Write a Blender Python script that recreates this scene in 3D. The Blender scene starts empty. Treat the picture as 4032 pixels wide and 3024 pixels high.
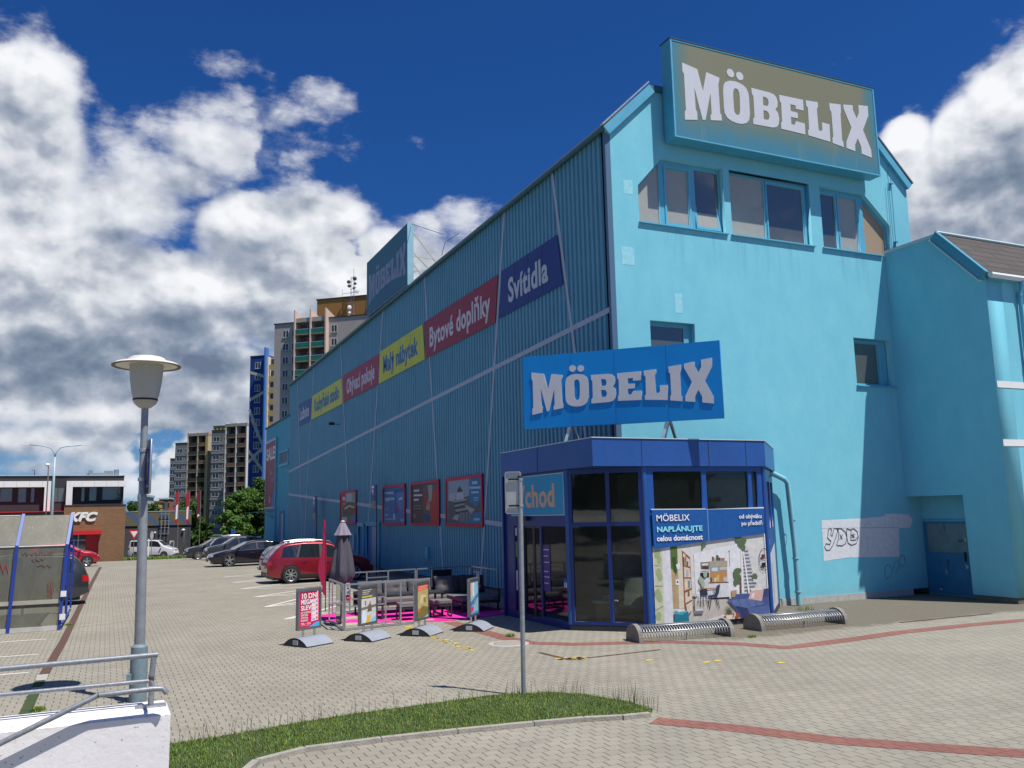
import bpy, bmesh, math, random
import numpy as np
from mathutils import Vector, Matrix

# ------------------------------------------------------------------ camera, sky, sun, exposure
SC = bpy.context.scene
COL = SC.collection
rnd = random.Random(7)

CAM = np.array([-11.87637, -19.19463, 2.68])
HEAD = math.radians(24.9); PIT = math.radians(8.436); ROLL = math.radians(1.2718)
FPX = 3427.0
_f0 = np.array([math.sin(HEAD) * math.cos(PIT), math.cos(HEAD) * math.cos(PIT), math.sin(PIT)])
_r0 = np.array([math.cos(HEAD), -math.sin(HEAD), 0.0])
_u0 = np.cross(_r0, _f0)
_R = math.cos(ROLL) * _r0 - math.sin(ROLL) * _u0
_U = math.sin(ROLL) * _r0 + math.cos(ROLL) * _u0
cam = bpy.data.cameras.new('camera'); camo = bpy.data.objects.new('camera', cam); COL.objects.link(camo)
cam.sensor_width = 36; cam.lens = 36 * FPX / 4032; cam.clip_start = .1; cam.clip_end = 3000
mw = Matrix(((_R[0], _U[0], -_f0[0], CAM[0]), (_R[1], _U[1], -_f0[1], CAM[1]), (_R[2], _U[2], -_f0[2], CAM[2]), (0, 0, 0, 1)))
camo.matrix_world = mw
SC.camera = camo

def ray(x, y):
    d = _f0 * FPX + _R * (x - 2016) - _U * (y - 1512)
    return d / np.linalg.norm(d)
def hit(x, y, ax, v):
    d = ray(x, y); t = (v - CAM[ax]) / d[ax]; return CAM + d * t
def G(x, y, z=0.): return hit(x, y, 2, z)
def FX(x, y, X=0.): return hit(x, y, 0, X)
def FY(x, y, Y=0.): return hit(x, y, 1, Y)
def VP(x, y, p, q):
    p = np.array(p[:2], float); q = np.array(q[:2], float); n = np.array([-(q - p)[1], (q - p)[0]])
    d = ray(x, y); t = ((p - CAM[:2]) @ n) / (d[:2] @ n); return CAM + d * t

SUNV = np.array([.592, -1.0, 2.39]); SUNV /= np.linalg.norm(SUNV)      # towards the sun
sun = bpy.data.lights.new('sun', 'SUN'); suno = bpy.data.objects.new('sun', sun); COL.objects.link(suno)
sun.energy = 5.0; sun.angle = math.radians(.5); sun.color = (1., .95, .87)
suno.rotation_euler = Vector(tuple(-SUNV)).to_track_quat('-Z', 'Y').to_euler()

SC.view_settings.view_transform = 'Standard'; SC.view_settings.look = 'None'
SC.view_settings.exposure = 0.18; SC.view_settings.gamma = 1
SC.render.engine = 'CYCLES'
SC.cycles.max_bounces = 6; SC.cycles.diffuse_bounces = 3; SC.cycles.glossy_bounces = 3
SC.cycles.transparent_max_bounces = 12; SC.cycles.use_denoising = True
SC.cycles.caustics_reflective = False; SC.cycles.caustics_refractive = False

# node helper --------------------------------------------------------------------------------
class NT:
    dim = '3D'
    def __init__(s, tree): s.t = tree; s.n = tree.nodes; s.l = tree.links
    def node(s, typ, **kw):
        n = s.n.new(typ)
        for k, v in kw.items(): setattr(n, k, v)
        return n
    def put(s, sock, v):
        if isinstance(v, bpy.types.NodeSocket): s.l.new(v, sock)
        elif v is not None: sock.default_value = v
    def m(s, op, a, b=None, c=None, clamp=False):
        n = s.node('ShaderNodeMath', operation=op, use_clamp=clamp)
        s.put(n.inputs[0], a); s.put(n.inputs[1], b); s.put(n.inputs[2], c)
        return n.outputs[0]
    def vm(s, op, a, b=None, out=0):
        n = s.node('ShaderNodeVectorMath', operation=op)
        s.put(n.inputs[0], a); s.put(n.inputs[1], b)
        return n.outputs[out]
    def mix(s, f, a, b, typ='MIX'):
        n = s.node('ShaderNodeMix', data_type='RGBA', blend_type=typ)
        s.put(n.inputs[0], f); s.put(n.inputs[6], a); s.put(n.inputs[7], b)
        return n.outputs[2]
    def ramp(s, f, stops, interp='LINEAR'):
        n = s.node('ShaderNodeValToRGB'); cr = n.color_ramp; cr.interpolation = interp
        while len(cr.elements) < len(stops): cr.elements.new(.5)
        for e, (p, c) in zip(cr.elements, stops):
            e.position = p; e.color = (c if len(c) == 4 else (*c, 1)) if isinstance(c, tuple) else (c, c, c, 1)
        s.put(n.inputs[0], f); return n.outputs[0]
    def noise(s, vec, scale, detail=4, rough=.5, out='Fac', dist=0):
        n = s.node('ShaderNodeTexNoise', noise_dimensions=s.dim); s.put(n.inputs['Vector'], vec)
        n.inputs['Scale'].default_value = scale; n.inputs['Detail'].default_value = detail
        n.inputs['Roughness'].default_value = rough; n.inputs['Distortion'].default_value = dist
        return n.outputs[out]
    def comb(s, x, y, z=0.):
        n = s.node('ShaderNodeCombineXYZ'); s.put(n.inputs[0], x); s.put(n.inputs[1], y); s.put(n.inputs[2], z); return n.outputs[0]
    def sep(s, v):
        n = s.node('ShaderNodeSeparateXYZ'); s.put(n.inputs[0], v); return n.outputs
    def sstep(s, v, a, b):
        n = s.node('ShaderNodeMapRange', interpolation_type='SMOOTHSTEP'); s.put(n.inputs[0], v)
        n.inputs[1].default_value = a; n.inputs[2].default_value = b; return n.outputs[0]

# world: Nishita sky with procedural cumulus laid out by direction -----------------------------
world = bpy.data.worlds.new('World'); SC.world = world; world.use_nodes = True
NT.dim = '2D'; w = NT(world.node_tree); w.n.clear()
sky = w.node('ShaderNodeTexSky', sky_type='NISHITA', sun_disc=False)
sky.sun_elevation = math.asin(SUNV[2]); sky.sun_rotation = math.atan2(SUNV[0], SUNV[1]); sky.altitude = 300
sky.air_density = 1.3; sky.dust_density = .3; sky.ozone_density = 3.5
tc = w.node('ShaderNodeTexCoord')
# direction -> (azimuth from heading, elevation) in units of tangent
dirv = w.vm('NORMALIZE', tc.outputs['Generated'])
sx, sy, sz = w.sep(dirv)
azn = w.m('SUBTRACT', w.m('ARCTAN2', sx, sy), HEAD)
azn = w.m('SUBTRACT', azn, w.m('MULTIPLY', w.m('ROUND', w.m('DIVIDE', azn, 2 * math.pi)), 2 * math.pi))
eln = w.m('ARCSINE', sz)
P2 = w.comb(azn, eln, 0)
def dir_uv(kx, ky):          # reference pixel (2212 wide) -> (az, el)
    d = ray(kx * 1.8228, ky * 1.8228)
    return math.atan2(d[0], d[1]) - HEAD, math.asin(d[2])
# (x, y, rx, ry, weight) in reference pixels: where the cumulus banks stand in the sky
BL = [(60, 190, 105, 90, 1.3), (-60, 330, 215, 220, 1.5), (130, 330, 50, 110, .9), (40, 560, 260, 170, 1.3), (270, 590, 150, 80, 1.0),
      (560, 245, 120, 55, .60), (480, 320, 160, 75, .75), (380, 385, 150, 60, .68), (610, 320, 110, 55, .58), (520, 142, 85, 30, .42), (690, 205, 70, 50, .48), (265, 300, 130, 60, .52), (250, 440, 200, 80, .78),
      (540, 490, 120, 80, 1.3), (690, 480, 130, 75, 1.2), (640, 560, 220, 90, 1.3), (830, 560, 120, 80, 1.1), (330, 640, 330, 110, 1.3), (120, 740, 330, 140, 1.4),
      (700, 650, 260, 130, 1.3), (960, 480, 110, 24, .44), (400, 850, 420, 110, 1.3), (180, 950, 330, 42, .8), (420, 975, 330, 70, .85), (90, 1010, 150, 22, .6), (900, 700, 300, 200, 1.2),
      (1000, 470, 90, 30, .50), (380, 1050, 300, 50, .75), (0, 860, 160, 60, .9),
      (2200, 230, 105, 100, 1.5), (2110, 300, 100, 90, 1.4), (1960, 310, 62, 72, 1.1), (2000, 430, 160, 130, 1.5), (2150, 480, 260, 190, 1.6), (2400, 350, 260, 260, 1.6), (2300, 650, 420, 200, 1.5)]
# (x, y, rx, ry, weight): parts of the banks that lie in the shadow of thicker cloud
SHB = [(300, 790, 330, 75, .9), (60, 830, 240, 50, .7), (590, 600, 110, 60, .60), (640, 690, 200, 60, .8), (420, 700, 160, 50, .5), (130, 640, 160, 45, .45), (480, 880, 170, 35, .6), (60, 430, 80, 60, .30), (560, 520, 60, 40, .35), (240, 930, 200, 22, .5),
       (2140, 470, 120, 120, .85), (2080, 400, 70, 60, .5), (2210, 380, 60, 90, .6), (2060, 540, 120, 60, .5), (2300, 500, 150, 150, .9)]
def group(name):
    grp = bpy.data.node_groups.new(name, 'ShaderNodeTree')
    grp.interface.new_socket('P', in_out='INPUT', socket_type='NodeSocketVector')
    grp.interface.new_socket('D', in_out='OUTPUT', socket_type='NodeSocketFloat')
    g = NT(grp); return grp, g, g.node('NodeGroupInput').outputs[0], g.node('NodeGroupOutput').inputs[0]
ks = 1 / 1880.
def field(name, blobs, k1, sm, fl=0.):
    G_, g, gp, go_ = group(name); acc = None
    for (bx, by, rx, ry, wt) in blobs:
        a_, e_ = dir_uv(bx, by); ix, iy = wt / (rx * ks), wt / (ry * ks)
        n_ = g.node('ShaderNodeVectorMath', operation='MULTIPLY_ADD'); g.put(n_.inputs[0], gp); n_.inputs[1].default_value = (ix, iy, 0); n_.inputs[2].default_value = (-a_ * ix, -e_ * iy, 0)
        b = g.m('MULTIPLY_ADD', g.vm('DOT_PRODUCT', n_.outputs[0], n_.outputs[0], out=1), -1. / wt, k1 * wt)
        acc = b if acc is None else g.m('SMOOTH_MAX', acc, b, sm)
    acc = g.m('MAXIMUM', acc, fl)
    return G_, g, gp, go_, acc
GB, g, gp, go_, acc = field('cloud_banks', BL, 1.35, .2, -.9)
# beyond the picture: a few scattered clouds
far = g.sstep(g.m('ABSOLUTE', g.sep(gp)[0]), .70, 1.0)
sc = g.m('MULTIPLY', g.m('SUBTRACT', g.noise(g.vm('MULTIPLY', gp, (1, 1.6, 1)), 2.2, 3, .5), .55), 3.2, clamp=True)
acc = g.m('ADD', g.m('MULTIPLY', g.m('SUBTRACT', 1, far), acc), g.m('MULTIPLY', far, sc)); g.put(go_, g.m('MINIMUM', acc, 3.0))
GS, g, gp, go_, acc = field('cloud_shadow', SHB, 1.2, .25); g.put(go_, acc)
def detail_group(name, d1, d2, useV):
    G_, g, gp, go_ = group(name)
    pn = g.vm('MULTIPLY', gp, (1, 1.3, 1))
    d = g.m('MULTIPLY', g.m('SUBTRACT', g.noise(pn, 6.5, d1, .56), .5), 2.7)
    if useV:
        wv = g.vm('ADD', pn, g.vm('MULTIPLY', g.noise(pn, 16, 4, .6, out='Color'), (.035, .035, 0)))
        for sc_, k_ in ((11, .80), (26, .42), (62, .22)):
            vor = g.node('ShaderNodeTexVoronoi', feature='SMOOTH_F1', voronoi_dimensions='2D'); g.put(vor.inputs['Vector'], wv); vor.inputs['Scale'].default_value = sc_; vor.inputs['Smoothness'].default_value = .25
            d = g.m('MULTIPLY_ADD', g.m('SUBTRACT', .45, vor.outputs['Distance']), k_, d)
    g.put(go_, d); return G_
GD = detail_group('cloud_detail', 8, 0, True); GL = detail_group('cloud_soft', 3, 0, False)
def use(G_, p):
    n = w.node('ShaderNodeGroup'); n.node_tree = G_; w.put(n.inputs[0], p); return n.outputs[0]
B0 = use(GB, P2); N0 = use(GD, P2); D0 = w.m('ADD', B0, N0)
N1 = use(GD, w.vm('ADD', P2, (.007, .014, 0)))
P3 = w.vm('ADD', P2, (.012, .045, 0))
L0 = w.m('ADD', B0, use(GL, P2)); L2 = w.m('ADD', use(GB, P3), use(GL, P3))
# thin wispy cloud is soft and streaky, the thick banks have crisp tops
thin = w.sstep(B0, 1.15, .55)
wisp = w.noise(w.vm('MULTIPLY', P2, (1, 2.2, 1)), 10, 7, .68)
Dw = w.m('MULTIPLY_ADD', thin, w.m('MULTIPLY', w.m('SUBTRACT', wisp, .50), 2.2), D0)
a_c = w.sstep(D0, .40, .66); a_w = w.m('MULTIPLY', w.sstep(Dw, .02, 1.35), .78)
alpha = w.m('ADD', w.m('MULTIPLY', thin, a_w), w.m('MULTIPLY', w.m('SUBTRACT', 1, thin), a_c))
rel = w.m('MULTIPLY', w.m('SUBTRACT', N0, N1), .50)
lrg = w.m('MULTIPLY', w.m('SUBTRACT', L0, L2), .20)
shd = w.m('MINIMUM', use(GS, P2), 1.)
sn = w.noise(w.vm('MULTIPLY', P2, (1, 1.8, 1)), 7, 6, .6)
lit = w.m('ADD', w.m('ADD', rel, lrg), .64)
lit = w.m('SUBTRACT', lit, w.m('MULTIPLY', shd, w.m('MULTIPLY_ADD', sn, .80, .02)))
edge = w.m('MULTIPLY', w.sstep(D0, 1.15, .5), .16)
lit = w.m('ADD', lit, edge, clamp=True)
ccol = w.ramp(lit, [(0., (.135, .175, .255)), (.22, (.21, .26, .345)), (.45, (.36, .40, .475)), (.70, (.62, .645, .69)), (1., (.84, .85, .87))])
SKYK = .088
skyc = w.vm('MULTIPLY', sky.outputs[0], (SKYK * .11, SKYK * .34, SKYK * .74))
hz = w.sstep(eln, .15, -.01)
skyc = w.mix(w.m('MULTIPLY', hz, .75), skyc, (.22, .38, .60, 1))
ccol = w.mix(w.m('MULTIPLY', w.sstep(eln, .09, -.01), .35), ccol, (.45, .52, .62, 1))
al = w.m('MULTIPLY', alpha, .98)
outc = w.mix(al, skyc, ccol)
bg = w.node('ShaderNodeBackground'); w.put(bg.inputs[0], outc); bg.inputs[1].default_value = 1.0
world.cycles.sampling_method = 'NONE'
wo = w.node('ShaderNodeOutputWorld'); w.l.new(bg.outputs[0], wo.inputs[0]); NT.dim = '3D'

# ------------------------------------------------------------------ materials
def srgb(*c):
    return tuple(((v / 255) / 12.92 if v / 255 <= .04045 else ((v / 255 + .055) / 1.055) ** 2.4) for v in c)
MATS = {}
def mat(name, color=(.5, .5, .5), rough=.6, metal=0., noise=0., nscale=3., bump=0., bscale=40., spec=.5, coat=0., em=None, emk=1.):
    if name in MATS: return MATS[name]
    m = bpy.data.materials.new(name); m.use_nodes = True; t = NT(m.node_tree)
    b = t.n['Principled BSDF']; b.inputs['Roughness'].default_value = rough; b.inputs['Metallic'].default_value = metal
    b.inputs['Specular IOR Level'].default_value = spec; b.inputs['Coat Weight'].default_value = coat; b.inputs['Coat Roughness'].default_value = .04
    c = (*color[:3], 1); b.inputs['Base Color'].default_value = c
    pos = t.node('ShaderNodeNewGeometry').outputs['Position']
    if noise:
        f = t.noise(pos, nscale, 6, .6); f2 = t.noise(pos, nscale * 7.3, 4, .6)
        f = t.m('MULTIPLY_ADD', f2, .35, t.m('MULTIPLY', f, .65))
        lo = tuple(v * (1 - noise) for v in color[:3]); hi = tuple(min(1, v * (1 + noise)) for v in color[:3])
        t.put(b.inputs['Base Color'], t.ramp(f, [(.3, lo), (.7, hi)]))
    if bump:
        bn = t.node('ShaderNodeBump'); bn.inputs['Strength'].default_value = bump; bn.inputs['Distance'].default_value = .02
        t.put(bn.inputs['Height'], t.noise(pos, bscale, 4, .6)); t.l.new(bn.outputs[0], b.inputs['Normal'])
    if em: b.inputs['Emission Color'].default_value = (*em, 1); b.inputs['Emission Strength'].default_value = emk
    MATS[name] = m; return m

def vcol_mat(name, rough=.5, spec=.4):
    if name in MATS: return MATS[name]
    m = bpy.data.materials.new(name); m.use_nodes = True; t = NT(m.node_tree); b = t.n['Principled BSDF']
    a = t.node('ShaderNodeAttribute', attribute_name='Col')
    pos = t.node('ShaderNodeNewGeometry').outputs['Position']
    f = t.ramp(t.noise(pos, 9, 5, .6), [(.3, .86), (.7, 1.08)])
    t.put(b.inputs['Base Color'], t.mix(1, a.outputs['Color'], f, 'MULTIPLY'))
    b.inputs['Roughness'].default_value = rough; b.inputs['Specular IOR Level'].default_value = spec
    MATS[name] = m; return m
PRINT = vcol_mat('printed_picture', .45)
PRINTS = vcol_mat('weathered_print', .6, .25)

def glass_mat(name, tint=(.02, .025, .025), trans=.0, rough=.03, spec=1.):
    if name in MATS: return MATS[name]
    m = bpy.data.materials.new(name); m.use_nodes = True; t = NT(m.node_tree); b = t.n['Principled BSDF']
    b.inputs['Base Color'].default_value = (*tint, 1); b.inputs['Roughness'].default_value = rough; b.inputs['Specular IOR Level'].default_value = spec; b.inputs['Coat Weight'].default_value = 1; b.inputs['Coat Roughness'].default_value = .01
    pos = t.node('ShaderNodeNewGeometry').outputs['Position']
    bn = t.node('ShaderNodeBump'); bn.inputs['Strength'].default_value = .06; bn.inputs['Distance'].default_value = .05
    t.put(bn.inputs['Height'], t.noise(pos, 1.3, 2)); t.l.new(bn.outputs[0], b.inputs['Normal'])
    if trans:
        tr = t.node('ShaderNodeBsdfTransparent'); tr.inputs[0].default_value = (.85, .9, .88, 1)
        mx = t.node('ShaderNodeMixShader'); mx.inputs[0].default_value = trans
        t.l.new(b.outputs[0], mx.inputs[1]); t.l.new(tr.outputs[0], mx.inputs[2]); t.l.new(mx.outputs[0], t.n['Material Output'].inputs[0])
    MATS[name] = m; return m

def wall_mat(name, base, light, dark, streak=.25, rough=.85):
    m = bpy.data.materials.new(name); m.use_nodes = True; t = NT(m.node_tree); b = t.n['Principled BSDF']
    pos = t.node('ShaderNodeNewGeometry').outputs['Position']
    f = t.noise(t.vm('MULTIPLY', pos, (1, 1, .6)), 1.6, 8, .68)
    c = t.ramp(f, [(.30, dark), (.5, base), (.72, light)])
    f2 = t.noise(t.vm('MULTIPLY', pos, (1, 1, 2.8)), 2.6, 6, .7)           # roller patches
    c = t.mix(t.m('MULTIPLY', t.sstep(f2, .60, .72), .35), c, (*light, 1))
    f3 = t.noise(t.vm('MULTIPLY', pos, (3.5, 3.5, .22)), 1.5, 5, .6)       # rain streaks
    c = t.mix(t.m('MULTIPLY', t.sstep(f3, .56, .75), streak), c, (*dark, 1))
    if name == 'blue_stucco':
        xx, yy, zz_ = t.sep(pos)
        for (xa, xb, zt_, ln) in ((1.0, 3.9, 10.42, 1.6), (4.15, 7.2, 10.42, 1.9), (7.6, 10.0, 10.42, 1.5), (1.1, 2.7, 6.22, 1.3), (8.5, 10.0, 6.2, 1.3)):
            inx = t.m('MULTIPLY', t.sstep(xx, xa - .1, xa + .1), t.sstep(xx, xb + .1, xb - .1)); dz = t.m('SUBTRACT', zt_, zz_)
            run = t.noise(t.comb(t.m('MULTIPLY', xx, 6.), 0., t.m('MULTIPLY', zz_, .25)), 1.0, 4, .7)
            k = t.m('MULTIPLY', t.m('MULTIPLY', inx, t.m('MULTIPLY', t.sstep(dz, 0., .05), t.sstep(dz, ln, .1))), t.m('MULTIPLY', t.sstep(run, .48, .66), .38))
            c = t.mix(k, c, (.11, .33, .42, 1))
    z = t.sep(pos)[2]
    dirt = t.m('MULTIPLY', t.sstep(t.m('ADD', z, t.m('MULTIPLY', t.noise(pos, 3, 4), .7)), 1.0, .35), .35)
    c = t.mix(dirt, c, (dark[0] * .8 + .08, dark[1] * .75, dark[2] * .65, 1))
    t.put(b.inputs['Base Color'], c); b.inputs['Roughness'].default_value = rough; b.inputs['Specular IOR Level'].default_value = .25
    bn = t.node('ShaderNodeBump'); bn.inputs['Strength'].default_value = .35; bn.inputs['Distance'].default_value = .012
    t.put(bn.inputs['Height'], t.m('ADD', t.noise(pos, 5, 5, .6), t.m('MULTIPLY', t.noise(pos, 90, 3, .6), .35))); t.l.new(bn.outputs[0], b.inputs['Normal'])
    MATS[name] = m; return m
STUCCO = wall_mat('blue_stucco', (.19, .555, .68), (.22, .59, .70), (.172, .525, .66))
STUCCO2 = wall_mat('annex_stucco', (.10, .40, .53), (.13, .44, .56), (.085, .36, .49))
M_BLUE = mat('blue_metal_trim', (.11, .40, .56), .4, noise=.12, nscale=2)
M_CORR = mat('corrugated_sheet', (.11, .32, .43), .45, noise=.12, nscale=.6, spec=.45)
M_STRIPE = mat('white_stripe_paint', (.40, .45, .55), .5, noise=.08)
M_WHITE = mat('white_paint', (.78, .78, .77), .55, noise=.06, nscale=4)
M_ULTRA = mat('ultramarine_panel', (.022, .085, .31), .35, noise=.16, nscale=1.1, spec=.5)
M_ULTRA2 = mat('ultramarine_frame', (.006, .032, .18), .35, noise=.1)
M_ROOF = mat('dark_roof_felt', (.055, .045, .042), .9, noise=.25, nscale=3, bump=.4)
M_GREY = mat('grey_plinth', (.16, .165, .17), .85, noise=.25, nscale=4)
M_CONC = mat('concrete', (.40, .385, .35), .9, noise=.22, nscale=5, bump=.5, bscale=60)
M_GALV = mat('galvanised_steel', (.46, .48, .50), .42, .75, noise=.2, nscale=9)
M_STEEL = mat('polished_steel', (.62, .63, .64), .25, 1.)
M_DARK = mat('black_plastic', (.018, .018, .02), .5, noise=.2)
M_CHAR = mat('charcoal_metal', (.035, .037, .042), .5)
M_RUST = mat('rusty_iron', (.10, .055, .04), .85, noise=.4, nscale=14)
M_GLASSD = glass_mat('dark_window_glass', (.09, .095, .09))
M_GLASSW = mat('tower_window_glass', (.035, .045, .06), .25, spec=.5)
M_BLIND = mat('window_blind', (.34, .34, .31), .5, noise=.1, spec=.6, coat=.6)
M_SHOPG = glass_mat('shop_glass', (.02, .024, .024), .72)

def col_mat(c, name=None, **k):
    name = name or 'paint_%02x%02x%02x' % tuple(int(255 * min(1, v)) for v in c[:3])
    return mat(name, c, **k)

# ------------------------------------------------------------------ mesh helpers
class MB:
    def __init__(s): s.v = []; s.f = []; s.mi = []; s.c = []
    def add(s, vs, fs, mi=0, col=None):
        o = len(s.v); s.v.extend([tuple(map(float, v)) for v in vs]); s.f.extend([tuple(i + o for i in f) for f in fs]); s.mi.extend([mi] * len(fs)); s.c.extend([col] * len(fs)); return s
    def box(s, x0, x1, y0, y1, z0, z1, mi=0, col=None):
        vs = [(x, y, z) for z in (z0, z1) for y in (y0, y1) for x in (x0, x1)]
        return s.add(vs, [(0, 2, 3, 1), (4, 5, 7, 6), (0, 1, 5, 4), (2, 6, 7, 3), (0, 4, 6, 2), (1, 3, 7, 5)], mi, col)
    def bar(s, a, b, w, h=None, up=(0, 0, 1), mi=0, col=None):
        a = Vector(tuple(a)); b = Vector(tuple(b)); h = h or w; d = (b - a).normalized(); u = Vector(up)
        if abs(d.dot(u)) > .98: u = Vector((0, 1, 0)) if abs(d.y) < .9 else Vector((1, 0, 0))
        r = d.cross(u).normalized(); u = r.cross(d).normalized()
        vs = []
        for p in (a, b):
            for (i, j) in ((-1, -1), (1, -1), (1, 1), (-1, 1)): vs.append(p + r * (i * w / 2) + u * (j * h / 2))
        return s.add(vs, [(3, 2, 1, 0), (4, 5, 6, 7), (0, 1, 5, 4), (1, 2, 6, 5), (2, 3, 7, 6), (3, 0, 4, 7)], mi, col)
    def tube(s, pts, r, n=8, mi=0, cap=True, col=None):
        pts = [Vector(tuple(p)) for p in pts]; k = len(pts); rr = r if hasattr(r, '__len__') else [r] * k
        u = None; vs = []
        for i, p in enumerate(pts):
            d = (pts[min(i + 1, k - 1)] - pts[max(i - 1, 0)]).normalized()
            if u is None:
                u = Vector((0, 0, 1)) if abs(d.z) < .9 else Vector((1, 0, 0))
            r_ = d.cross(u).normalized(); u = r_.cross(d).normalized()
            for j in range(n):
                a = 2 * math.pi * j / n; vs.append(p + (r_ * math.cos(a) + u * math.sin(a)) * rr[i])
        fs = [(i * n + j, i * n + (j + 1) % n, (i + 1) * n + (j + 1) % n, (i + 1) * n + j) for i in range(k - 1) for j in range(n)]
        if cap: fs += [tuple(range(n))[::-1], tuple((k - 1) * n + j for j in range(n))]
        return s.add(vs, fs, mi, col)
    def lathe(s, prof, c=(0, 0, 0), n=24, axis='z', mi=0, col=None):
        vs = []
        for (r, h) in prof:
            for j in range(n):
                a = 2 * math.pi * j / n; x, y = r * math.cos(a), r * math.sin(a)
                p = (x, y, h) if axis == 'z' else ((x, h, y) if axis == 'y' else (h, x, y))
                vs.append((p[0] + c[0], p[1] + c[1], p[2] + c[2]))
        fs = [(i * n + j, i * n + (j + 1) % n, (i + 1) * n + (j + 1) % n, (i + 1) * n + j) for i in range(len(prof) - 1) for j in range(n)]
        return s.add(vs, fs, mi, col)
    def quad(s, a, b, c, d, mi=0, col=None): return s.add([a, b, c, d], [(0, 1, 2, 3)], mi, col)
    def grid(s, fn, us, vs_, mi=0, flip=False, col=None):
        nu, nv = len(us), len(vs_)
        vs = [fn(u, v) for u in us for v in vs_]
        fs = [(i * nv + j, (i + 1) * nv + j, (i + 1) * nv + j + 1, i * nv + j + 1) for i in range(nu - 1) for j in range(nv - 1)]
        if flip: fs = [f[::-1] for f in fs]
        return s.add(vs, fs, mi, col)
    def build(s, name, mats, parent=None, smooth=False, fixn=True):
        me = bpy.data.meshes.new(name); me.from_pydata(s.v, [], s.f)
        for m_ in (mats if isinstance(mats, (list, tuple)) else [mats]): me.materials.append(m_)
        if any(s.mi): me.polygons.foreach_set('material_index', s.mi)
        if any(c is not None for c in s.c):
            at = me.color_attributes.new('Col', 'FLOAT_COLOR', 'CORNER'); arr = []
            for f, c in zip(s.f, s.c): arr += [*(c or (.5, .5, .5)), 1.] * len(f)
            at.data.foreach_set('color', arr)
        if fixn:
            bm = bmesh.new(); bm.from_mesh(me); bmesh.ops.recalc_face_normals(bm, faces=bm.faces); bm.to_mesh(me); bm.free()
        if smooth:
            me.polygons.foreach_set('use_smooth', [True] * len(me.polygons))
            if smooth is not True:
                try: me.set_sharp_from_angle(angle=math.radians(smooth))
                except Exception: pass
        o = bpy.data.objects.new(name, me); COL.objects.link(o)
        if parent: attach(o, parent)
        return o
def attach(o, parent):
    o.parent = parent; o.matrix_parent_inverse = Matrix.Identity(4)
    r = parent
    while r.parent: r = r.parent
    if r.get('_local') is None: o.matrix_local = WORLD_OF(parent).inverted()   # modelled in world space
def WORLD_OF(o):
    m = Matrix.LocRotScale(o.location, o.rotation_euler, o.scale)
    return WORLD_OF(o.parent) @ m if o.parent else m
def tag(o, label=None, cat=None, group=None, kind=None):
    if label: o['label'] = label
    if cat: o['category'] = cat
    if group: o['group'] = group
    if kind: o['kind'] = kind
    return o
def thing(name, label, cat, loc=(0, 0, 0), rz=0, group=None, local=False):
    o = bpy.data.objects.new(name, None); COL.objects.link(o); o.empty_display_size = .3
    o.location = tuple(map(float, loc)); o.rotation_euler = (0, 0, rz)
    if local: o['_local'] = 1
    return tag(o, label, cat, group)
def part(o, parent):       # local-space child
    o.parent = parent; return o
def copy_tree(o, parent=None):
    c = o.copy(); COL.objects.link(c); c.parent = parent
    for ch in [x for x in bpy.data.objects if x.parent == o]: copy_tree(ch, c)
    return c

def frame3(o, u, v):
    o = Vector(tuple(o)); u = Vector(tuple(u)).normalized(); v = Vector(tuple(v)).normalized(); n = u.cross(v).normalized()
    return Matrix(((u.x, v.x, n.x, o.x), (u.y, v.y, n.y, o.y), (u.z, v.z, n.z, o.z), (0, 0, 0, 1)))
def holed(polys, M, depth, name, mt, parent=None, front=0.):
    """flat plate with holes; plate spans local z from front-depth to front (M: local->world)"""
    cu = bpy.data.curves.new(name, 'CURVE'); cu.dimensions = '2D'; cu.fill_mode = 'BOTH'; cu.extrude = depth / 2
    for p in polys:
        sp = cu.splines.new('POLY'); sp.points.add(len(p) - 1); sp.use_cyclic_u = True
        for pt, q in zip(sp.points, p): pt.co = (q[0], q[1], 0, 1)
    to = bpy.data.objects.new(name, cu); COL.objects.link(to)
    me = bpy.data.meshes.new_from_object(to.evaluated_get(bpy.context.evaluated_depsgraph_get()))
    bpy.data.objects.remove(to); bpy.data.curves.remove(cu)
    me.transform(M @ Matrix.Translation((0, 0, front - depth / 2)))
    me.name = name; me.materials.clear(); me.materials.append(mt)
    bm = bmesh.new(); bm.from_mesh(me); bmesh.ops.remove_doubles(bm, verts=bm.verts, dist=1e-5); bmesh.ops.recalc_face_normals(bm, faces=bm.faces); bm.to_mesh(me); bm.free()
    o = bpy.data.objects.new(name, me); COL.objects.link(o)
    if parent: attach(o, parent)
    return o
def rect(x0, y0, x1, y1): return [(x0, y0), (x1, y0), (x1, y1), (x0, y1)]
def text(s, M, size, mt, parent=None, bold=.0, sx=1., shear=0., align='LEFT', depth=.01, name='lettering', space=1., width=None):
    cu = bpy.data.curves.new(name, 'FONT'); cu.body = s; cu.size = size; cu.offset = bold * size; cu.extrude = depth / 2; cu.align_x = align
    cu.shear = shear; cu.space_character = space; cu.resolution_u = 4
    to = bpy.data.objects.new(name, cu); COL.objects.link(to)
    me = bpy.data.meshes.new_from_object(to.evaluated_get(bpy.context.evaluated_depsgraph_get()))
    bpy.data.objects.remove(to); bpy.data.curves.remove(cu)
    if width:
        xs = [v.co.x for v in me.vertices]; sx = width / max(1e-6, (max(xs) - min(xs)))
    me.transform(M @ Matrix.Diagonal((sx, 1, 1, 1)) @ Matrix.Translation((0, 0, depth / 2)))
    me.name = name; me.materials.clear(); me.materials.append(mt)
    o = bpy.data.objects.new(name, me); COL.objects.link(o)
    if parent: attach(o, parent)
    return o
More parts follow.
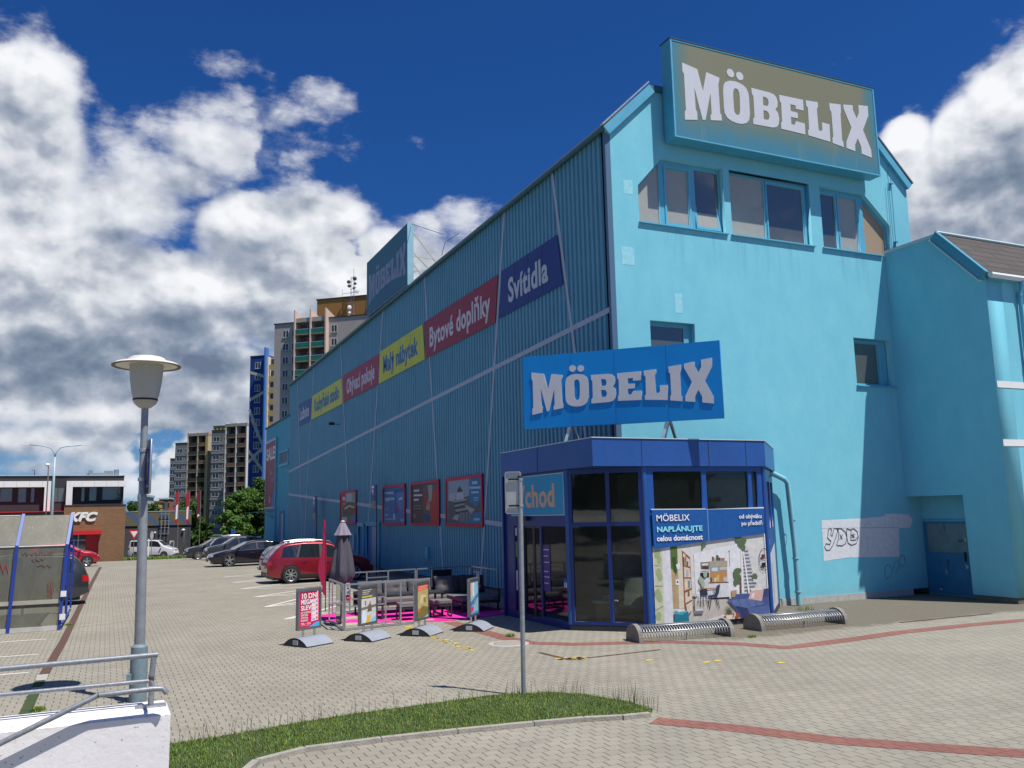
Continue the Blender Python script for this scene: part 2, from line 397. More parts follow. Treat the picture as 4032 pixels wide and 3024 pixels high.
class Panel:
    """flat printed picture in a plane; layers are stacked 1.5 mm apart"""
    def __init__(s, M): s.M = M; s.mb = MB(); s.k = 0
    def poly(s, pts, col, lift=True):
        if lift: s.k += 1
        z = s.k * .0002
        s.mb.add([s.M @ Vector((p[0], p[1], z)) for p in pts], [tuple(range(len(pts)))], 0, col)
    def r(s, x0, y0, x1, y1, col, lift=True): s.poly(rect(x0, y0, x1, y1), col, lift)
    def ell(s, cx, cy, rx, ry, col, n=16, lift=True): s.poly([(cx + rx * math.cos(2 * math.pi * i / n), cy + ry * math.sin(2 * math.pi * i / n)) for i in range(n)], col, lift)
    def build(s, name, parent, m=None): return s.mb.build(name, m or PRINT, parent, fixn=False)
WT = (.75, .75, .76)

def gz(Y): return 0. if Y < 42 else max(-.03 * (Y - 42), -1.5)
def Gs(x, y):
    z = 0.
    for i in range(40):
        p = G(x, y, z); z = .5 * z + .5 * gz(p[1])
    return p

# ------------------------------------------------------------------ ground, paving, road
def paving_mat(name='interlocking_pavers', cols=((.248, .233, .190), (.280, .263, .216), (.312, .293, .242)), red=False):
    m = bpy.data.materials.new(name); m.use_nodes = True; t = NT(m.node_tree); b = t.n['Principled BSDF']
    pos = t.node('ShaderNodeNewGeometry').outputs['Position']
    wob = t.vm('MULTIPLY', t.vm('SUBTRACT', t.noise(pos, 6, 2, out='Color'), (.5, .5, .5)), (.03, .03, 0))
    pos2 = t.vm('ADD', pos, wob)
    x, y, z = t.sep(pos2)
    zig = t.m('MULTIPLY', t.m('PINGPONG', t.m('DIVIDE', x, .1), 1.0), .028)
    v = t.m('DIVIDE', t.m('ADD', y, zig), .165)
    row = t.m('FLOOR', v)
    u = t.m('ADD', t.m('DIVIDE', x, .2), t.m('MULTIPLY', t.m('MODULO', t.m('ADD', row, 1000), 2), .5))
    fu = t.m('ABSOLUTE', t.m('SUBTRACT', t.m('FRACT', u), .5)); fv = t.m('ABSOLUTE', t.m('SUBTRACT', t.m('FRACT', v), .5))
    cell = t.comb(t.m('FLOOR', u), row, 0)
    wn = t.node('ShaderNodeTexWhiteNoise', noise_dimensions='2D'); t.put(wn.inputs['Vector'], cell)
    jv = t.sstep(fv, .465, .49); ju = t.sstep(fu, .45, .485)
    jn = t.noise(pos, 2.2, 3)
    joint = t.m('MAXIMUM', t.m('MULTIPLY', jv, t.m('MULTIPLY_ADD', jn, .5, .12)), t.m('MULTIPLY', ju, t.m('MULTIPLY_ADD', jn, .5, .55)), clamp=True)
    big = t.noise(pos, .35, 5, .6); mid = t.noise(pos, 2.5, 4, .6); fine = t.noise(pos, 130, 2, .7)
    base = t.ramp(big, [(.3, cols[0]), (.5, cols[1]), (.7, cols[2])])
    base = t.mix(t.m('MULTIPLY', t.sstep(mid, .45, .75), .0 if red else .3), base, (.36, .32, .24, 1))
    base = t.mix(1., base, t.ramp(t.m('MULTIPLY_ADD', wn.outputs['Value'], .5, t.m('MULTIPLY', fine, .5)), [(.15, .92), (.85, 1.08)]), 'MULTIPLY')
    # darker, older blocks beside the gable
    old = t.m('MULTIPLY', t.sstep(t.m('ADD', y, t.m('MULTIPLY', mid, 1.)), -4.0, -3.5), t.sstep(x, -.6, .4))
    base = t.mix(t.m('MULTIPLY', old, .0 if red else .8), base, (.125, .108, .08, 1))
    # oil spots and tyre dirt
    sp = t.m('MAXIMUM', t.sstep(t.noise(pos, 3.7, 3, .5), .70, .78), t.m('MULTIPLY', t.sstep(t.noise(t.vm('MULTIPLY', pos, (.5, 2.2, 1)), .5, 4, .6), .60, .72), .6))
    base = t.mix(t.m('MULTIPLY', sp, .35), base, (.12, .11, .10, 1))
    c = t.mix(joint, base, (.06, .052, .042, 1))
    t.put(b.inputs['Base Color'], c); b.inputs['Roughness'].default_value = .85; b.inputs['Specular IOR Level'].default_value = .3
    bn = t.node('ShaderNodeBump'); bn.inputs['Strength'].default_value = .5; bn.inputs['Distance'].default_value = .01
    h = t.m('SUBTRACT', t.m('MULTIPLY_ADD', wn.outputs['Value'], .25, t.m('MULTIPLY', fine, .25)), t.m('MAXIMUM', jv, ju)); t.put(bn.inputs['Height'], h); t.l.new(bn.outputs[0], b.inputs['Normal'])
    return m
PAVE = paving_mat()
ASPH = mat('asphalt', (.06, .06, .06), .9, noise=.25, nscale=3, bump=.4, bscale=80)
RED_P = paving_mat('red_concrete_pavers', ((.215, .095, .075), (.25, .11, .088), (.285, .135, .11)), True)
GRASSB = mat('grass_soil', (.045, .07, .02), .95, noise=.45, nscale=5, bump=.6)
YEL = mat('worn_yellow_paint', (.62, .47, .07), .8, noise=.25, nscale=25)
LINEW = mat('road_marking_white', (.66, .65, .60), .7, noise=.14, nscale=9)

def sheet(name, xs, ys, m, dz=0., kind='structure'):
    mb = MB(); mb.grid(lambda x, y: (x, y, gz(y) + dz), xs, ys); o = mb.build(name, m, fixn=False); tag(o, kind=kind)
    if o.data.polygons[0].normal.z < 0: o.data.flip_normals()
    return o
YS = [-60, -30, 0, 20, 42, 50, 58, 66, 74, 82, 92, 120, 200, 400, 900, 1800]
sheet('ground', [-900, -300, -100, 0, 100, 300, 900], YS, ASPH, -.05)
sheet('paved_yard', [-60, -30, -10, 0, 10, 40], [-60, -30, 0, 20, 42, 50, 58, 66.5], PAVE, 0.)
def flat(name, pts, m, z=.004, kind='structure', label=None, cat=None, group=None, slab=0.):
    mb = MB(); P_ = [(p[0], p[1], gz(p[1]) + z) for p in pts]
    n = len(P_); 
    if slab:
        Q = [(p[0], p[1], -.02) for p in pts]; mb.add(P_ + Q, [tuple(range(n))] + [(i, (i + 1) % n, n + (i + 1) % n, n + i) for i in range(n)])
    else: mb.add(P_, [tuple(range(n))])
    o = mb.build(name, m, fixn=bool(slab))
    if not slab and o.data.polygons[0].normal.z < 0: o.data.flip_normals()
    tag(o, label, cat, group, kind if not cat else None); return o
def ribbon(name, cl, w, m, z=.004, **k):
    cl = [np.array(p[:2], float) for p in cl]; L = []; R = []
    for i, p in enumerate(cl):
        d = cl[min(i + 1, len(cl) - 1)] - cl[max(i - 1, 0)]; d /= np.linalg.norm(d); n = np.array([-d[1], d[0]])
        L.append(p + n * w / 2); R.append(p - n * w / 2)
    mb = MB(); V_ = [(p[0], p[1], gz(p[1]) + z) for p in L] + [(p[0], p[1], gz(p[1]) + z) for p in R]; n = len(cl)
    mb.add(V_, [(n + i, n + i + 1, i + 1, i) for i in range(n - 1)]); o = mb.build(name, m, fixn=False)
    if o.data.polygons[0].normal.z < 0: o.data.flip_normals()
    tag(o, kind='structure'); return o
# red paver bands
ribbon('red_paver_band', [G(2574, 2838), G(2900, 2868), G(3300, 2917), G(3700, 2946), G(4032, 2968), G(4500, 3000)], .36, RED_P)
ribbon('red_paver_band', [(-3.9, 2.0), (-3.93, 0.2), (-3.9, -1.5), (-3.75, -2.35), (-3.1, -3.0), (-2.3, -3.35), (-1.3, -3.8), (-.3, -4.8), (.1, -5.62), (.6, -5.62), (2, -5.52), (3.4, -5.35), (5.6, -5.35), (7.2, -5.45), (14, -5.8)], .38, RED_P)
# worn yellow line and its patches, rusty drainage channel
rr = random.Random(3)
mb = MB()
a_, b_ = G(1000 + 1105 * .5424, 1700 + 1420 * .5424), G(1000 + 1620 * .5424, 1700 + 1600 * .5424)
for i in range(70):
    t_ = rr.random(); p = a_ + (b_ - a_) * t_ + np.array([rr.uniform(-.09, .09), rr.uniform(-.12, .12), 0]); s_ = rr.uniform(.03, .08) * (1.1 - .5 * t_)
    mb.quad((p[0] - s_, p[1] - s_ * .8, .005), (p[0] + s_, p[1] - s_ * .7, .005), (p[0] + s_, p[1] + s_ * .8, .005), (p[0] - s_, p[1] + s_ * .8, .005))
for i in range(26):
    p = G(2200 + rr.uniform(0, 100), 2592 + rr.uniform(-4, 7)); s_ = rr.uniform(.03, .09); mb.quad((p[0] - s_, p[1] - s_ * .7, .005), (p[0] + s_, p[1] - s_ * .7, .005), (p[0] + s_, p[1] + s_ * .7, .005), (p[0] - s_, p[1] + s_ * .7, .005))
for (px_, py_) in ((2780, 2608), (2825, 2602), (3075, 2610), (2555, 2600)):
    p = G(px_, py_); mb.quad((p[0] - .07, p[1] - .05, .005), (p[0] + .08, p[1] - .05, .005), (p[0] + .07, p[1] + .05, .005), (p[0] - .06, p[1] + .05, .005))
tag(mb.build('yellow_marking', YEL), kind='structure')
c3n = lambda x, y: G(2000 + x * .27125, 2150 + y * .27125)
ribbon('drain_channel', [c3n(460, 1548), c3n(900, 1655)], .09, M_RUST, .006)
ribbon('drain_channel', [c3n(900, 1655), c3n(2212, 1508)], .06, M_RUST, .007)
ribbon('drain_channel', [G(3000 + 900 * .6028, 1700 + 1248 * .6028), G(3000 + 1500 * .6028, 1700 + 1188 * .6028)], .09, M_RUST, .006)
ribbon('kerb_gutter', [(-12.82, -4.6), (-12.8, -1.0)], .16, GRASSB, .005)
ribbon('kerb_gutter', [(-12.78, -.9), (-12.66, 4), (-12.55, 12), (-12.38, 24), (-12.1, 40)], .17, M_RUST, .005)
ribbon('kerb_gutter', [(-12.79, -2.9), (-12.8, -2.3)], .17, M_CONC, .009)
ribbon('kerb_gutter', [(-12.79, -1.6), (-12.8, -.95)], .17, M_CONC, .009)
# parking lines: three strokes fanning from a tip at every bay
k6 = lambda x, y: (700 + x * .27125, 2000 + y * .27125)
fans = [((-7.375, 8.85), [(-4.6, 12.9), (-4.1, 11.1), (-3.6, 9.55)]), ((-7.15, 12.62), [(-3.9, 15.6), (-3.4, 13.75), (-3.2, 12.0)]),
        ((-7.02, 16.67), [(-4.6, 18.65), (-2.0, 18.2), (-1.8, 13.6)]), ((-6.9, 20.43), [(-4.4, 22.7), (-4.2, 21.0), (-3.4, 19.0)]),
        ((-6.77, 24.47), [(-3.6, 23.75), (-3.4, 26.8)]), ((-6.53, 29.66), [(-2.0, 29.8)]), ((-6.55, 33.27), [(-1.5, 34)]), ((-7.45, 5.13), [(-5.3, 7.9), (-4.9, 6.7)]),
        ((-6.4, 38.5), [(-1.5, 39)]), ((-6.4, 43.5), [(-1.5, 44)])]
for tip, ends in fans:
    for e in ends:
        ribbon('parking_line', [tip, e], .12, LINEW, .005 + .001 * ends.index(e))
for (yy) in (-2.9, -.55, 1.9, 4.5):
    ribbon('parking_line', [(-13.05, yy), (-17.5, yy + .05)], .09, LINEW, .005)
for a_, b_ in (((660, 680), (1200, 625)),):
    pass
ribbon('chalk_mark', [G(2.3 * 0 + 675 * .43647, 2300 + 385 * .43647), G(1000 * .43647, 2300 + 342 * .43647), G(1205 * .43647, 2300 + 310 * .43647)], .035, mat('faint_chalk', (.55, .53, .48), .9), .005)
ribbon('chalk_mark', [G(740 * .43647, 2300 + 420 * .43647), G(1400 * .43647, 2300 + 415 * .43647)], .03, mat('faint_chalk'), .005)

# manhole cover by the drain
mh = thing('manhole_cover', 'round concrete and iron manhole cover set in the paving by the drain channel', 'manhole cover', G(2003, 2535))
mc = G(2003, 2535)
mb = MB(); mb.lathe([(.0, .012), (.29, .012), (.30, .003)], mc, 28); mb.build('lid', mat('worn_iron', (.30, .28, .25), .8, noise=.25, nscale=20), mh)
mb = MB(); mb.lathe([(.315, .010), (.42, .010), (.43, .002)], mc, 28); mb.build('rim', M_CONC, mh)

# ------------------------------------------------------------------ grass island with kerb
near = [(670, 3300), (1010, 3010), (1200, 2960), (1500, 2921), (1800, 2888), (2100, 2858), (2300, 2840), (2450, 2833), (2560, 2822)]
back = [(2570, 2800), (2480, 2768), (2300, 2738), (2180, 2730), (1950, 2740), (1700, 2775), (1400, 2815), (1150, 2855), (900, 2900), (670, 2935), (300, 2990)]
NG = [G(*p)[:2] for p in near]; BG = [G(*p)[:2] for p in back]
gp_ = NG[:] + BG[:]
gp_.append(np.array([-13.2, -9.5]))
flat('grass_bed', [tuple(p) for p in gp_], GRASSB, .02)
kb = MB()
NGk = [np.array(G(-300, 3420)[:2])] + [np.array(p) for p in NG]
for i in range(len(NGk) - 1):
    d = NGk[i + 1] - NGk[i]; L_ = np.linalg.norm(d); nseg = max(1, int(L_ / 1.0)); d = d / L_
    for k in range(nseg):
        a = NGk[i] + d * (L_ * k / nseg + .006); c = NGk[i] + d * (L_ * (k + 1) / nseg - .006)
        kb.bar((*a, .005), (*c, .005), .09, .10)
tag(kb.build('kerb', mat('kerb_concrete', (.33, .31, .27), .9, noise=.25, nscale=9, bump=.5)), kind='structure')
def inpoly(x, y, P_):
    c = False; n = len(P_); j = n - 1
    for i in range(n):
        if (P_[i][1] > y) != (P_[j][1] > y) and x < (P_[j][0] - P_[i][0]) * (y - P_[i][1]) / (P_[j][1] - P_[i][1]) + P_[i][0]: c = not c
        j = i
    return c
def grass_mat(name, a, b, dry):
    m = bpy.data.materials.new(name); m.use_nodes = True; t = NT(m.node_tree); bs = t.n['Principled BSDF']
    pos = t.node('ShaderNodeNewGeometry').outputs['Position']
    at = t.node('ShaderNodeAttribute', attribute_name='Col')
    f = t.noise(pos, 2.2, 4, .6)
    c = t.ramp(f, [(.3, a), (.6, b), (.8, dry)])
    c = t.mix(1, c, at.outputs['Color'], 'MULTIPLY')
    t.put(bs.inputs['Base Color'], c); bs.inputs['Roughness'].default_value = .6; bs.inputs['Specular IOR Level'].default_value = .25
    tr = t.node('ShaderNodeBsdfTranslucent'); t.put(tr.inputs[0], c); mx = t.node('ShaderNodeMixShader'); mx.inputs[0].default_value = .3
    t.l.new(bs.outputs[0], mx.inputs[1]); t.l.new(tr.outputs[0], mx.inputs[2]); t.l.new(mx.outputs[0], t.n['Material Output'].inputs[0])
    return m
GRASS = grass_mat('grass_blades', (.16, .27, .05), (.235, .345, .08), (.36, .37, .14))
def blades(name, pts, hs, seed, m, wd=.006):
    r_ = random.Random(seed); mb = MB()
    for (x, y), h in zip(pts, hs):
        a = r_.uniform(0, 6.28); lx, ly = math.cos(a), math.sin(a); px, py = -ly, lx; w_ = wd * r_.uniform(.7, 1.4)
        le = h * r_.uniform(.1, .6); k = r_.uniform(.7, 1.15); c = (k, k * r_.uniform(.92, 1.05), k * .9); z = gz(y) + .0
        if r_.random() < .07: c = (1.9, 1.25, .9)
        m1 = (x + lx * le * .35, y + ly * le * .35, z + h * .6); m2 = (x + lx * le, y + ly * le, z + h)
        mb.add([(x - px * w_, y - py * w_, z), (x + px * w_, y + py * w_, z), (m1[0] + px * w_ * .8, m1[1] + py * w_ * .8, m1[2]), (m1[0] - px * w_ * .8, m1[1] - py * w_ * .8, m1[2]), m2], [(0, 1, 2, 3), (3, 2, 4)], 0, c)
    return mb.build(name, m, fixn=False)
r_ = random.Random(11); pts = []; hs = []
xs_ = [p[0] for p in gp_]; ys_ = [p[1] for p in gp_]
while len(pts) < 30000:
    x, y = r_.uniform(-12.2, max(xs_)), r_.uniform(min(min(ys_), -10), max(ys_))
    if not inpoly(x, y, gp_): continue
    if math.hypot(x + 10.1, y + 8.75) < .28 and r_.random() < .75: continue
    if math.hypot((x + 6.0) * .5, y + 7.9) < .22 and r_.random() < .6: continue
    if math.sin(x * 5.1 + 2 * math.sin(y * 3.3)) * math.sin(y * 6.3 + x) > .72 and r_.random() < .55: continue
    pts.append((x, y)); hs.append(r_.uniform(.025, .065) * (1.25 if r_.random() < .12 else 1))
gr = blades('grass', pts, hs, 5, GRASS, .0048); tag(gr, 'mown green grass on the kerbed island with dry straw patches', 'grass', kind='stuff')
# tall seeding stems along the far edge
pts = []; hs = []
for i in range(330):
    k = r_.randrange(len(BG) - 1); t_ = r_.random(); p = BG[k] * (1 - t_) + BG[k + 1] * t_
    if -11.0 > p[0]: continue
    pts.append((p[0] + r_.gauss(0, .06), p[1] + r_.gauss(-.05, .08))); hs.append(r_.uniform(.12, .34))
for i in range(40):
    pts.append((-5.05 + r_.gauss(0, .12), -8.1 + r_.gauss(0, .2))); hs.append(r_.uniform(.12, .36))
ts = blades('tall_grass', pts, hs, 8, grass_mat('grass_stems', (.13, .16, .05), (.17, .18, .07), (.24, .22, .10)), .0026); tag(ts, 'thin seeding grass stems along the far edge of the grass island', 'grass', kind='stuff')

# weeds in the joints
def weed(cx, cy, n, h, seed, label):
    r2 = random.Random(seed)
    o = blades('weed', [(cx + r2.gauss(0, h * .5), cy + r2.gauss(0, h * .5)) for _ in range(n)], [r2.uniform(.4, 1) * h for _ in range(n)], seed, GRASS, .008)
    tag(o, label, 'weed')
p = G(2655, 2455); weed(p[0], p[1], 60, .16, 4, 'leafy weed growing between the two bicycle racks')
p = G(2008, 2507); weed(p[0], p[1], 90, .09, 5, 'low weed tuft at the red paver corner beside the manhole')
p = G(3175, 2412); weed(p[0], p[1], 50, .22, 6, 'tall weed behind the right bicycle rack near the downpipe')
p = G(2960, 2510); weed(p[0], p[1], 60, .07, 7, 'low weeds at the near end of the right bicycle rack')
p = G(270, 2462); weed(p[0], p[1], 160, .07, 9, 'grass tuft in the iron gutter beside the trolley shelter')
p = G(150, 2800); weed(p[0], p[1], 200, .08, 10, 'grass tuft in the gutter just behind the white parapet')

# ------------------------------------------------------------------ the big blue store
MY = lambda x=0.: frame3((0, x, 0), (1, 0, 0), (0, 0, 1))        # gable-parallel plane at Y = x: local (X, z)
def MXp(X=0.):                                                  # facade-parallel plane at X: local (-Y, z)
    return frame3((X, 0, 0), (0, -1, 0), (0, 0, 1))
def zt(Y): return 13.0 - .0135 * Y
BLEN = 45.2
store = thing('store_building', 'big bright blue furniture store with ribbed metal side wall and chamfered gable', 'building', (0, 0, 0))
gpoly = [(0, .18), (11.36, .18), (11.36, 13.0), (9.95, 14.42), (1.47, 14.42), (0, 13.0)]
W_UL = [(.97, 10.46), (3.9, 10.46), (3.9, 12.42), (1.81, 12.42), (.97, 11.5)]
W_UM = rect(4.13, 10.46, 7.16, 12.42)
W_UR = [(7.59, 10.46), (10.45, 10.46), (10.45, 11.5), (9.43, 12.42), (7.59, 12.42)]
W_SL = rect(1.16, 6.26, 2.62, 7.73); W_SR = rect(8.5, 6.27, 9.98, 7.735)
holed([gpoly, W_UL, W_UM, W_UR, W_SL, W_SR], MY(), .26, 'gable_wall', STUCCO, store)
mb = MB(); mb.box(5.06, 10.1, -.012, .25, 0, .18); mb.box(.0, 5.06, .012, .25, 0, .18); mb.build('plinth', mat('plinth_tiles', (.42, .42, .40), .8, noise=.2, nscale=8), store)
mb = MB()
for i in range(13): mb.box(5.1 + i * .4, 5.104 + i * .4, -.0135, -.011, 0, .18)
mb.build('tile_joint', M_GREY, store)
# corrugated side wall
mb = MB(); prof = []; y = .12; per = .25
while y < BLEN:
    prof += [(y, 0.), (y + .13, 0.), (y + .155, .06), (y + .225, .06)]; y += per
prof.append((BLEN, 0.))
vs = []
for (yy, dx) in prof: vs += [(dx, yy, .27), (dx, yy, zt(yy))]
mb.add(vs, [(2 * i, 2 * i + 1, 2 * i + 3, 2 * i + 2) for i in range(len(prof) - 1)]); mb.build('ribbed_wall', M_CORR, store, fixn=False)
mb = MB(); mb.box(-.03, .13, -.001, .12, .27, 12.99); mb.build('corner_trim', mat('corner_trim_blue', (.075, .15, .25), .5), store)
mb = MB(); mb.box(.06, .2, 0.012, BLEN, 0, .27); mb.build('plinth', M_GREY, store)
mb = MB(); mb.box(-.03, .06, .12, BLEN, .25, .27); mb.build('drip_edge', M_BLUE, store)
mb = MB(); mb.box(11.1, 11.36, .27, BLEN, .0, 12.99); mb.build('wall', STUCCO, store)
mb = MB(); mb.box(.21, 11.09, BLEN - .25, BLEN, .0, 12.3); mb.build('wall', STUCCO2, store)
# roof: chamfered slopes and flat top
rp = [(-.12, 0), (-.05, .06), (1.47, 1.50), (9.95, 1.50), (11.42, .06)]
mb = MB(); ys = [-.10, .0, BLEN + .1]
vs = []
for yy in ys: vs += [(px_, yy, zt(yy) + pz_) for px_, pz_ in rp]
nn = len(rp); mb.add(vs, [(k * nn + i, k * nn + i + 1, (k + 1) * nn + i + 1, (k + 1) * nn + i) for k in range(2) for i in range(nn - 1)]); mb.build('roof', M_ROOF, store, fixn=False)
mb = MB()
mb.tube([(-.10, -.06, zt(0) - .05), (-.10, BLEN, zt(BLEN) - .05)], .075, 8); mb.tube([(11.46, -.06, zt(0) - .02), (11.46, BLEN, zt(BLEN) - .02)], .07, 8)
mb.build('gutter', mat('gutter_teal', (.03, .12, .16), .5), store, smooth=40)
# verge boards along the gable
def vboard(name, a, b, h0, h1, y0, y1, m):
    mb = MB(); a = np.array(a); b = np.array(b); d = (b - a) / np.linalg.norm(b - a); n = np.array([-d[1], d[0]])
    if n[1] < 0: n = -n
    P_ = [a + n * h0, b + n * h0, b + n * h1, a + n * h1]
    mb.add([(p[0], yy, p[1]) for yy in (y0, y1) for p in P_], [(0, 1, 2, 3), (7, 6, 5, 4), (0, 4, 5, 1), (1, 5, 6, 2), (2, 6, 7, 3), (3, 7, 4, 0)]); return mb.build(name, m, store)
vboard('verge_board', (-.08, 12.93), (1.46, 14.43), -.20, .06, -.12, -.003, M_BLUE)
vboard('verge_board', (9.96, 14.43), (11.46, 12.93), -.16, .06, -.12, -.003, M_BLUE)
vboard('verge_board', (1.44, 14.42), (9.98, 14.42), -.08, .07, -.10, -.003, mat('dark_teal_trim', (.03, .12, .17), .6))
vboard('flashing', (-.10, 12.97), (1.46, 14.49), .06, .10, -.14, .0, M_GALV)
vboard('flashing', (9.96, 14.49), (11.50, 12.97), .06, .10, -.14, .0, M_GALV)
# lightning conductor
mb = MB(); mb.tube([(10.55, -.12, 14.0), (10.62, -.07, 13.3), (10.60, -.05, 10.6)], .012, 5); mb.tube([(10.45, -.06, 12.9), (10.42, -.05, 10.7)], .008, 5)
mb.box(10.58, 10.70, -.09, 0, 12.9, 12.93); mb.box(10.56, 10.68, -.09, 0, 10.95, 10.98); mb.build('lightning_wire', mat('blue_wire', (.08, .30, .42), .5), store)

def window(name, poly, inner, Y0, store, tilt=None, sill=None, glass=None, fr=.07, fm=None):
    """frame plate with panes; inner = list of pane polygons; returns frame object"""
    fm = fm or M_BLUE
    f = holed([poly] + inner, MY(Y0), .07, 'window', fm, store)
    for k, p in enumerate(inner):
        g_ = glass[k] if glass else M_GLASSD
        holed([p], MY(Y0 + .035), .006, 'pane', g_, f)
    if sill:
        mb = MB(); mb.box(sill[0], sill[1], -.07, .15, sill[2] - .035, sill[2] - .002); mb.build('sill', M_BLUE, f)
    return f
def inset(p, d):       # shrink convex polygon
    n = len(p); ar = sum(p[i][0] * p[(i + 1) % n][1] - p[(i + 1) % n][0] * p[i][1] for i in range(n)); sg = 1 if ar > 0 else -1; out = []
    for i in range(n):
        a, b, c = map(np.array, (p[i - 1], p[i], p[(i + 1) % n])); d1 = (b - a) / np.linalg.norm(b - a); d2 = (c - b) / np.linalg.norm(c - b)
        n1 = np.array([-d1[1], d1[0]]) * sg; n2 = np.array([-d2[1], d2[0]]) * sg; bis = n1 + n2; bis /= (bis @ n1); out.append(tuple(b + bis * d))
    return out
window('w', W_UL, [[(1.0, 10.53), (1.76, 10.53), (1.76, 12.28), (1.0, 11.46)], rect(2.02, 10.62, 2.76, 12.2), rect(3.0, 10.56, 3.84, 12.3)], .16, store, sill=(.95, 3.96, 10.46), glass=[M_BLIND, M_BLIND, M_GLASSD])
window('w', W_UM, [rect(4.16, 10.5, 5.5, 12.34), rect(5.64, 10.56, 7.0, 12.26)], .16, store, sill=(4.08, 7.22, 10.46), glass=[M_BLIND, M_GLASSD])
wr = window('w', W_UR, [rect(7.66, 10.56, 8.32, 12.24), rect(8.47, 10.56, 9.22, 12.24), [(9.50, 10.5), (10.4, 10.5), (10.4, 11.44), (9.50, 12.24)]], .16, store, sill=(7.54, 10.0, 10.46), glass=[M_GLASSD, M_BLIND, mat('tan_blind', (.36, .26, .17), .6, coat=.4)])
window('w', W_SL, [rect(1.19, 6.3, 2.36, 7.62)], .17, store, sill=(1.12, 2.68, 6.26))
window('w', W_SR, [rect(8.53, 6.34, 9.62, 7.6)], .17, store, sill=(8.48, 10.06, 6.27))
mb = MB(); mb.box(.95, 10.3, .8, .85, 10.2, 12.8); mb.box(1, 3, .8, .85, 6, 8); mb.box(8.3, 10.1, .8, .85, 6, 8); mb.build('dark_interior', mat('interior_dark', (.02, .02, .02), .9), store)
# tilted-open sash in the left window and mouldings round the panes
sash = holed([rect(0, 0, .86, 1.76), rect(.07, .08, .79, 1.68)], frame3((2.98, .11, 10.55), (1, 0, 0), (0, .12, 1)), .05, 'open_sash', M_BLUE, store)
holed([rect(.07, .08, .79, 1.68)], frame3((2.98, .135, 10.55), (1, 0, 0), (0, .12, 1)), .006, 'pane', M_BLIND, sash)
for (x0, z0, x1, z1) in ((1.94, 10.54, 2.84, 12.28), (5.57, 10.49, 7.08, 12.34), (7.61, 10.49, 8.38, 12.31), (8.41, 10.49, 9.29, 12.31), (8.51, 6.30, 9.70, 7.68)):
    holed([rect(x0, z0, x1, z1), rect(x0 + .05, z0 + .05, x1 - .05, z1 - .05)], MY(.16), .05, 'sash_frame', mat('sash_blue', (.12, .43, .60), .4), store, front=.026)

# repainted patch with graffiti on the gable, faint patches above
GP = Panel(MY(-.003)); z5 = lambda x, y: (3000 + x * .6028, 1700 + y * .6028)
def g5(x, y): p = FY(*z5(x, y)); return (p[0], p[2])
pt = [(388, 578), (660, 565), (800, 552), (800, 538), (870, 534), (960, 540), (985, 575), (968, 625), (895, 630), (898, 815), (560, 822), (405, 845), (398, 720)]
GP.poly([g5(*q) for q in pt], srgb(214, 219, 226)); GP.poly([g5(*q) for q in [(390, 630), (890, 622), (890, 626), (390, 634)]], srgb(158, 168, 178))
ppatch = GP.build('repainted_patch', store, PRINTS)
for (a_, b_, c_, d_) in ((.35, 9.2, .75, 9.7), (.5, 11.2, .8, 11.6), (2.0, 8.0, 2.25, 8.55)):
    GP = Panel(MY(-.003)); GP.r(a_, b_, c_, d_, srgb(150, 212, 226)); GP.build('filled_patch', store, PRINTS)
def stroke(name, lines, pf, w_, m, parent, n=None):
    mb = MB()
    for L_ in lines:
        P_ = [pf(*q) for q in L_]
        mb.tube(P_, w_, 4, cap=True)
    return mb.build(name, m, parent)
pf = lambda x, y: tuple(FY(*z5(x, y), Y=-.008))
gr_l = [[(432, 672), (434, 640), (446, 628), (456, 640), (450, 672), (460, 682), (466, 650), (476, 628), (492, 632), (494, 655), (480, 700), (462, 745), (444, 772), (420, 772), (410, 752), (420, 730), (445, 735), (452, 712), (440, 705), (428, 690), (432, 672)],
        [(496, 630), (520, 632), (545, 655), (556, 690), (548, 728), (525, 744), (500, 742), (488, 738), (500, 700), (503, 665), (496, 630)],
        [(556, 632), (576, 640), (600, 632), (622, 650), (630, 690), (618, 728), (585, 740), (562, 725), (556, 690), (553, 655), (556, 632)], [(583, 640), (580, 706), (612, 706), (628, 684)],
        [(510, 672), (526, 702)], [(528, 672), (510, 702)], [(585, 672), (606, 690)], [(606, 668), (586, 690)], [(596, 665), (596, 692)]]
stroke('graffiti', gr_l, pf, .011, mat('black_spray_paint', (.05, .055, .07), .7), store)
gr_2 = [[(800, 900), (815, 870), (838, 868), (850, 900), (840, 945), (815, 962), (803, 935), (800, 900)], [(855, 900), (868, 850), (890, 840), (896, 880), (880, 920), (860, 915)], [(900, 850), (905, 805), (930, 812), (935, 850), (918, 885), (900, 862)]]
stroke('graffiti', gr_2, pf, .008, mat('faint_spray_paint', (.08, .25, .36), .8), store)

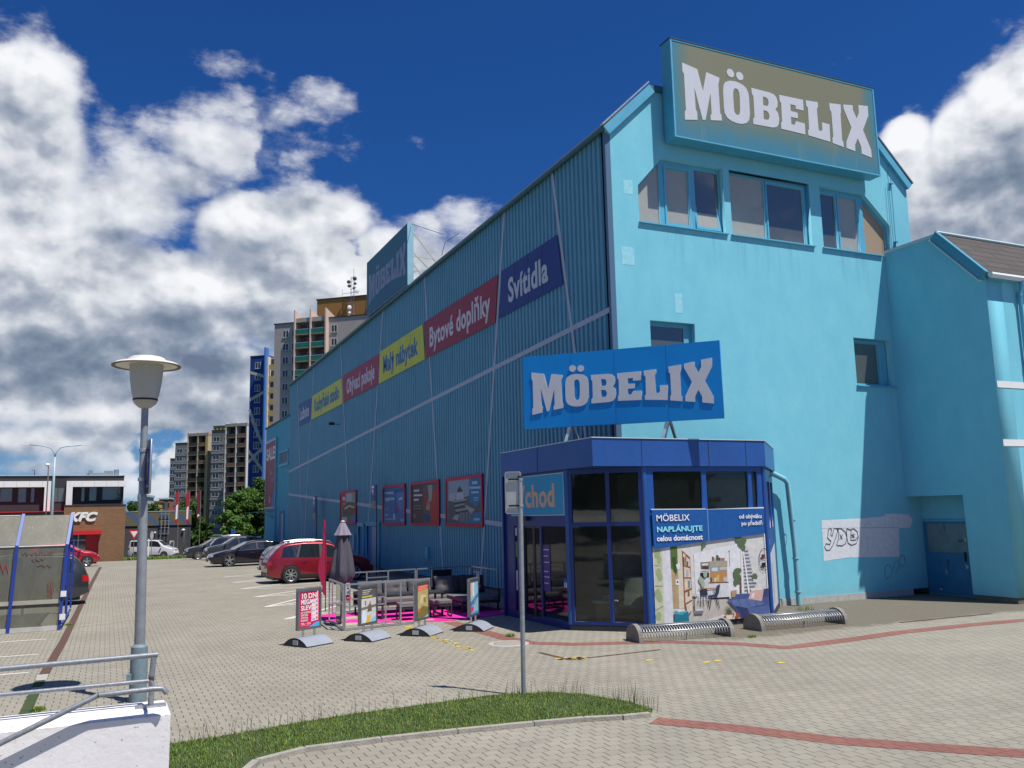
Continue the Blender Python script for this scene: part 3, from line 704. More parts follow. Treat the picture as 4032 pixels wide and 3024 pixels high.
# white diagonal bands and slanting uprights on the ribbed wall
def fband(name, a, b, w_, X=-.012):
    """a, b = (Y, z); w_ = width"""
    a = np.array(a, float); b = np.array(b, float); mb = MB(); d = (b - a) / np.linalg.norm(b - a); n = np.array([-d[1], d[0]]) * w_ / 2
    q = [a - n, b - n, b + n, a + n]; mb.add([(xx, p[0], p[1]) for xx in (X, X + .02) for p in q], [(0, 1, 2, 3), (7, 6, 5, 4), (0, 4, 5, 1), (1, 5, 6, 2), (2, 6, 7, 3), (3, 7, 4, 0)])
    return mb.build(name, M_STRIPE, store)
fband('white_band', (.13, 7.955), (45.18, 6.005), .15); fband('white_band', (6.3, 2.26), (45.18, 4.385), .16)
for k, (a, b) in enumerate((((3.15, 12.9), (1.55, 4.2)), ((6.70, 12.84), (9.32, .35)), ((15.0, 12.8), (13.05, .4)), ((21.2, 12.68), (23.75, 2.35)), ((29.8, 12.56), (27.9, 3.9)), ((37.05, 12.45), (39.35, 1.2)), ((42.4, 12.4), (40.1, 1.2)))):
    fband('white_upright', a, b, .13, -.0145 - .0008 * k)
c4p = lambda x, y: (1800 + x * .42194, 700 + y * .42194)
c3p = lambda x, y: (1100 + x * .42194, 1200 + y * .42194)
SGN = [('Svítidla', 'dark blue strip sign reading Svítidla on the side wall nearest the gable', [(6.92, 10.82), (2.92, 10.86), (2.62, 9.27), (7.28, 9.245)], srgb(30, 60, 140), (.50, .56, .62), (6.45, 3.55), 9.62, .82),
       ('Bytové doplňky', 'red strip sign with pale letters reading Bytové doplňky on the side wall', [(15.05, 10.74), (7.30, 10.79), (7.58, 9.17), (14.78, 9.16)], srgb(165, 40, 62), (.60, .58, .63), (14.35, 8.0), 9.56, .82),
       ('Malý nábytek', 'yellow strip sign with blue letters reading Malý nábytek on the side wall', [(21.58, 10.66), (15.2, 10.70), (14.96, 9.15), (21.86, 9.09)], srgb(222, 228, 50), srgb(40, 110, 165), (21.1, 15.9), 9.52, .82),
       ('Obývací pokoje', 'red strip sign with pale letters reading Obývací pokoje on the side wall', [(29.25, 10.60), (21.76, 10.59), (22.02, 9.08), (28.95, 9.07)], srgb(175, 45, 70), (.60, .58, .63), (28.2, 22.6), 9.46, .82),
       ('Kuchyňské studio', 'yellow strip sign with faded blue letters reading Kuchyňské studio on the side wall', [(37.25, 10.51), (29.42, 10.52), (29.14, 9.02), (37.5, 8.98)], srgb(222, 228, 60), srgb(40, 110, 165), (36.6, 30.0), 9.4, .82),
       ('Ložnice', 'faded blue strip sign reading Ložnice at the far end of the side wall', [(41.9, 10.5), (37.6, 10.42), (37.8, 8.96), (41.5, 8.96)], srgb(60, 85, 150), (.55, .58, .66), (41.3, 38.3), 9.35, .82)]
for (s_, lab, q, c, tcn, (ya, yb), zb_, ch) in SGN:
    so = thing('strip_sign', lab, 'sign', (-.03, (q[0][0] + q[1][0]) / 2, 9.2), group='strip signs along the ribbed side wall')
    mb = MB(); mb.add([(xx, p[0], p[1]) for xx in (-.035, -.015) for p in q], [(0, 1, 2, 3), (7, 6, 5, 4), (0, 4, 5, 1), (1, 5, 6, 2), (2, 6, 7, 3), (3, 7, 4, 0)])
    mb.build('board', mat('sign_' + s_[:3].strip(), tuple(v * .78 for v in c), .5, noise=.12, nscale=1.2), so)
    hs_ = -.012 if ya > 10 else 0
    M_ = Matrix.Translation((-.037, ya, zb_)) @ Matrix(((0, 0, -1, 0), (-1, 0, 0, 0), (.006, 1, 0, 0), (0, 0, 0, 1)))
    text(s_, M_, ch * 1.36, mat('letter_' + s_[:3].strip(), tcn if isinstance(tcn, tuple) else tcn, .5), so, bold=.03, width=ya - yb, depth=.006, space=1.06)
    mb = MB()
    for k in range(1, 4 if ya < 40 else 2):
        yy = q[0][0] + (q[1][0] - q[0][0]) * k / (4 if ya < 40 else 2); mb.box(-.0362, -.035, yy - .008, yy + .008, q[2][1] + .03, q[1][1] - .03)
    mb.build('panel_joint', mat('dark_joint', (.02, .025, .05), .8), so)  # near-black strips mark the joints between panels

# posters in magenta frames
def pmap(ax, v, org, s_):
    if ax == 0: return lambda x, y: (lambda p: (-p[1], p[2]))(FX(org[0] + x * s_, org[1] + y * s_, X=v))
    return lambda x, y: (lambda p: (p[0], p[2]))(FY(org[0] + x * s_, org[1] + y * s_, Y=v))
q2 = pmap(0, -.05, (1550, 1880), 400 / 2212.)
q4 = pmap(0, -.05, (1320, 1850), 380 / 1576.)
MAG = mat('magenta_frame', srgb(190, 20, 62), .45, noise=.15, nscale=4)
def poster(label, ya, yb, za, zb, fill, draw):
    so = thing('wall_poster', label, 'poster', (-.06, (ya + yb) / 2, za), group='framed posters on the ribbed side wall')
    holed([rect(-yb, za, -ya, zb), rect(-yb + .11, za + .11, -ya - .11, zb - .11)], MXp(-.01), .07, 'frame', MAG, so, front=.07)
    pn = Panel(MXp(-.045)); pn.r(-yb + .1, za + .1, -ya - .1, zb - .1, fill); draw(pn); pn.build('print', so)
    return so
def rl(pn, f, x0, y0, x1, y1, c, sk=0):      # rectangle given in crop pixels
    pn.poly([f(x0, y1 + 0), f(x1, y1 - sk), f(x1, y0 - sk), f(x0, y0)], c)
def d4(pn):
    f = q2
    pn.poly([f(1190, 75), f(1640, 25), f(1640, 560), f(1190, 520)], srgb(150, 160, 178))
    pn.poly([f(1190, 520), f(1640, 400), f(1930, 480), f(1930, 1000), f(1190, 990)], srgb(92, 88, 92))
    pn.poly([f(1640, 20), f(1900, -5), f(1925, 300), f(1860, 560), f(1790, 640), f(1640, 520)], srgb(40, 120, 165))
    for (x0, y0, x1, y1, sk) in ((1700, 85, 1820, 150, 8), (1645, 200, 1900, 250, 10), (1690, 305, 1850, 350, 8), (1735, 435, 1850, 455, 4), (1735, 490, 1830, 505, 4)): rl(pn, f, x0, y0, x1, y1, srgb(170, 195, 215), sk)
    pn.poly([f(1200, 345), f(1330, 335), f(1330, 540), f(1200, 500)], srgb(175, 180, 185)); pn.poly([f(1370, 330), f(1510, 310), f(1530, 470), f(1360, 500)], srgb(185, 190, 195))
    pn.poly([f(1380, 330), f(1400, 230), f(1440, 190), f(1480, 260), f(1510, 300)], srgb(40, 55, 50))
    for i, (x0, y0, x1, y1) in enumerate(((1300, 500, 1590, 540), (1320, 600, 1540, 640), (1340, 700, 1600, 745))):
        pn.poly([f(x0, y0), f(x1, y0 - 40), f(x1, y1 - 40), f(x0 + 20, y1 + 20)], srgb(150, 155, 160)); pn.poly([f(x0, y1 + 10), f(x1, y1 - 40), f(x1, y1 - 10), f(x0 + 20, y1 + 50)], srgb(45, 50, 60))
    pn.poly([f(1550, 590), f(1770, 690), f(1690, 800), f(1560, 640)], srgb(165, 165, 160)); pn.poly([f(1330, 820), f(1430, 800), f(1400, 940), f(1280, 900)], srgb(160, 165, 175))
    for x_ in (1440, 1500, 1570, 1640): rl(pn, f, x_, 760, x_ + 45, 980, srgb(120, 125, 135), 5)
    pn.poly([f(1570, 990), f(1660, 930), f(1740, 770), f(1930, 740), f(1935, 1000)], srgb(45, 120, 165)); rl(pn, f, 1740, 890, 1870, 940, srgb(150, 185, 210), 6)
def d3(pn):
    f = q2
    pn.poly([f(640, 170), f(990, 110), f(1000, 990), f(640, 985)], srgb(95, 80, 72))
    pn.poly([f(640, 340), f(720, 300), f(760, 620), f(650, 640)], srgb(150, 42, 34)); pn.poly([f(740, 170), f(840, 160), f(830, 500), f(770, 540)], srgb(165, 160, 150))
    pn.poly([f(850, 290), f(990, 190), f(1000, 420), f(920, 460), f(950, 800), f(1000, 985), f(810, 985), f(800, 620)], srgb(186, 48, 24))
    pn.poly([f(720, 540), f(790, 560), f(780, 720), f(700, 700)], srgb(190, 130, 105)); pn.poly([f(650, 780), f(790, 820), f(780, 960), f(680, 950)], srgb(40, 60, 110)); pn.ell(*f(745, 540), .13, .13, srgb(170, 110, 85))
    for (x0, y0, x1, y1) in ((435, 270, 555, 310), (435, 370, 620, 410), (435, 470, 545, 510)): rl(pn, f, x0, y0, x1, y1, srgb(215, 208, 200), 6)
    for (x0, y0, x1, y1) in ((430, 615, 600, 628), (430, 670, 610, 682), (430, 805, 480, 825), (430, 850, 480, 870)): rl(pn, f, x0, y0, x1, y1, srgb(150, 140, 135), 3)
def d2(pn):
    f = q4
    pn.poly([f(970, 320), f(1150, 290), f(1150, 600), f(1010, 700), f(975, 760)], srgb(40, 80, 140)); pn.poly([f(985, 380), f(1110, 350), f(1115, 620), f(1010, 690)], srgb(75, 125, 180))
    pn.poly([f(1000, 520), f(1030, 600), f(1045, 670), f(1010, 680)], srgb(165, 30, 60)); pn.poly([f(1040, 460), f(1095, 440), f(1095, 480), f(1040, 500)], srgb(190, 205, 220)); pn.poly([f(1075, 410), f(1092, 395), f(1092, 425), f(1070, 430)], srgb(120, 160, 50))
    for (x0, y0, x1, y1) in ((808, 362, 945, 400), (808, 455, 965, 498), (810, 500, 880, 515), (808, 640, 865, 650), (808, 730, 860, 745), (805, 800, 940, 810)): rl(pn, f, x0, y0, x1, y1, srgb(165, 190, 215), 4)
    rl(pn, f, 945, 715, 975, 820, srgb(160, 185, 210)); rl(pn, f, 1065, 800, 1120, 840, srgb(120, 165, 205))
def d1(pn):
    f = q4
    pn.poly([f(105, 385), f(165, 378), f(160, 590), f(105, 590)], srgb(190, 40, 65)); pn.poly([f(165, 380), f(345, 352), f(345, 620), f(165, 600)], srgb(140, 150, 150))
    pn.poly([f(185, 395), f(270, 380), f(270, 520), f(185, 520)], srgb(175, 190, 190)); pn.poly([f(120, 620), f(200, 520), f(320, 540), f(330, 680), f(250, 760), f(130, 740)], srgb(90, 78, 50))
    pn.poly([f(145, 620), f(230, 575), f(310, 600), f(300, 630), f(235, 600), f(160, 650)], srgb(205, 190, 150)); rl(pn, f, 108, 775, 190, 850, srgb(180, 185, 190)); pn.poly([f(240, 860), f(290, 740), f(345, 735), f(345, 860)], srgb(60, 110, 170))
    for (x0, y0, x1, y1) in ((118, 440, 160, 500), (125, 545, 155, 552), (125, 565, 155, 572), (118, 790, 190, 800)): rl(pn, f, x0, y0, x1, y1, srgb(215, 190, 200))
poster('largest magenta framed poster of a wooden furniture stack, nearest the entrance pavilion', 8.9, 12.57, 2.23, 4.06, srgb(120, 120, 125), d4)
poster('magenta framed poster with a dark brown left half and orange right half', 13.3, 16.84, 2.25, 4.06, srgb(75, 60, 58), d3)
poster('magenta framed poster in plain light blue with white text lines', 17.66, 21.1, 2.26, 4.07, srgb(60, 110, 165), d2)
poster('magenta framed poster of a brown sofa above the grey parasol', 26.0, 29.46, 2.28, 4.07, srgb(110, 105, 95), d1)

# service doors, small boxes on the side wall
for (ya, yb, zz, m_) in ((21.75, 23.85, 2.22, 1), (24.45, 25.45, 2.18, 0)):
    holed([rect(-yb - .1, .0, -ya + .1, zz + .1), rect(-yb, -.0, -ya, zz)], MXp(-.005), .12, 'door_frame', M_BLUE, store, front=.10)
    dd = MB(); dd.box(-.005, .03, ya, yb, .02, zz); d_ = dd.build('door', mat('door_blue', (.035, .16, .36), .5), store)
    if m_:
        mb = MB(); mb.box(-.03, -.0065, ya, ya + 1.3, .02, zz - .05); mb.build('door_leaf', mat('door_leaf_grey', (.28, .38, .46), .5), d_)
    mb = MB(); mb.box(-.05, -.032 if m_ else -.0065, ya + .12, ya + .17, 1.0, 1.2); mb.build('handle', M_DARK, d_)
mb = MB(); mb.box(-.12, -.005, 21.5, 24.05, 2.33, 2.41); mb.box(-.12, -.005, 24.3, 25.6, 2.29, 2.37); mb.build('door_hood', M_BLUE, store)
mb = MB(); mb.box(-.14, -.005, 14.5, 14.86, .95, 1.4); mb.build('meter_box', M_BLUE, store)
mb = MB(); mb.box(-.12, -.005, 26.2, 26.5, 1.0, 1.8); mb.build('meter_box', mat('pale_box', (.30, .42, .50), .5), store)
mb = MB(); mb.tube([(-.01, 29.8, 7.9), (-.35, 30.0, 7.95)], .02, 5); mb.box(-.6, -.3, 29.9, 30.1, 7.88, 8.03); cc = mb.build('security_camera', M_DARK, None); tag(cc, 'small dark security camera bracketed out from the side wall under the yellow strip sign', 'camera')

# ------------------------------------------------------------------ MÖBELIX lettering
LM = [(513, 352), (615, 363), (650, 492), (678, 364), (770, 373), (765, 405), (760, 415), (767, 600), (775, 608), (778, 645), (698, 662), (697, 632), (706, 618), (702, 488), (662, 668), (642, 675), (590, 484), (596, 622), (605, 632), (606, 683), (521, 703), (520, 655), (529, 640), (523, 420), (513, 408)]
LO = [(885, 364), (915, 365), (945, 372), (968, 388), (981, 415), (985, 450), (987, 550), (980, 590), (960, 615), (925, 630), (885, 634), (848, 630), (818, 617), (800, 592), (795, 560), (793, 450), (798, 412), (812, 388), (845, 370)]
LOh = [(888, 408), (902, 412), (911, 428), (914, 460), (914, 535), (911, 562), (903, 576), (891, 580), (879, 576), (870, 560), (868, 535), (866, 455), (868, 430), (876, 413)]
LBo = [(1005, 372), (1150, 364), (1180, 368), (1200, 384), (1208, 412), (1205, 445), (1188, 466), (1208, 486), (1216, 525), (1210, 562), (1192, 585), (1160, 596), (1010, 609), (1011, 572), (1022, 560), (1018, 425), (1007, 410)]
LB1 = [(1092, 406), (1120, 406), (1131, 415), (1136, 435), (1131, 455), (1121, 462), (1092, 464)]
LB2 = [(1092, 497), (1120, 496), (1134, 507), (1139, 527), (1134, 546), (1122, 554), (1092, 556)]
LE = [(1223, 359), (1419, 341), (1421, 415), (1355, 420), (1354, 397), (1311, 400), (1312, 446), (1370, 443), (1370, 482), (1312, 486), (1314, 536), (1342, 533), (1356, 504), (1427, 504), (1428, 579), (1230, 587), (1229, 548), (1238, 537), (1236, 412), (1224, 400)]
LL = [(1443, 337), (1545, 324), (1548, 355), (1536, 372), (1543, 510), (1552, 524), (1566, 522), (1578, 508), (1576, 458), (1642, 456), (1644, 580), (1453, 578), (1452, 545), (1462, 532), (1458, 385), (1445, 375)]
LI = [(1648, 303), (1751, 286), (1752, 345), (1746, 352), (1752, 545), (1762, 552), (1765, 590), (1664, 583), (1663, 548), (1672, 535), (1663, 360), (1651, 352)]
LX = [(1776, 279), (1863, 262), (1864, 295), (1898, 352), (1920, 300), (1918, 246), (2008, 230), (2010, 300), (1952, 420), (2022, 550), (2027, 609), (1930, 600), (1928, 550), (1897, 495), (1870, 550), (1871, 596), (1788, 590), (1789, 548), (1843, 430), (1777, 310)]
def circ(cx, cy, r, n=20): return [(cx + r * math.cos(2 * math.pi * i / n), cy + r * math.sin(2 * math.pi * i / n)) for i in range(n)]
ALLL = [LM, LO, LOh, circ(852, 319, 27), circ(920, 319, 27), LBo, LB1, LB2, LE, LL, LI, LX]
SP = (-1.1, -1.1); SQ = (-.1, -2.1)          # the plane of the sign over the pavilion runs diagonally
csp = lambda x, y: (1850 + x * .4747, 1300 + y * .4747)
s_TL, s_TR, s_BR, s_BL = [VP(*csp(*q), SP, SQ) for q in ((435, 230), (2070, 85), (2108, 735), (450, 822))]
sdir = np.array([1, -1, 0]) / math.sqrt(2)
def to_uv(p, o): d = p - o; return (float(d @ sdir), float(d[2]))
so_ = s_BL.copy(); SW = float((s_BR - s_BL) @ sdir); SH = float(((s_TL - s_BL)[2] + (s_TR - s_BR)[2]) / 2)
letters = [[(lambda u, v: (u / SW, v / SH))(*to_uv(VP(*csp(*q), SP, SQ), so_)) for q in L_] for L_ in ALLL]
def mobelix(M_, W_, H_, m, parent, depth=.02): return holed([[(p[0] * W_, p[1] * H_) for p in L_] for L_ in letters], M_, depth, 'lettering', m, parent, front=depth)
LETW = mat('sign_letter_white', (.56, .58, .63), .5, noise=.04, nscale=2)
sg = thing('entrance_sign', 'bright blue billboard lettered MÖBELIX standing diagonally on the entrance pavilion roof', 'sign', tuple(so_ + sdir * SW / 2))
Ms = frame3(so_, sdir, (0, 0, 1))
holed([rect(0, 0, SW, SH)], Ms, .12, 'board', mat('signal_blue', (.003, .23, .64), .38, noise=.05, nscale=1, spec=.4), sg)
mobelix(Ms, SW, SH, LETW, sg)
mb = MB()
for k in (.257, .482, .742): mb.box(SW * k - .004, SW * k + .004, .001, .003, .02, SH - .02)
o = mb.build('panel_joint', mat('joint_blue', (.002, .13, .45), .6)); o.data.transform(Ms @ Matrix(((1, 0, 0, 0), (0, 0, 1, 0), (0, 1, 0, 0), (0, 0, 0, 1)))); attach(o, sg)
nrm = np.array([-1, -1, 0]) / math.sqrt(2)
for k in (.245, .735):
    bp_ = so_ + sdir * SW * k
    for side in (0,):
        mb = MB(); a = bp_ + np.array([0, 0, .1]) - nrm * .16
        foot = a - sdir * .22 + np.array([0, 0, -.75]) + nrm * .05
        mb.bar(a, foot, .07, .24, up=tuple(nrm)); mb.build('leg', mat('pale_steel_leg', (.52, .66, .70), .4), sg)
        mb = MB(); mb.bar(a, a + sdir * .14 - nrm * .55 + np.array([0, 0, -.8]), .06, .06); mb.build('brace', M_GALV, sg)

# gable sign box
gs = thing('gable_sign', 'huge weathered olive sign box lettered MÖBELIX projecting from the top of the gable', 'sign', (5.75, -.35, 12.8))
gx0, gx1, gz0, gz1 = 1.865, 9.60, 12.82, 15.72
def dirty_sign():
    m = bpy.data.materials.new('weathered_sign_face'); m.use_nodes = True; t = NT(m.node_tree); b = t.n['Principled BSDF']
    pos = t.node('ShaderNodeNewGeometry').outputs['Position']; x, y, z = t.sep(pos)
    ex = t.m('MINIMUM', t.m('SUBTRACT', x, gx0), t.m('SUBTRACT', gx1, x)); ez = t.m('SUBTRACT', z, gz0 + .05)
    n_ = t.noise(t.vm('MULTIPLY', pos, (1, 1, .25)), 1.8, 5, .6)
    e = t.m('MINIMUM', t.m('DIVIDE', ex, .55), t.m('DIVIDE', ez, 1.0)); e = t.m('ADD', e, t.m('MULTIPLY', t.m('SUBTRACT', n_, .5), .9))
    c = t.ramp(t.sstep(e, .0, 1.25), [(0, (.05, .21, .31)), (.45, (.11, .20, .20)), (1, (.20, .205, .14))])
    st = t.noise(t.vm('MULTIPLY', pos, (1, 1, .12)), 3.0, 5, .6); c = t.mix(t.m('MULTIPLY', t.sstep(st, .55, .75), .3), c, (.27, .25, .15, 1))
    t.put(b.inputs['Base Color'], c); b.inputs['Roughness'].default_value = .6; b.inputs['Specular IOR Level'].default_value = .2; MATS['x'] = m; return m
mb = MB(); mb.box(gx0, gx1, -.565, -.12, gz0, gz1); mb.build('case', mat('sign_case_blue', (.07, .34, .48), .4, noise=.1, nscale=2), gs)
mb = MB(); mb.box(gx0 + .06, gx1 - .06, -.572, -.566, gz0 + .05, gz1 - .05); mb.build('face', dirty_sign(), gs)
mb = MB()
mb.box(gx0, gx0 + .05, -.585, -.5665, gz0, gz1); mb.box(gx1 - .05, gx1, -.585, -.5665, gz0, gz1); mb.box(gx0 + .051, gx1 - .051, -.585, -.5665, gz1 - .05, gz1); mb.box(gx0 + .051, gx1 - .051, -.585, -.5665, gz0, gz0 + .04); mb.build('edge_trim', M_BLUE, gs)
mb = MB(); mb.box(gx0 - .02, gx1 + .02, -.60, -.10, gz1 + .002, gz1 + .03); mb.build('cap', mat('dark_cap', (.02, .05, .08), .6), gs)
mb = MB()
for x_ in (2.6, 4.6, 6.8, 8.9): mb.box(x_, x_ + .1, -.12, .0, 13.1, 13.2); mb.box(x_, x_ + .1, -.12, .3, 14.2, 14.3)
mb.bar((9.3, -.2, 15.73), (9.3, -.1, 14.5), .03); mb.build('bracket', M_BLUE, gs)
mobelix(frame3((gx0, -.574, gz0), (1, 0, 0), (0, 0, 1)), gx1 - gx0, gz1 - gz0, LETW, gs, .006)

# roof sign over the side wall
rs = thing('roof_sign', 'dark blue sign box lettered MÖBELIX standing on the roof edge above the side wall', 'sign', (.45, 21.8, 13.3))
mb = MB(); mb.box(.30, .60, 18.25, 25.3, 13.22, 16.2); mb.build('case', mat('roof_sign_case', (.30, .55, .66), .5, noise=.1), rs)
mb = MB(); mb.box(.295, .299, 18.28, 25.27, 13.25, 16.17); mb.build('face', mat('roof_sign_face', (.035, .155, .235), .6, noise=.08), rs)
mobelix(frame3((.294, 25.2, 13.25), (0, -1, 0), (0, 0, 1)), 6.95, 2.75, mat('faded_letter', (.24, .31, .42), .6), rs, .004)
for y_ in (18.5, 20.7, 22.9, 25.0):
    mb = MB(); mb.bar((.64, y_, 15.9), (1.9, y_, 14.4), .05); mb.bar((.64, y_, 15.9), (.64, y_, 13.9), .05); mb.bar((.64, y_, 14.9), (1.4, y_, 14.2), .05); mb.bar((.64, y_, 14.7), (1.75, y_, 14.65), .04)
    mb.build('truss', mat('cream_steel', (.62, .60, .50), .5), rs)
mb = MB(); mb.tube([(.5, 18.2, 16.15), (.5, 14.0, 14.35)], .012, 4); mb.tube([(.6, 14.5, 13.6), (.5, 13.8, 13.95), (.4, 12.0, 13.75)], .012, 4); mb.build('cable', M_DARK, rs)

# ------------------------------------------------------------------ wing on the right with the recessed door
wing = thing('side_wing', 'projecting blue stucco wing with dark slate roof and recessed steel door right of the gable', 'building', (10.12, -1.5, 0))
WX = 10.12; WY = -3.33
lf = [(-.255, .14), (-.255, 10.53), (1.97, 10.53), (3.33, 9.03), (3.33, .14)]          # local (-Y, z)
rec = [(-.2, .15), (1.97, .15), (1.97, 2.91), (-.2, 2.91)]
lfp = [(0.003, 2.912), (0.003, 10.53), (1.97, 10.53), (3.33, 9.03), (3.33, .16), (1.99, .16), (1.96, 2.912)]
holed([lfp], MXp(WX), .65, 'side_wall', STUCCO, wing)
mb = MB(); mb.box(WX + .65, WX + .75, -1.97, -.003, 0, 2.95); mb.build('recess_wall', STUCCO, wing)
mb = MB(); mb.box(WX + .651, 26, WY, WY + .3, .16, 9.03); mb.build('front_wall', STUCCO, wing)
mb = MB(); mb.box(WX + .02, 26, WY + .03, WY + .3, -.01, .158); mb.box(WX + .02, WX + .6, WY + .301, -2.0, -.01, .158); mb.build('plinth', mat('brown_plinth', (.13, .12, .10), .9, noise=.4, nscale=7, bump=.6), wing)
mb = MB(); mb.add([(WX - .02, -1.93, 10.60), (26, -1.93, 10.60), (26, -3.48, 8.93), (WX - .02, -3.48, 8.93)], [(0, 1, 2, 3)])
SL = mat('slate_tiles', (.05, .042, .038), .75, noise=.25, nscale=2.5)
def tile_mat():
    m = bpy.data.materials.new('slate_roof'); m.use_nodes = True; t = NT(m.node_tree); b = t.n['Principled BSDF']
    pos = t.node('ShaderNodeNewGeometry').outputs['Position']; x, y, z = t.sep(pos)
    br = t.node('ShaderNodeTexBrick'); t.put(br.inputs['Vector'], t.comb(t.m('ADD', x, t.m('MULTIPLY', y, .25)), t.m('MULTIPLY', y, 1.45), 0)); br.inputs['Scale'].default_value = 1
    br.inputs['Brick Width'].default_value = 1.1; br.inputs['Row Height'].default_value = .3; br.inputs['Mortar Size'].default_value = .018
    br.inputs['Color1'].default_value = (.062, .05, .045, 1); br.inputs['Color2'].default_value = (.045, .037, .034, 1); br.inputs['Mortar'].default_value = (.012, .01, .01, 1)
    t.put(b.inputs['Base Color'], br.outputs['Color']); b.inputs['Roughness'].default_value = .7
    bn = t.node('ShaderNodeBump'); bn.inputs['Strength'].default_value = .6; bn.inputs['Distance'].default_value = .02; t.put(bn.inputs['Height'], t.m('SUBTRACT', 1, br.outputs['Fac'])); t.l.new(bn.outputs[0], b.inputs['Normal']); return m
mb.build('roof', tile_mat(), wing)
mb = MB(); mb.add([(WX - .02, -1.93, 10.59), (26, -1.93, 10.59), (26, .1, 10.59), (WX - .02, -.01, 10.59)], [(0, 1, 2, 3)]); mb.build('flat_roof', M_ROOF, wing)
def wb(name, a, b, h0, h1, x0, x1, m):
    a = np.array(a, float); b = np.array(b, float); mb = MB(); d = (b - a) / np.linalg.norm(b - a); n = np.array([-d[1], d[0]]); 
    if n[1] < 0: n = -n
    P_ = [a + n * h0, b + n * h0, b + n * h1, a + n * h1]
    mb.add([(xx, p[0], p[1]) for xx in (x0, x1) for p in P_], [(0, 1, 2, 3), (7, 6, 5, 4), (0, 4, 5, 1), (1, 5, 6, 2), (2, 6, 7, 3), (3, 7, 4, 0)]); return mb.build(name, m, wing)
wb('verge_board', (-1.97, 10.60), (-3.44, 9.0), -.24, .04, WX - .14, WX - .003, mat('wing_verge', (.06, .28, .40), .5))
wb('verge_trim', (-1.97, 10.60), (-3.44, 9.0), -.29, -.245, WX - .17, WX - .003, mat('pale_trim', (.45, .58, .62), .45))
wb('flat_trim', (-.02, 10.545), (-1.97, 10.545), -.03, .06, WX - .05, WX - .003, mat('pale_trim'))
mb = MB(); mb.tube([(WX - .02, -1.93, 10.64), (26, -1.93, 10.64)], .05, 6); mb.build('ridge_cap', mat('pale_trim'), wing)
mb = MB(); mb.tube([(WX - .05, -3.53, 8.93), (26, -3.53, 8.93)], .085, 8); mb.build('gutter', mat('pale_gutter', (.68, .72, .72), .45, noise=.1), wing, smooth=40)
mb = MB(); mb.box(WX + .05, 26, WY - .16, WY - .003, 8.83, 8.88); mb.build('soffit', M_BLUE, wing)
z5 = lambda x, y: (3000 + x * .6028, 1700 + y * .6028)
xd = 11.38
mb = MB(); mb.tube([(xd, -3.53, 8.86), (xd, -3.5, 8.7), (xd, -3.42, 8.5), (xd, -3.42, .25)], .055, 8)
for zz in (8.45, 6.5, 4.5, 2.4, .9): mb.lathe([(.07, zz), (.075, zz + .03), (.07, zz + .06)], (xd, -3.42, 0), 10)
mb.build('downpipe', M_BLUE, wing, smooth=50)
mb = MB()
mb.box(WX + .03, 26, WY - .012, WY - .002, 4.19, 4.37); mb.box(WX + .03, 26, WY - .012, WY - .002, 5.80, 5.98); mb.build('white_band', M_WHITE, wing)
dr = MB(); dr.box(WX + .60, WX + .648, -1.95, -.03, .05, 2.15); door = dr.build('door', mat('steel_door_blue', (.03, .17, .34), .5, noise=.2, nscale=3), wing)
dp = MB(); dp.box(WX + .596, WX + .5995, -1.75, -.16, 1.25, 2.1); dp.build('repainted_band', mat('patchy_grey_paint', (.15, .24, .26), .7, noise=.25, nscale=3), door)
dp = MB(); dp.box(WX + .57, WX + .5995, -1.42, -1.36, 1.0, 1.28); dp.build('handle', M_DARK, door)
dp = MB(); dp.box(WX + .585, WX + .5995, -1.95, -.03, 2.15, 2.2); dp.build('door_head', M_BLUE, door)
fx = lambda x, y: tuple(FX(3000 + x * .6028, 1700 + y * .6028, X=WX + .59))
stroke_p = [[(1192, 592), (1186, 612), (1198, 622), (1188, 635), (1200, 648)], [(1285, 705), (1290, 720), (1298, 706), (1304, 722), (1310, 704)], [(1215, 830), (1215, 900)], [(1208, 840), (1222, 845)], [(1208, 860), (1222, 865)]]
mb = MB()
for L_ in stroke_p: mb.tube([fx(*q) for q in L_], .009, 4)
mb.build('graffiti', mat('black_spray_paint'), door)
for (x0, y0, x1, y1) in ((1318, 690, 1335, 720), (1326, 868, 1350, 895), (1198, 900, 1210, 932), (1286, 880, 1292, 905), (1160, 1018, 1182, 1035)):
    mb = MB(); a, b = fx(x0, y0), fx(x1, y1); mb.add([(WX + .594, a[1], a[2]), (WX + .594, b[1], a[2] - .03), (WX + .594, b[1], b[2]), (WX + .594, a[1] - .03, b[2])], [(0, 1, 2, 3)])
    mb.build('peeled_paint', mat('peeled_pale', (.42, .46, .46), .8), door)

# ------------------------------------------------------------------ entrance pavilion at the corner
pav = thing('entrance_pavilion', 'glazed ultramarine entrance pavilion with blue fascia at the corner of the store', 'building', (0, -1, 0))
PP = [(-2.14, 2.4), (-2.14, -1.11), (-.85, -2.4), (2.6, -2.4), (4.98, -.02)]
z4 = lambda x, y: (1900 + x * .6027, 1600 + y * .6027)
c1 = lambda x, y: (2500 + x * .27125, 1700 + y * .27125)
c2 = lambda x, y: (1950 + x * .30135, 1700 + y * .30135)
c3 = lambda x, y: (2000 + x * .27125, 2150 + y * .27125)
c4 = lambda x, y: (2500 + x * .30135, 2050 + y * .30135)
def face(i):
    a = np.array([*PP[i], 0.]); b = np.array([*PP[i + 1], 0.]); L_ = np.linalg.norm(b - a); M_ = frame3(a, b - a, (0, 0, 1))
    def uv(px, py):
        p = VP(px, py, a, b); return float((p - a) @ (b - a) / L_), float(p[2])
    return M_, uv, L_
FT = 3.66
F1, u1, L1 = face(0); F2, u2, L2_ = face(1); F3, u3, L3 = face(2); F4, u4, L4 = face(3)
def U(uv, f, x, y): return uv(*f(x, y))
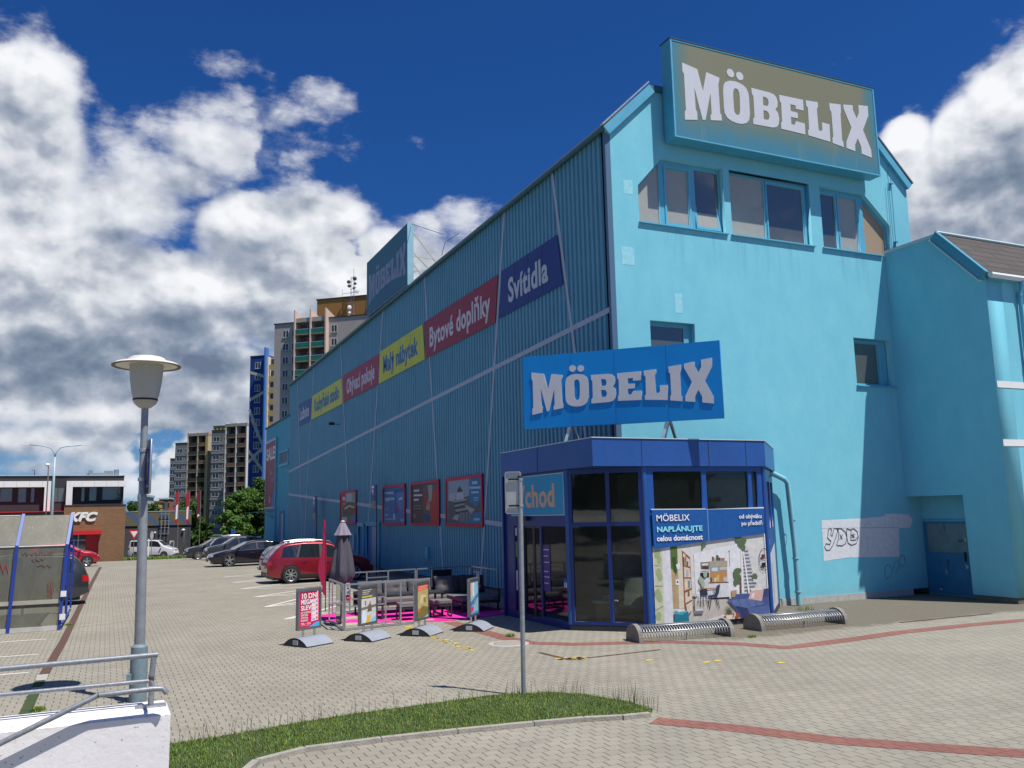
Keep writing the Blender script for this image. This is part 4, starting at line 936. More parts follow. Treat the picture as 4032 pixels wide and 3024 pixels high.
# door face
sgx0 = U(u1, c2, 230, 1090)[0]; sgx1, sgzb = U(u1, c2, 924, 1092); sgzt = U(u1, c2, 912, 528)[1]
ddl = U(u1, c2, 352, 1400)[0]; ddr = U(u1, c2, 580, 1400)[0]; fxl = U(u1, c2, 597, 1400)[0]; fxr = U(u1, c2, 935, 1400)[0]; dzt = U(u1, c2, 925, 1238)[1]
nl0 = U(u1, c2, 246, 1400)[0]; nl1 = U(u1, c2, 285, 1400)[0]
panes1 = [rect(nl0, .18, nl1, dzt), rect(ddl, .1, ddr, dzt), rect(fxl, .18, fxr, dzt)]
holed([rect(.0, .0, L1, FT)] + panes1, F1, .10, 'door_front', M_ULTRA2, pav)
for p in panes1[::2]: holed([p], F1, .012, 'glass_pane', M_SHOPG, pav, front=-.04)
mid = ddl + (ddr - ddl) * .56
sd = holed([rect(ddl, .1, mid, dzt), rect(ddl + .05, .15, mid - .05, dzt - .05)], F1, .04, 'sliding_door', M_CHAR, pav, front=-.05); holed([rect(ddl + .05, .15, mid - .05, dzt - .05)], F1, .01, 'pane', M_SHOPG, sd, front=-.065)
sd = holed([rect(mid, .1, ddr, dzt), rect(mid + .05, .15, ddr - .05, dzt - .05)], F1, .04, 'sliding_door', M_CHAR, pav, front=-.05); holed([rect(mid + .05, .15, ddr - .05, dzt - .05)], F1, .01, 'pane', M_SHOPG, sd, front=-.065)
vch = thing('entrance_lettering_sign', 'cyan sign board with beige letters reading Vchod over the sliding door', 'sign', tuple(F1 @ Vector(((sgx0 + sgx1) / 2, sgzb, 0))))
holed([rect(sgx0, sgzb, sgx1, sgzt)], F1, .03, 'board', mat('cyan_board', (.012, .30, .52), .5, noise=.05, nscale=1), vch, front=.034)
holed([rect(sgx0, sgzb, sgx1, sgzt), rect(sgx0 + .02, sgzb + .02, sgx1 - .02, sgzt - .02)], F1, .008, 'edge', mat('pale_trim'), vch, front=.043)
tx0 = U(u1, c2, 300, 800)[0]; tx1 = U(u1, c2, 800, 800)[0]; tz0 = U(u1, c2, 620, 975)[1]; tz1 = U(u1, c2, 790, 652)[1]
text('Vchod', F1 @ Matrix.Translation((tx0, tz0, .035)), (tz1 - tz0) * 1.33, mat('beige_letter', (.60, .42, .28), .6), vch, bold=.03, width=tx1 - tx0, depth=.006, space=1.05)
# door-side stickers
dn = Panel(F1 @ Matrix.Translation((0, 0, -.03)))
a = U(u1, c2, 608, 1480); b = U(u1, c2, 695, 1480)
dn.r(a[0], a[1] - 1.1, b[0], a[1], srgb(70, 60, 130))
for k, hh in enumerate((.10, .25, .40, .62, .75, .9)): dn.r(a[0] + .03, a[1] - hh - .02, b[0] - .05 * (k % 2 + 1), a[1] - hh, (.7, .7, .75))
e = U(u1, c3, 790, 470); f_ = U(u1, c3, 850, 595); dn.r(e[0], f_[1], f_[0], e[1], srgb(20, 70, 160)); dn.ell((e[0] + f_[0]) / 2 - .03, e[1] - .15, .02, .07, (.8, .8, .8)); dn.ell((e[0] + f_[0]) / 2 + .04, e[1] - .15, .02, .07, (.8, .8, .8))
e = U(u1, c2, 248, 1255); dn.r(e[0], e[1] - .2, e[0] + .12, e[1], (.5, .6, .62)); dn.r(e[0], e[1] - .75, e[0] + .1, e[1] - .35, (.08, .3, .12)); dn.r(e[0], e[1] - 1.6, e[0] + .12, e[1] - 1.1, (.5, .55, .6))
dn.build('door_sticker', pav)
mb = MB(); 
q = F1 @ Vector((U(u1, c2, 420, 1135)[0], U(u1, c2, 420, 1135)[1], .04)); mb.box(q.x - .06, q.x + .03, q.y - .12, q.y + .12, q.z - .05, q.z + .05); mb.build('door_sensor', M_DARK, pav)
# chamfer face
xa0 = U(u2, c2, 990, 800)[0]; xa1 = U(u2, c2, 1440, 800)[0]; xb0 = U(u2, c2, 1487, 800)[0]; xb1 = min(U(u2, c2, 1965, 900)[0], L2_ - .12)
tzt = U(u2, c2, 1300, 545)[1]; t1 = U(u2, c2, 1300, 1183)[1]; t2 = U(u2, c2, 1300, 1236)[1]; bz = .2
panes2 = [rect(xa0, t1, xa1, tzt), rect(xb0, t1, xb1, tzt), rect(xa0, bz, xa1, t2), rect(xb0, bz, xb1, t2)]
holed([rect(.045, .13, L2_ - .045, FT)] + panes2, F2, .10, 'window_frame', M_ULTRA2, pav)
for p in panes2: holed([p], F2, .012, 'glass_pane', M_SHOPG, pav, front=-.05)
# front face
m = [U(u3, c1, x_, 900)[0] for x_ in (272, 982, 1045, 1655, 1705, 1788)]
wz0 = U(u3, c1, 1300, 1118)[1]; wz1 = U(u3, c1, 1300, 575)[1]
panes3 = [rect(m[0], wz0 - .1, m[1], wz1), rect(m[2], wz0 - .1, m[3], wz1), rect(m[4], wz0 - .1, m[5], wz1)]
holed([rect(.045, .13, L3 - .045, FT)] + panes3, F3, .10, 'window_frame', mat('ultramarine_frame_lit', (.014, .08, .32), .35, noise=.12, nscale=2), pav)  # lit copy of the frame blue: sunlight put into the colour
for p in panes3: holed([p], F3, .012, 'glass_pane', M_SHOPG, pav, front=-.05)
# right chamfer
p4 = [rect(.25, 2.15, L4 * .30, 3.35), rect(L4 * .36, 2.15, L4 * .62, 3.35), rect(L4 * .68, 2.15, L4 - .3, 3.35)]
holed([rect(.045, .13, L4 - .06, FT)] + p4, F4, .10, 'window_frame', M_ULTRA2, pav)
for p in p4: holed([p], F4, .012, 'glass_pane', M_SHOPG, pav, front=-.05)
for (x_, y_) in PP[1:4]:
    mb = MB(); mb.lathe([(.062, .13), (.062, FT)], (x_ + .035, y_ + .04, 0), 12); mb.build('corner_post', M_ULTRA, pav, smooth=True)
# plinth, fascia, roof, floor
def offs(pts, off):
    P_ = [np.array(p, float) for p in pts]; out = []
    for i, p in enumerate(P_):
        ds = []
        if i > 0: d = P_[i] - P_[i - 1]; ds.append(d / np.linalg.norm(d))
        if i < len(P_) - 1: d = P_[i + 1] - P_[i]; ds.append(d / np.linalg.norm(d))
        ns = [np.array([d[1], -d[0]]) for d in ds]; b_ = sum(ns); b_ = b_ / (b_ @ ns[0]); out.append(p + b_ * off)
    return out
def ringbox(name, pts, off, z0, z1, m, parent, th=.08):
    mb = MB(); A = offs(pts, off); B_ = offs(pts, off - th); n = len(A)
    vs = [(p[0], p[1], zz) for zz in (z0, z1) for p in A + B_]; N2 = 2 * n; fs = []
    for i in range(n - 1):
        fs += [(i, i + 1, N2 + i + 1, N2 + i), (n + i + 1, n + i, N2 + n + i, N2 + n + i + 1), (i, n + i, n + i + 1, i + 1), (N2 + i, N2 + i + 1, N2 + n + i + 1, N2 + n + i)]
    fs += [(0, N2, N2 + n, n), (n - 1, 2 * n - 1, N2 + 2 * n - 1, N2 + n - 1)]
    mb.add(vs, fs)
    return mb.build(name, m, parent)
ringbox('plinth', PP[1:], -.005, .0, .125, mat('black_plinth', (.03, .032, .036), .6, noise=.2), pav)
FA = [(-2.2, 2.5), (-2.2, -2.48), (2.64, -2.48), (5.02, -.10)]
ringbox('fascia', FA, .0, 3.67, 4.29, M_ULTRA, pav, .05)
fl = [(-2.14, 2.5), (-2.14, -2.42), (2.6, -2.42), (4.97, -.02), (-.02, -.02), (-.02, 2.5)]
mb = MB(); n_ = len(fl); mb.add([(x_, y_, zz) for zz in (3.665, 3.70) for x_, y_ in fl], [tuple(range(n_)), tuple(range(2 * n_ - 1, n_ - 1, -1))] + [(i, (i + 1) % n_, n_ + (i + 1) % n_, n_ + i) for i in range(n_)]); mb.build('soffit', mat('soffit_blue', (.012, .05, .25), .5), pav)
mb = MB(); mb.add([(x_, y_, 4.22) for x_, y_ in fl], [tuple(range(n_))]); mb.build('roof', M_ROOF, pav, fixn=False)
ringbox('coping', FA, .02, 4.291, 4.312, mat('pale_trim'), pav, .12)
mb = MB()
for (x_, y0, y1) in ((-2.207, .25, .26),): mb.box(x_, x_ + .006, y0, y1, 3.68, 4.28)
for x_ in (-.92, .95, 2.05): mb.box(x_, x_ + .012, -2.487, -2.4805, 3.68, 4.28)
mb.build('fascia_joint', mat('dark_joint'), pav)  # near-black strips mark the fascia joints
mb = MB()
for y_ in (1.9, .95, .05): mb.lathe([(.0, 3.60), (.05, 3.61), (.05, 3.664)], (-2.0, y_, 0), 10)
mb.build('spot_lamp', M_DARK, pav)
ff = [(-2.0, 2.3), (-2.0, -1.1), (-.8, -2.3), (2.55, -2.3), (4.8, -.05), (-.05, -.05), (-.05, 2.3)]
mb = MB(); mb.add([(x_, y_, .1) for x_, y_ in ff], [tuple(range(len(ff)))]); mb.build('interior_floor', mat('interior_floor', (.36, .33, .29), .6), pav, fixn=False)
mb = MB(); mb.box(-.10, -.04, -.05, 2.38, .1, 3.6); mb.box(-.04, 4.9, -.06, -.015, .1, 3.6); mb.build('interior_wall', mat('interior_wall', (.26, .25, .22), .8, noise=.3, nscale=1.5), pav)
mb = MB(); mb.box(-2.2, -.02, 2.41, 2.49, 0, 3.66); mb.build('end_wall', M_ULTRA2, pav)
# downpipe at the pavilion's right end
mb = MB(); pz = lambda x, y, Y=-.25: tuple(FY(*c1(x, y), Y=Y))
p0, p1 = pz(1960, 585), pz(2170, 690); mb.tube([p0, p1, (p1[0] + .10, -.25, p1[2] - .12), (5.42, -.25, 1.5), (5.43, -.25, .02)], .075, 10)
for zz in (2.3, 1.25, .35): mb.lathe([(.085, zz), (.095, zz + .02), (.085, zz + .05)], (5.42, -.25, 0), 12)
mb.build('downpipe', mat('pale_blue_pipe', (.22, .52, .62), .45, noise=.1), pav, smooth=50)

# printed banner over the lower half of the front face
ban = thing('window_banner', 'printed banner of a bright living room on the pavilion front', 'banner', (.9, -2.43, .15))
BM = MY(-2.415); bn = Panel(BM)
B = lambda x, y: (lambda p: (float(p[0]), float(p[2])))(FY(*c4(x, y), Y=-2.42))
C1 = lambda x, y: (lambda p: (float(p[0]), float(p[2])))(FY(*c1(x, y), Y=-2.42))
tl = C1(232, 1135); tr = C1(1865, 1108); bl = B(283, 1372); br_ = B(1757, 1240)
zb0 = .17
X0, X1 = tl[0], br_[0]
bn.poly([(X0, zb0), (X1, zb0), (X1, tl[1] - .25), (X0, tl[1] - .8)], (.62, .62, .60))
def bp(pts, c): bn.poly([B(*q) for q in pts], tuple(v * .85 for v in srgb(*c)))
bp([(245, 370), (345, 350), (385, 1375), (283, 1375)], (205, 208, 180))
bp([(250, 575), (355, 590), (357, 600), (250, 590)], (165, 150, 120)); bp([(262, 850), (365, 848), (366, 862), (262, 868)], (165, 150, 120)); bp([(270, 1165), (375, 1110), (376, 1125), (272, 1180)], (165, 150, 120))
for (x_, y_, r_w) in ((290, 430, .09), (320, 520, .07), (310, 680, .08), (330, 740, .07), (300, 960, .09), (330, 1020, .07), (310, 1250, .08)): bn.ell(*B(x_, y_), r_w, r_w * 1.3, (.32, .40, .20), 9)
bp([(355, 345), (460, 330), (500, 1370), (395, 1370)], (226, 226, 232))
bp([(460, 340), (605, 320), (615, 380), (650, 1150), (505, 1150)], (190, 165, 125)); bp([(555, 330), (612, 330), (645, 1150), (580, 1150)], (222, 214, 196))
bp([(612, 385), (722, 480), (760, 1210), (700, 1270), (650, 1150)], (150, 92, 58))
for (a_, b_, c_, d_) in (((628, 420), (660, 445), (664, 590), (634, 570)), ((672, 470), (716, 505), (722, 600), (676, 592)), ((640, 600), (720, 625), (730, 740), (645, 740)), ((645, 760), (728, 760), (735, 880), (650, 915)), ((655, 945), (740, 905), (748, 1030), (662, 1080)), ((668, 1100), (750, 1050), (755, 1160), (690, 1230))): bp([a_, b_, c_, d_], (228, 214, 196))
for (x0, y0, x1, y1, c) in ((632, 470, 645, 575, (120, 60, 50)), (648, 480, 662, 585, (170, 150, 130)), (680, 530, 695, 592, (90, 60, 50)), (670, 640, 700, 735, (190, 190, 195)), (660, 800, 690, 890, (240, 220, 190)), (690, 780, 720, 880, (130, 150, 160)), (690, 920, 715, 990, (140, 100, 70))): bp([(x0, y0), (x1, y0 + 4), (x1, y1), (x0, y1)], c)
bp([(460, 345), (550, 335), (560, 600), (540, 720), (500, 640), (470, 620)], (92, 118, 62)); bp([(480, 480), (530, 470), (545, 700), (505, 660)], (60, 88, 40))
bp([(535, 575), (580, 555), (598, 625), (555, 640)], (240, 240, 240)); bp([(532, 765), (578, 770), (580, 845), (532, 835)], (240, 240, 240)); bp([(545, 790), (565, 785), (568, 815), (548, 815)], (40, 60, 60))
bp([(765, 430), (1380, 290), (1400, 1030), (800, 1060)], (235, 236, 240)); bp([(700, 1270), (800, 1050), (1240, 990), (1745, 1240), (1745, 1245), (1020, 1310), (710, 1345)], (205, 198, 188)); bp([(900, 1310), (1300, 1180), (1500, 1260), (1100, 1310)], (228, 224, 216))
bp([(855, 545), (970, 540), (970, 640), (860, 635)], (120, 105, 90)); bp([(870, 560), (960, 556), (958, 585), (872, 588)], (225, 225, 220)); bp([(880, 600), (955, 598), (955, 630), (880, 632)], (70, 65, 65))
bp([(848, 642), (970, 645), (972, 1015), (850, 1020)], (218, 220, 222)); bp([(850, 680), (968, 678), (968, 745), (852, 748)], (38, 40, 48)); bp([(858, 655), (965, 655), (965, 668), (858, 668)], (150, 152, 158))
bp([(970, 530), (1208, 522), (1208, 600), (972, 605)], (176, 168, 152)); bp([(974, 607), (1200, 600), (1202, 665), (976, 670)], (150, 158, 170)); bp([(1105, 610), (1195, 606), (1196, 640), (1106, 645)], (225, 200, 165)); bp([(1000, 615), (1080, 612), (1082, 660), (1002, 662)], (210, 225, 235))
bp([(976, 672), (1202, 668), (1206, 800), (980, 805)], (196, 146, 90)); bp([(960, 805), (1222, 800), (1224, 815), (962, 820)], (120, 95, 70)); bp([(980, 822), (1222, 815), (1228, 995), (985, 1010)], (226, 228, 232)); bp([(985, 1012), (1230, 996), (1230, 1020), (985, 1030)], (60, 45, 45)); bp([(1105, 818), (1110, 818), (1114, 1002), (1109, 1004)], (170, 172, 178))
for (x0, y0, x1, y1, c) in ((1005, 470, 1030, 525, (150, 88, 60)), (1035, 485, 1055, 525, (200, 190, 180)), (1060, 450, 1090, 522, (80, 100, 70)), (1092, 480, 1115, 522, (140, 80, 60)), (1120, 488, 1170, 520, (165, 130, 110)), (1060, 735, 1075, 790, (215, 200, 120)), (1076, 710, 1100, 795, (225, 185, 120)), (1036, 745, 1056, 800, (225, 225, 215)), (1155, 735, 1205, 795, (205, 205, 205)), (985, 745, 1000, 800, (60, 40, 35))): bp([(x0, y0), (x1, y0), (x1, y1), (x0, y1)], c)
bp([(1222, 390), (1236, 390), (1236, 405), (1222, 405)], (60, 60, 60)); bp([(1228, 400), (1232, 400), (1238, 600), (1234, 600)], (120, 120, 120))
bp([(1375, 320), (1400, 318), (1425, 950), (1395, 955)], (238, 238, 238))
for k in range(12): y_ = 380 + k * 46; bp([(1400 + k * 3, y_), (1480 + k * 9, y_ - 6), (1484 + k * 9, y_ + 8), (1402 + k * 3, y_ + 12)], (205, 206, 212)); bp([(1402 + k * 3, y_ + 12), (1484 + k * 9, y_ + 8), (1484 + k * 9, y_ + 15), (1403 + k * 3, y_ + 19)], (160, 162, 172))
bp([(1395, 340), (1412, 340), (1500, 950), (1478, 950)], (244, 244, 244))
for (x_, y_, rx_, ry_) in ((1345, 240, .10, .10), (1385, 290, .12, .13), (1410, 350, .07, .1), (1425, 260, .07, .05), (1320, 700, .10, .13), (1350, 760, .09, .12), (1310, 800, .06, .1), (1340, 650, .12, .06), (1560, 730, .09, .08), (900, 310, .07, .04), (880, 350, .03, .05)): bn.ell(*B(x_, y_), rx_, ry_, (.10, .15, .07), 7)
bp([(1365, 760), (1380, 760), (1388, 950), (1370, 950)], (110, 80, 55)); bp([(1535, 765), (1600, 768), (1590, 805), (1545, 805)], (225, 225, 225)); bp([(1250, 915), (1325, 905), (1325, 990), (1265, 1000)], (190, 160, 120))
for k in range(22):
    a = math.pi * (.25 + 1.5 * k / 21); a2 = math.pi * (.25 + 1.5 * (k + 1) / 21); cx, cy = 1680, 510
    P_ = [(cx + 66 * math.cos(a), cy - 152 * math.sin(a)), (cx + 66 * math.cos(a2), cy - 152 * math.sin(a2)), (cx + 60 * math.cos(a2), cy - 145 * math.sin(a2)), (cx + 60 * math.cos(a), cy - 145 * math.sin(a))]
    if all(p[0] < 1725 for p in P_): bp(P_, (35, 35, 38))
bp([(1625, 495), (1705, 480), (1705, 490), (1625, 505)], (40, 40, 42)); bp([(1640, 605), (1712, 595), (1712, 605), (1640, 615)], (40, 40, 42)); bp([(1645, 445), (1690, 438), (1690, 478), (1645, 482)], (120, 50, 40)); bp([(1650, 550), (1700, 545), (1700, 595), (1650, 595)], (30, 25, 25))
# dining set
bp([(825, 885), (1060, 875), (1062, 890), (825, 898)], (180, 130, 90))
bp([(845, 895), (935, 890), (945, 975), (855, 975)], (52, 58, 78)); bp([(1060, 850), (1105, 830), (1090, 950), (1060, 990), (950, 1000), (945, 980), (1045, 960)], (58, 68, 96))
for (a_, b_) in (((850, 975), (850, 1125)), ((880, 980), (890, 1120)), ((915, 975), (940, 1080)), ((965, 1000), (945, 1130)), ((990, 1000), (965, 1160)), ((1040, 995), (1065, 1110)), ((1060, 985), (1095, 1145)), ((1015, 895), (1040, 980))): bp([a_, (a_[0] + 8, a_[1]), (b_[0] + 8, b_[1]), b_], (38, 34, 36))
bp([(750, 945), (820, 960), (820, 985), (755, 985)], (215, 205, 195)); bp([(765, 985), (775, 985), (775, 1180), (765, 1180)], (50, 50, 52)); bp([(818, 985), (824, 985), (826, 1085), (820, 1085)], (50, 50, 52))
bp([(770, 1180), (890, 1170), (880, 1215), (770, 1220)], (130, 130, 132)); bp([(790, 1150), (880, 1145), (885, 1175), (795, 1180)], (215, 215, 218))
for (x_, y_) in ((850, 770), (880, 830), (910, 700), (870, 800)): bn.ell(*B(x_, y_), .06, .08, (.35, .40, .30), 7)
# armchair-blue sofa, cushion, pouffe, plant pots
bp([(1195, 1030), (1310, 1000), (1310, 960), (1480, 950), (1650, 1060), (1640, 900), (1740, 880), (1752, 1240), (1400, 1270), (1290, 1140)], (78, 96, 150))
bp([(1200, 1040), (1500, 1010), (1690, 1080), (1470, 1140), (1300, 1110)], (104, 122, 172)); bp([(1455, 1150), (1740, 1100), (1752, 1240), (1500, 1262)], (92, 112, 164)); bp([(1300, 1110), (1460, 1140), (1500, 1262), (1400, 1270)], (56, 66, 112)); bp([(1650, 900), (1740, 885), (1740, 990), (1665, 1000)], (62, 74, 124))
bp([(1500, 925), (1675, 890), (1650, 1050), (1475, 1020)], (222, 184, 176)); bp([(1520, 950), (1560, 940), (1545, 1010), (1510, 1000)], (244, 226, 220)); bp([(1500, 880), (1640, 870), (1670, 895), (1510, 920)], (240, 232, 226))
for k in range(4): bp([(1230 + k * 110, 1025 + k * 10), (1238 + k * 110, 1023 + k * 10), (1270 + k * 110, 1095 + k * 12), (1262 + k * 110, 1096 + k * 12)], (72, 88, 140))
bp([(508, 1200), (690, 1190), (703, 1345), (515, 1358)], (32, 128, 150)); bp([(508, 1180), (600, 1160), (690, 1185), (600, 1232), (510, 1215)], (88, 170, 190)); bp([(510, 1150), (620, 1155), (660, 1180), (560, 1195)], (232, 232, 235))
bp([(1160, 1215), (1290, 1195), (1290, 1235), (1270, 1285), (1185, 1285)], (200, 120, 90)); bp([(1178, 1235), (1270, 1230), (1262, 1285), (1190, 1288)], (232, 228, 222)); bp([(1305, 1215), (1355, 1212), (1350, 1270), (1312, 1275)], (176, 86, 60))
for k in range(9):
    a = math.radians(30 + 15 * k); bx, by = 1220, 1225; bp([(bx - 8, by), (bx + 8, by), (bx + 95 * math.cos(a) * 1., by - 150 * math.sin(a))], (70 + 8 * (k % 3), 96 + 6 * (k % 2), 62))
bn.poly([C1(232, 1135), C1(1038, 1128), C1(1865, 1112), B(1685, 168), B(940, 268), B(240, 372)], tuple(v * .95 for v in srgb(26, 88, 160)))
bn.poly([C1(1036, 1128), C1(1046, 1128), C1(1068, 1590), C1(1060, 1590)], srgb(120, 150, 195))
bn.build('print', ban)
mb = MB(); a = C1(232, 1135); b = C1(1865, 1110); mb.bar((a[0], -2.418, a[1] + .012), (C1(1020, 1128)[0], -2.418, C1(1020, 1128)[1] + .012), .02); mb.bar((C1(1020, 1120)[0], -2.418, C1(1020, 1128)[1] - .01), (b[0], -2.418, b[1] + .012), .03); mb.bar((X1 - .005, -2.42, b[1]), (X1 - .005, -2.42, .17), .025); mb.build('hem', M_WHITE, ban)
tmw = mat('banner_white', (.82, .84, .86), .5); tmc = mat('banner_cyan', (.25, .72, .82), .5)
def btext(s, f, xl, yb_, xr, yt, mt, bold):
    a = f(xl, yb_); b = f(xr, yb_); t_ = f(xl, yt)
    text(s, MY(-2.4655) @ Matrix.Translation((a[0], a[1], 0)), (t_[1] - a[1]) * 1.38, mt, ban, bold=bold, width=b[0] - a[0], depth=.003)
btext('MÖBELIX', C1, 290, 1300, 770, 1205, tmw, .004); btext('NAPLÁNUJTE', C1, 300, 1455, 962, 1378, tmc, .03); btext('celou domácnost', C1, 303, 1588, 968, 1510, tmw, .025)
btext('od obýváku', C1, 1493, 1260, 1820, 1198, tmw, .015); btext('po předsíň', C1, 1527, 1358, 1828, 1298, tmw, .015)
# banner continuing round the right chamfer
p2 = Panel(F4 @ Matrix.Translation((0, 0, .006))); p2.r(.06, .17, L4 * .75, 2.0, (.55, .58, .62)); p2.poly([(.06, 1.45), (L4 * .75, 1.75), (L4 * .75, 2.0), (.06, 2.0)], tuple(v * .8 for v in srgb(26, 88, 160)))
p2.r(.5, 1.75, .8, 1.9, (.6, .65, .7)); p2.r(1.0, .3, 1.4, 1.3, (.40, .43, .48)); p2.r(.25, .6, .6, 1.0, (.30, .22, .3)); p2.build('side_print', ban)

# furniture seen through the glass
ch = thing('armchair', 'pale shell armchair standing inside behind the pavilion glass', 'armchair', (-.45, -1.15, .1))
FAB = mat('pale_fabric', (.50, .48, .44), .9); WOOD = mat('light_wood', (.42, .28, .15), .6, noise=.2, nscale=6)
mb = MB(); mb.grid(lambda u, v: (-.45 + .42 * math.cos(u) * (1 - .15 * v), -1.15 + .38 * math.sin(u) * (1 - .1 * v), .5 + .62 * v), [math.pi * (-.85 + 1.4 * i / 12) for i in range(13)], [0, .3, .6, .85, 1]); mb.build('backrest', FAB, ch, smooth=True)
mb = MB(); mb.lathe([(.0, .56), (.36, .55), (.40, .50), (.36, .44), (0, .43)], (-.45, -1.15, 0), 18); mb.build('seat', FAB, ch, smooth=True)
for sx_, sy_ in ((-1, -1), (1, -1), (-1, 1), (1, 1)):
    mb = MB(); mb.tube([(-.45 + sx_ * .2, -1.15 + sy_ * .2, .45), (-.45 + sx_ * .33, -1.15 + sy_ * .33, .1)], .018, 6); mb.build('leg', WOOD, ch)
tb = thing('side_table', 'small round side table with a cylindrical light wood base inside the pavilion', 'side table', (-1.25, -1.25, .1))
mb = MB(); mb.lathe([(0, .62), (.30, .62), (.31, .60), (.30, .585), (0, .585)], (-1.25, -1.2, 0), 20); mb.build('tabletop', M_WHITE, tb)
mb = MB(); mb.lathe([(.24, .1), (.24, .585)], (-1.25, -1.2, 0), 20); mb.build('base', WOOD, tb)
bs = thing('bowl', 'small pale bowl on the round side table inside the pavilion', 'bowl', (-1.2, -1.2, .62)); mb = MB(); mb.lathe([(0, .62), (.07, .625), (.10, .68), (.08, .74), (0, .75)], (-1.2, -1.2, 0), 14); mb.build('body', FAB, bs, smooth=True)
sc_ = thing('display_board', 'pair of dark framed price boards hanging inside the pavilion', 'display board', (.2, -.9, 1.2))
for k in (0, 1):
    mb = MB(); mb.box(.0 + k * .62, .55 + k * .62, -.92, -.90, 1.35, 1.75); f_ = mb.build('board', mat('navy_card', (.03, .06, .12), .6), sc_)
    mb = MB(); mb.box(.03 + k * .62, .25 + k * .62, -.925, -.921, 1.5, 1.53); mb.box(.03 + k * .62, .3 + k * .62, -.925, -.921, 1.43, 1.46); mb.build('writing', M_WHITE, f_)
    mb = MB(); mb.box(.0 + k * .62, .55 + k * .62, -.92, -.90, .9, 1.32); mb.build('photo', mat('orange_still', (.25, .13, .06), .6, noise=.5, nscale=5), sc_)

# ------------------------------------------------------------------ bicycle racks
def bike_rack(label, a, b, hgt):
    a = np.array([a[0], a[1], 0.]); b = np.array([b[0], b[1], 0.]); L_ = np.linalg.norm(b - a); d = (b - a) / L_; n = np.array([-d[1], d[0], 0.])   # n: away from camera
    t = thing('bicycle_rack', label, 'bicycle rack', tuple((a + b) / 2), group='bicycle racks in front of the pavilion')
    W2 = .30
    for e_, (o_, sg_) in enumerate(((a, -1), (b, 1))):
        mb = MB(); vs = []; N = 14
        pr = [(-W2 - .03, 0)] + [(-(W2 + .03) * math.cos(math.pi * k / N), (hgt + .02) * math.sin(math.pi * k / N) ** .8) for k in range(N + 1)]
        for s_ in (-.05, .05):
            c_ = o_ + d * s_; vs += [tuple(c_ + n * u_ + np.array([0, 0, v_])) for u_, v_ in pr]
        K = len(pr); mb.add(vs, [tuple(range(K)), tuple(range(2 * K - 1, K - 1, -1))] + [(i, (i + 1) % K, K + (i + 1) % K, K + i) for i in range(K)]); mb.build('concrete_end', mat('rack_concrete', (.22, .21, .18), .9, noise=.3, nscale=9, bump=.6), t)
    nh = 31
    for k in range(nh):
        c_ = a + d * (.1 + (L_ - .2) * k / (nh - 1)); mb = MB(); P_ = []
        for j in range(9):
            an = math.pi * j / 8; P_.append(tuple(c_ + n * (-W2 * math.cos(an)) + np.array([0, 0, .10 + (hgt - .12) * math.sin(an)])))
        mb.tube(P_, .011, 6); mb.build('hoop', M_GALV, t, smooth=True)
    for s_ in (-.27, -.1, .12):
        mb = MB(); zz = .12 + (hgt - .14) * math.sin(math.acos(min(1, abs(s_) / W2))); mb.tube([tuple(a + n * s_ + np.array([0, 0, zz])), tuple(b + n * s_ + np.array([0, 0, zz]))], .014, 6); mb.build('rail', M_GALV, t, smooth=True)
    mb = MB(); c_ = (a + b) / 2 - n * .27; mb.bar((c_[0], c_[1], 0), (c_[0], c_[1], .14), .03); mb.build('foot', M_GALV, t)
    return t
bike_rack('bicycle rack of galvanised hoops between concrete ends, nearer the pavilion corner', G(2500, 2525), G(2855, 2500), .33)
bike_rack('bicycle rack of galvanised hoops between concrete ends, nearer the gable wall', G(2970, 2480), G(3295, 2452), .33)

# ------------------------------------------------------------------ signpost with the blank back of a plate
f_ = G(2062, 2740)
tp = np.array([-6.141 , -7.056, 3.229]); bt = np.array([f_[0], f_[1], 0.])
post = thing('sign_post', 'leaning galvanised pole on the grass island carrying a small plate seen from behind', 'sign post', tuple(bt))
mb = MB(); mb.tube([tuple(bt), tuple(bt + (tp - bt) * .5), tuple(tp)], .036, 14); mb.lathe([(0, .0), (.03, .0)], tuple(tp), 14); mb.build('pole', mat('pole_steel', (.36, .38, .40), .5, .6, noise=.25, nscale=12), post, smooth=50)
sg0 = np.array([-6.324, -6.969, 3.0]); 
pu = np.array([math.cos(math.radians(35)), math.sin(math.radians(35)), 0.])
pl = np.array([-6.235, -7.0, 2.99]); PMx = frame3(pl, (.80, -.6, 0), (0, 0, 1))
PO = lambda w_, h_, r: [(x, y) for cx, cy, a0 in ((w_ - r, h_ - r, 0), (-w_ + r, h_ - r, 90), (-w_ + r, -h_ + r, 180), (w_ - r, -h_ + r, 270)) for a in (a0, a0 + 30, a0 + 60, a0 + 90) for x, y in ((cx + r * math.cos(math.radians(a)), cy + r * math.sin(math.radians(a))),)]
plate = holed([PO(.125, .32, .04)], PMx, .012, 'plate', mat('aluminium_back', (.50, .52, .52), .45, .3, noise=.12, nscale=20), post)
holed([PO(.128, .323, .04), PO(.108, .303, .03)], PMx, .022, 'rim', M_GALV, plate, front=.016)
for zz in (.2, -.2):
    mb = MB(); a = PMx @ Vector((-.07, zz, .02)); b = PMx @ Vector((.10, zz, .02)); mb.bar(tuple(a), tuple(b), .025); mb.build('bracket', M_DARK, post)
    mb = MB(); mb.tube([(tp[0], tp[1], pl[2] + zz - .02), (tp[0], tp[1], pl[2] + zz + .02)], .043, 12); mb.build('clamp', M_GALV, post)
mb = MB(); mb.tube([(tp[0], tp[1], 3.2), (tp[0], tp[1], 3.24)], .04, 12); mb.build('cap', M_DARK, post)
mb = MB()
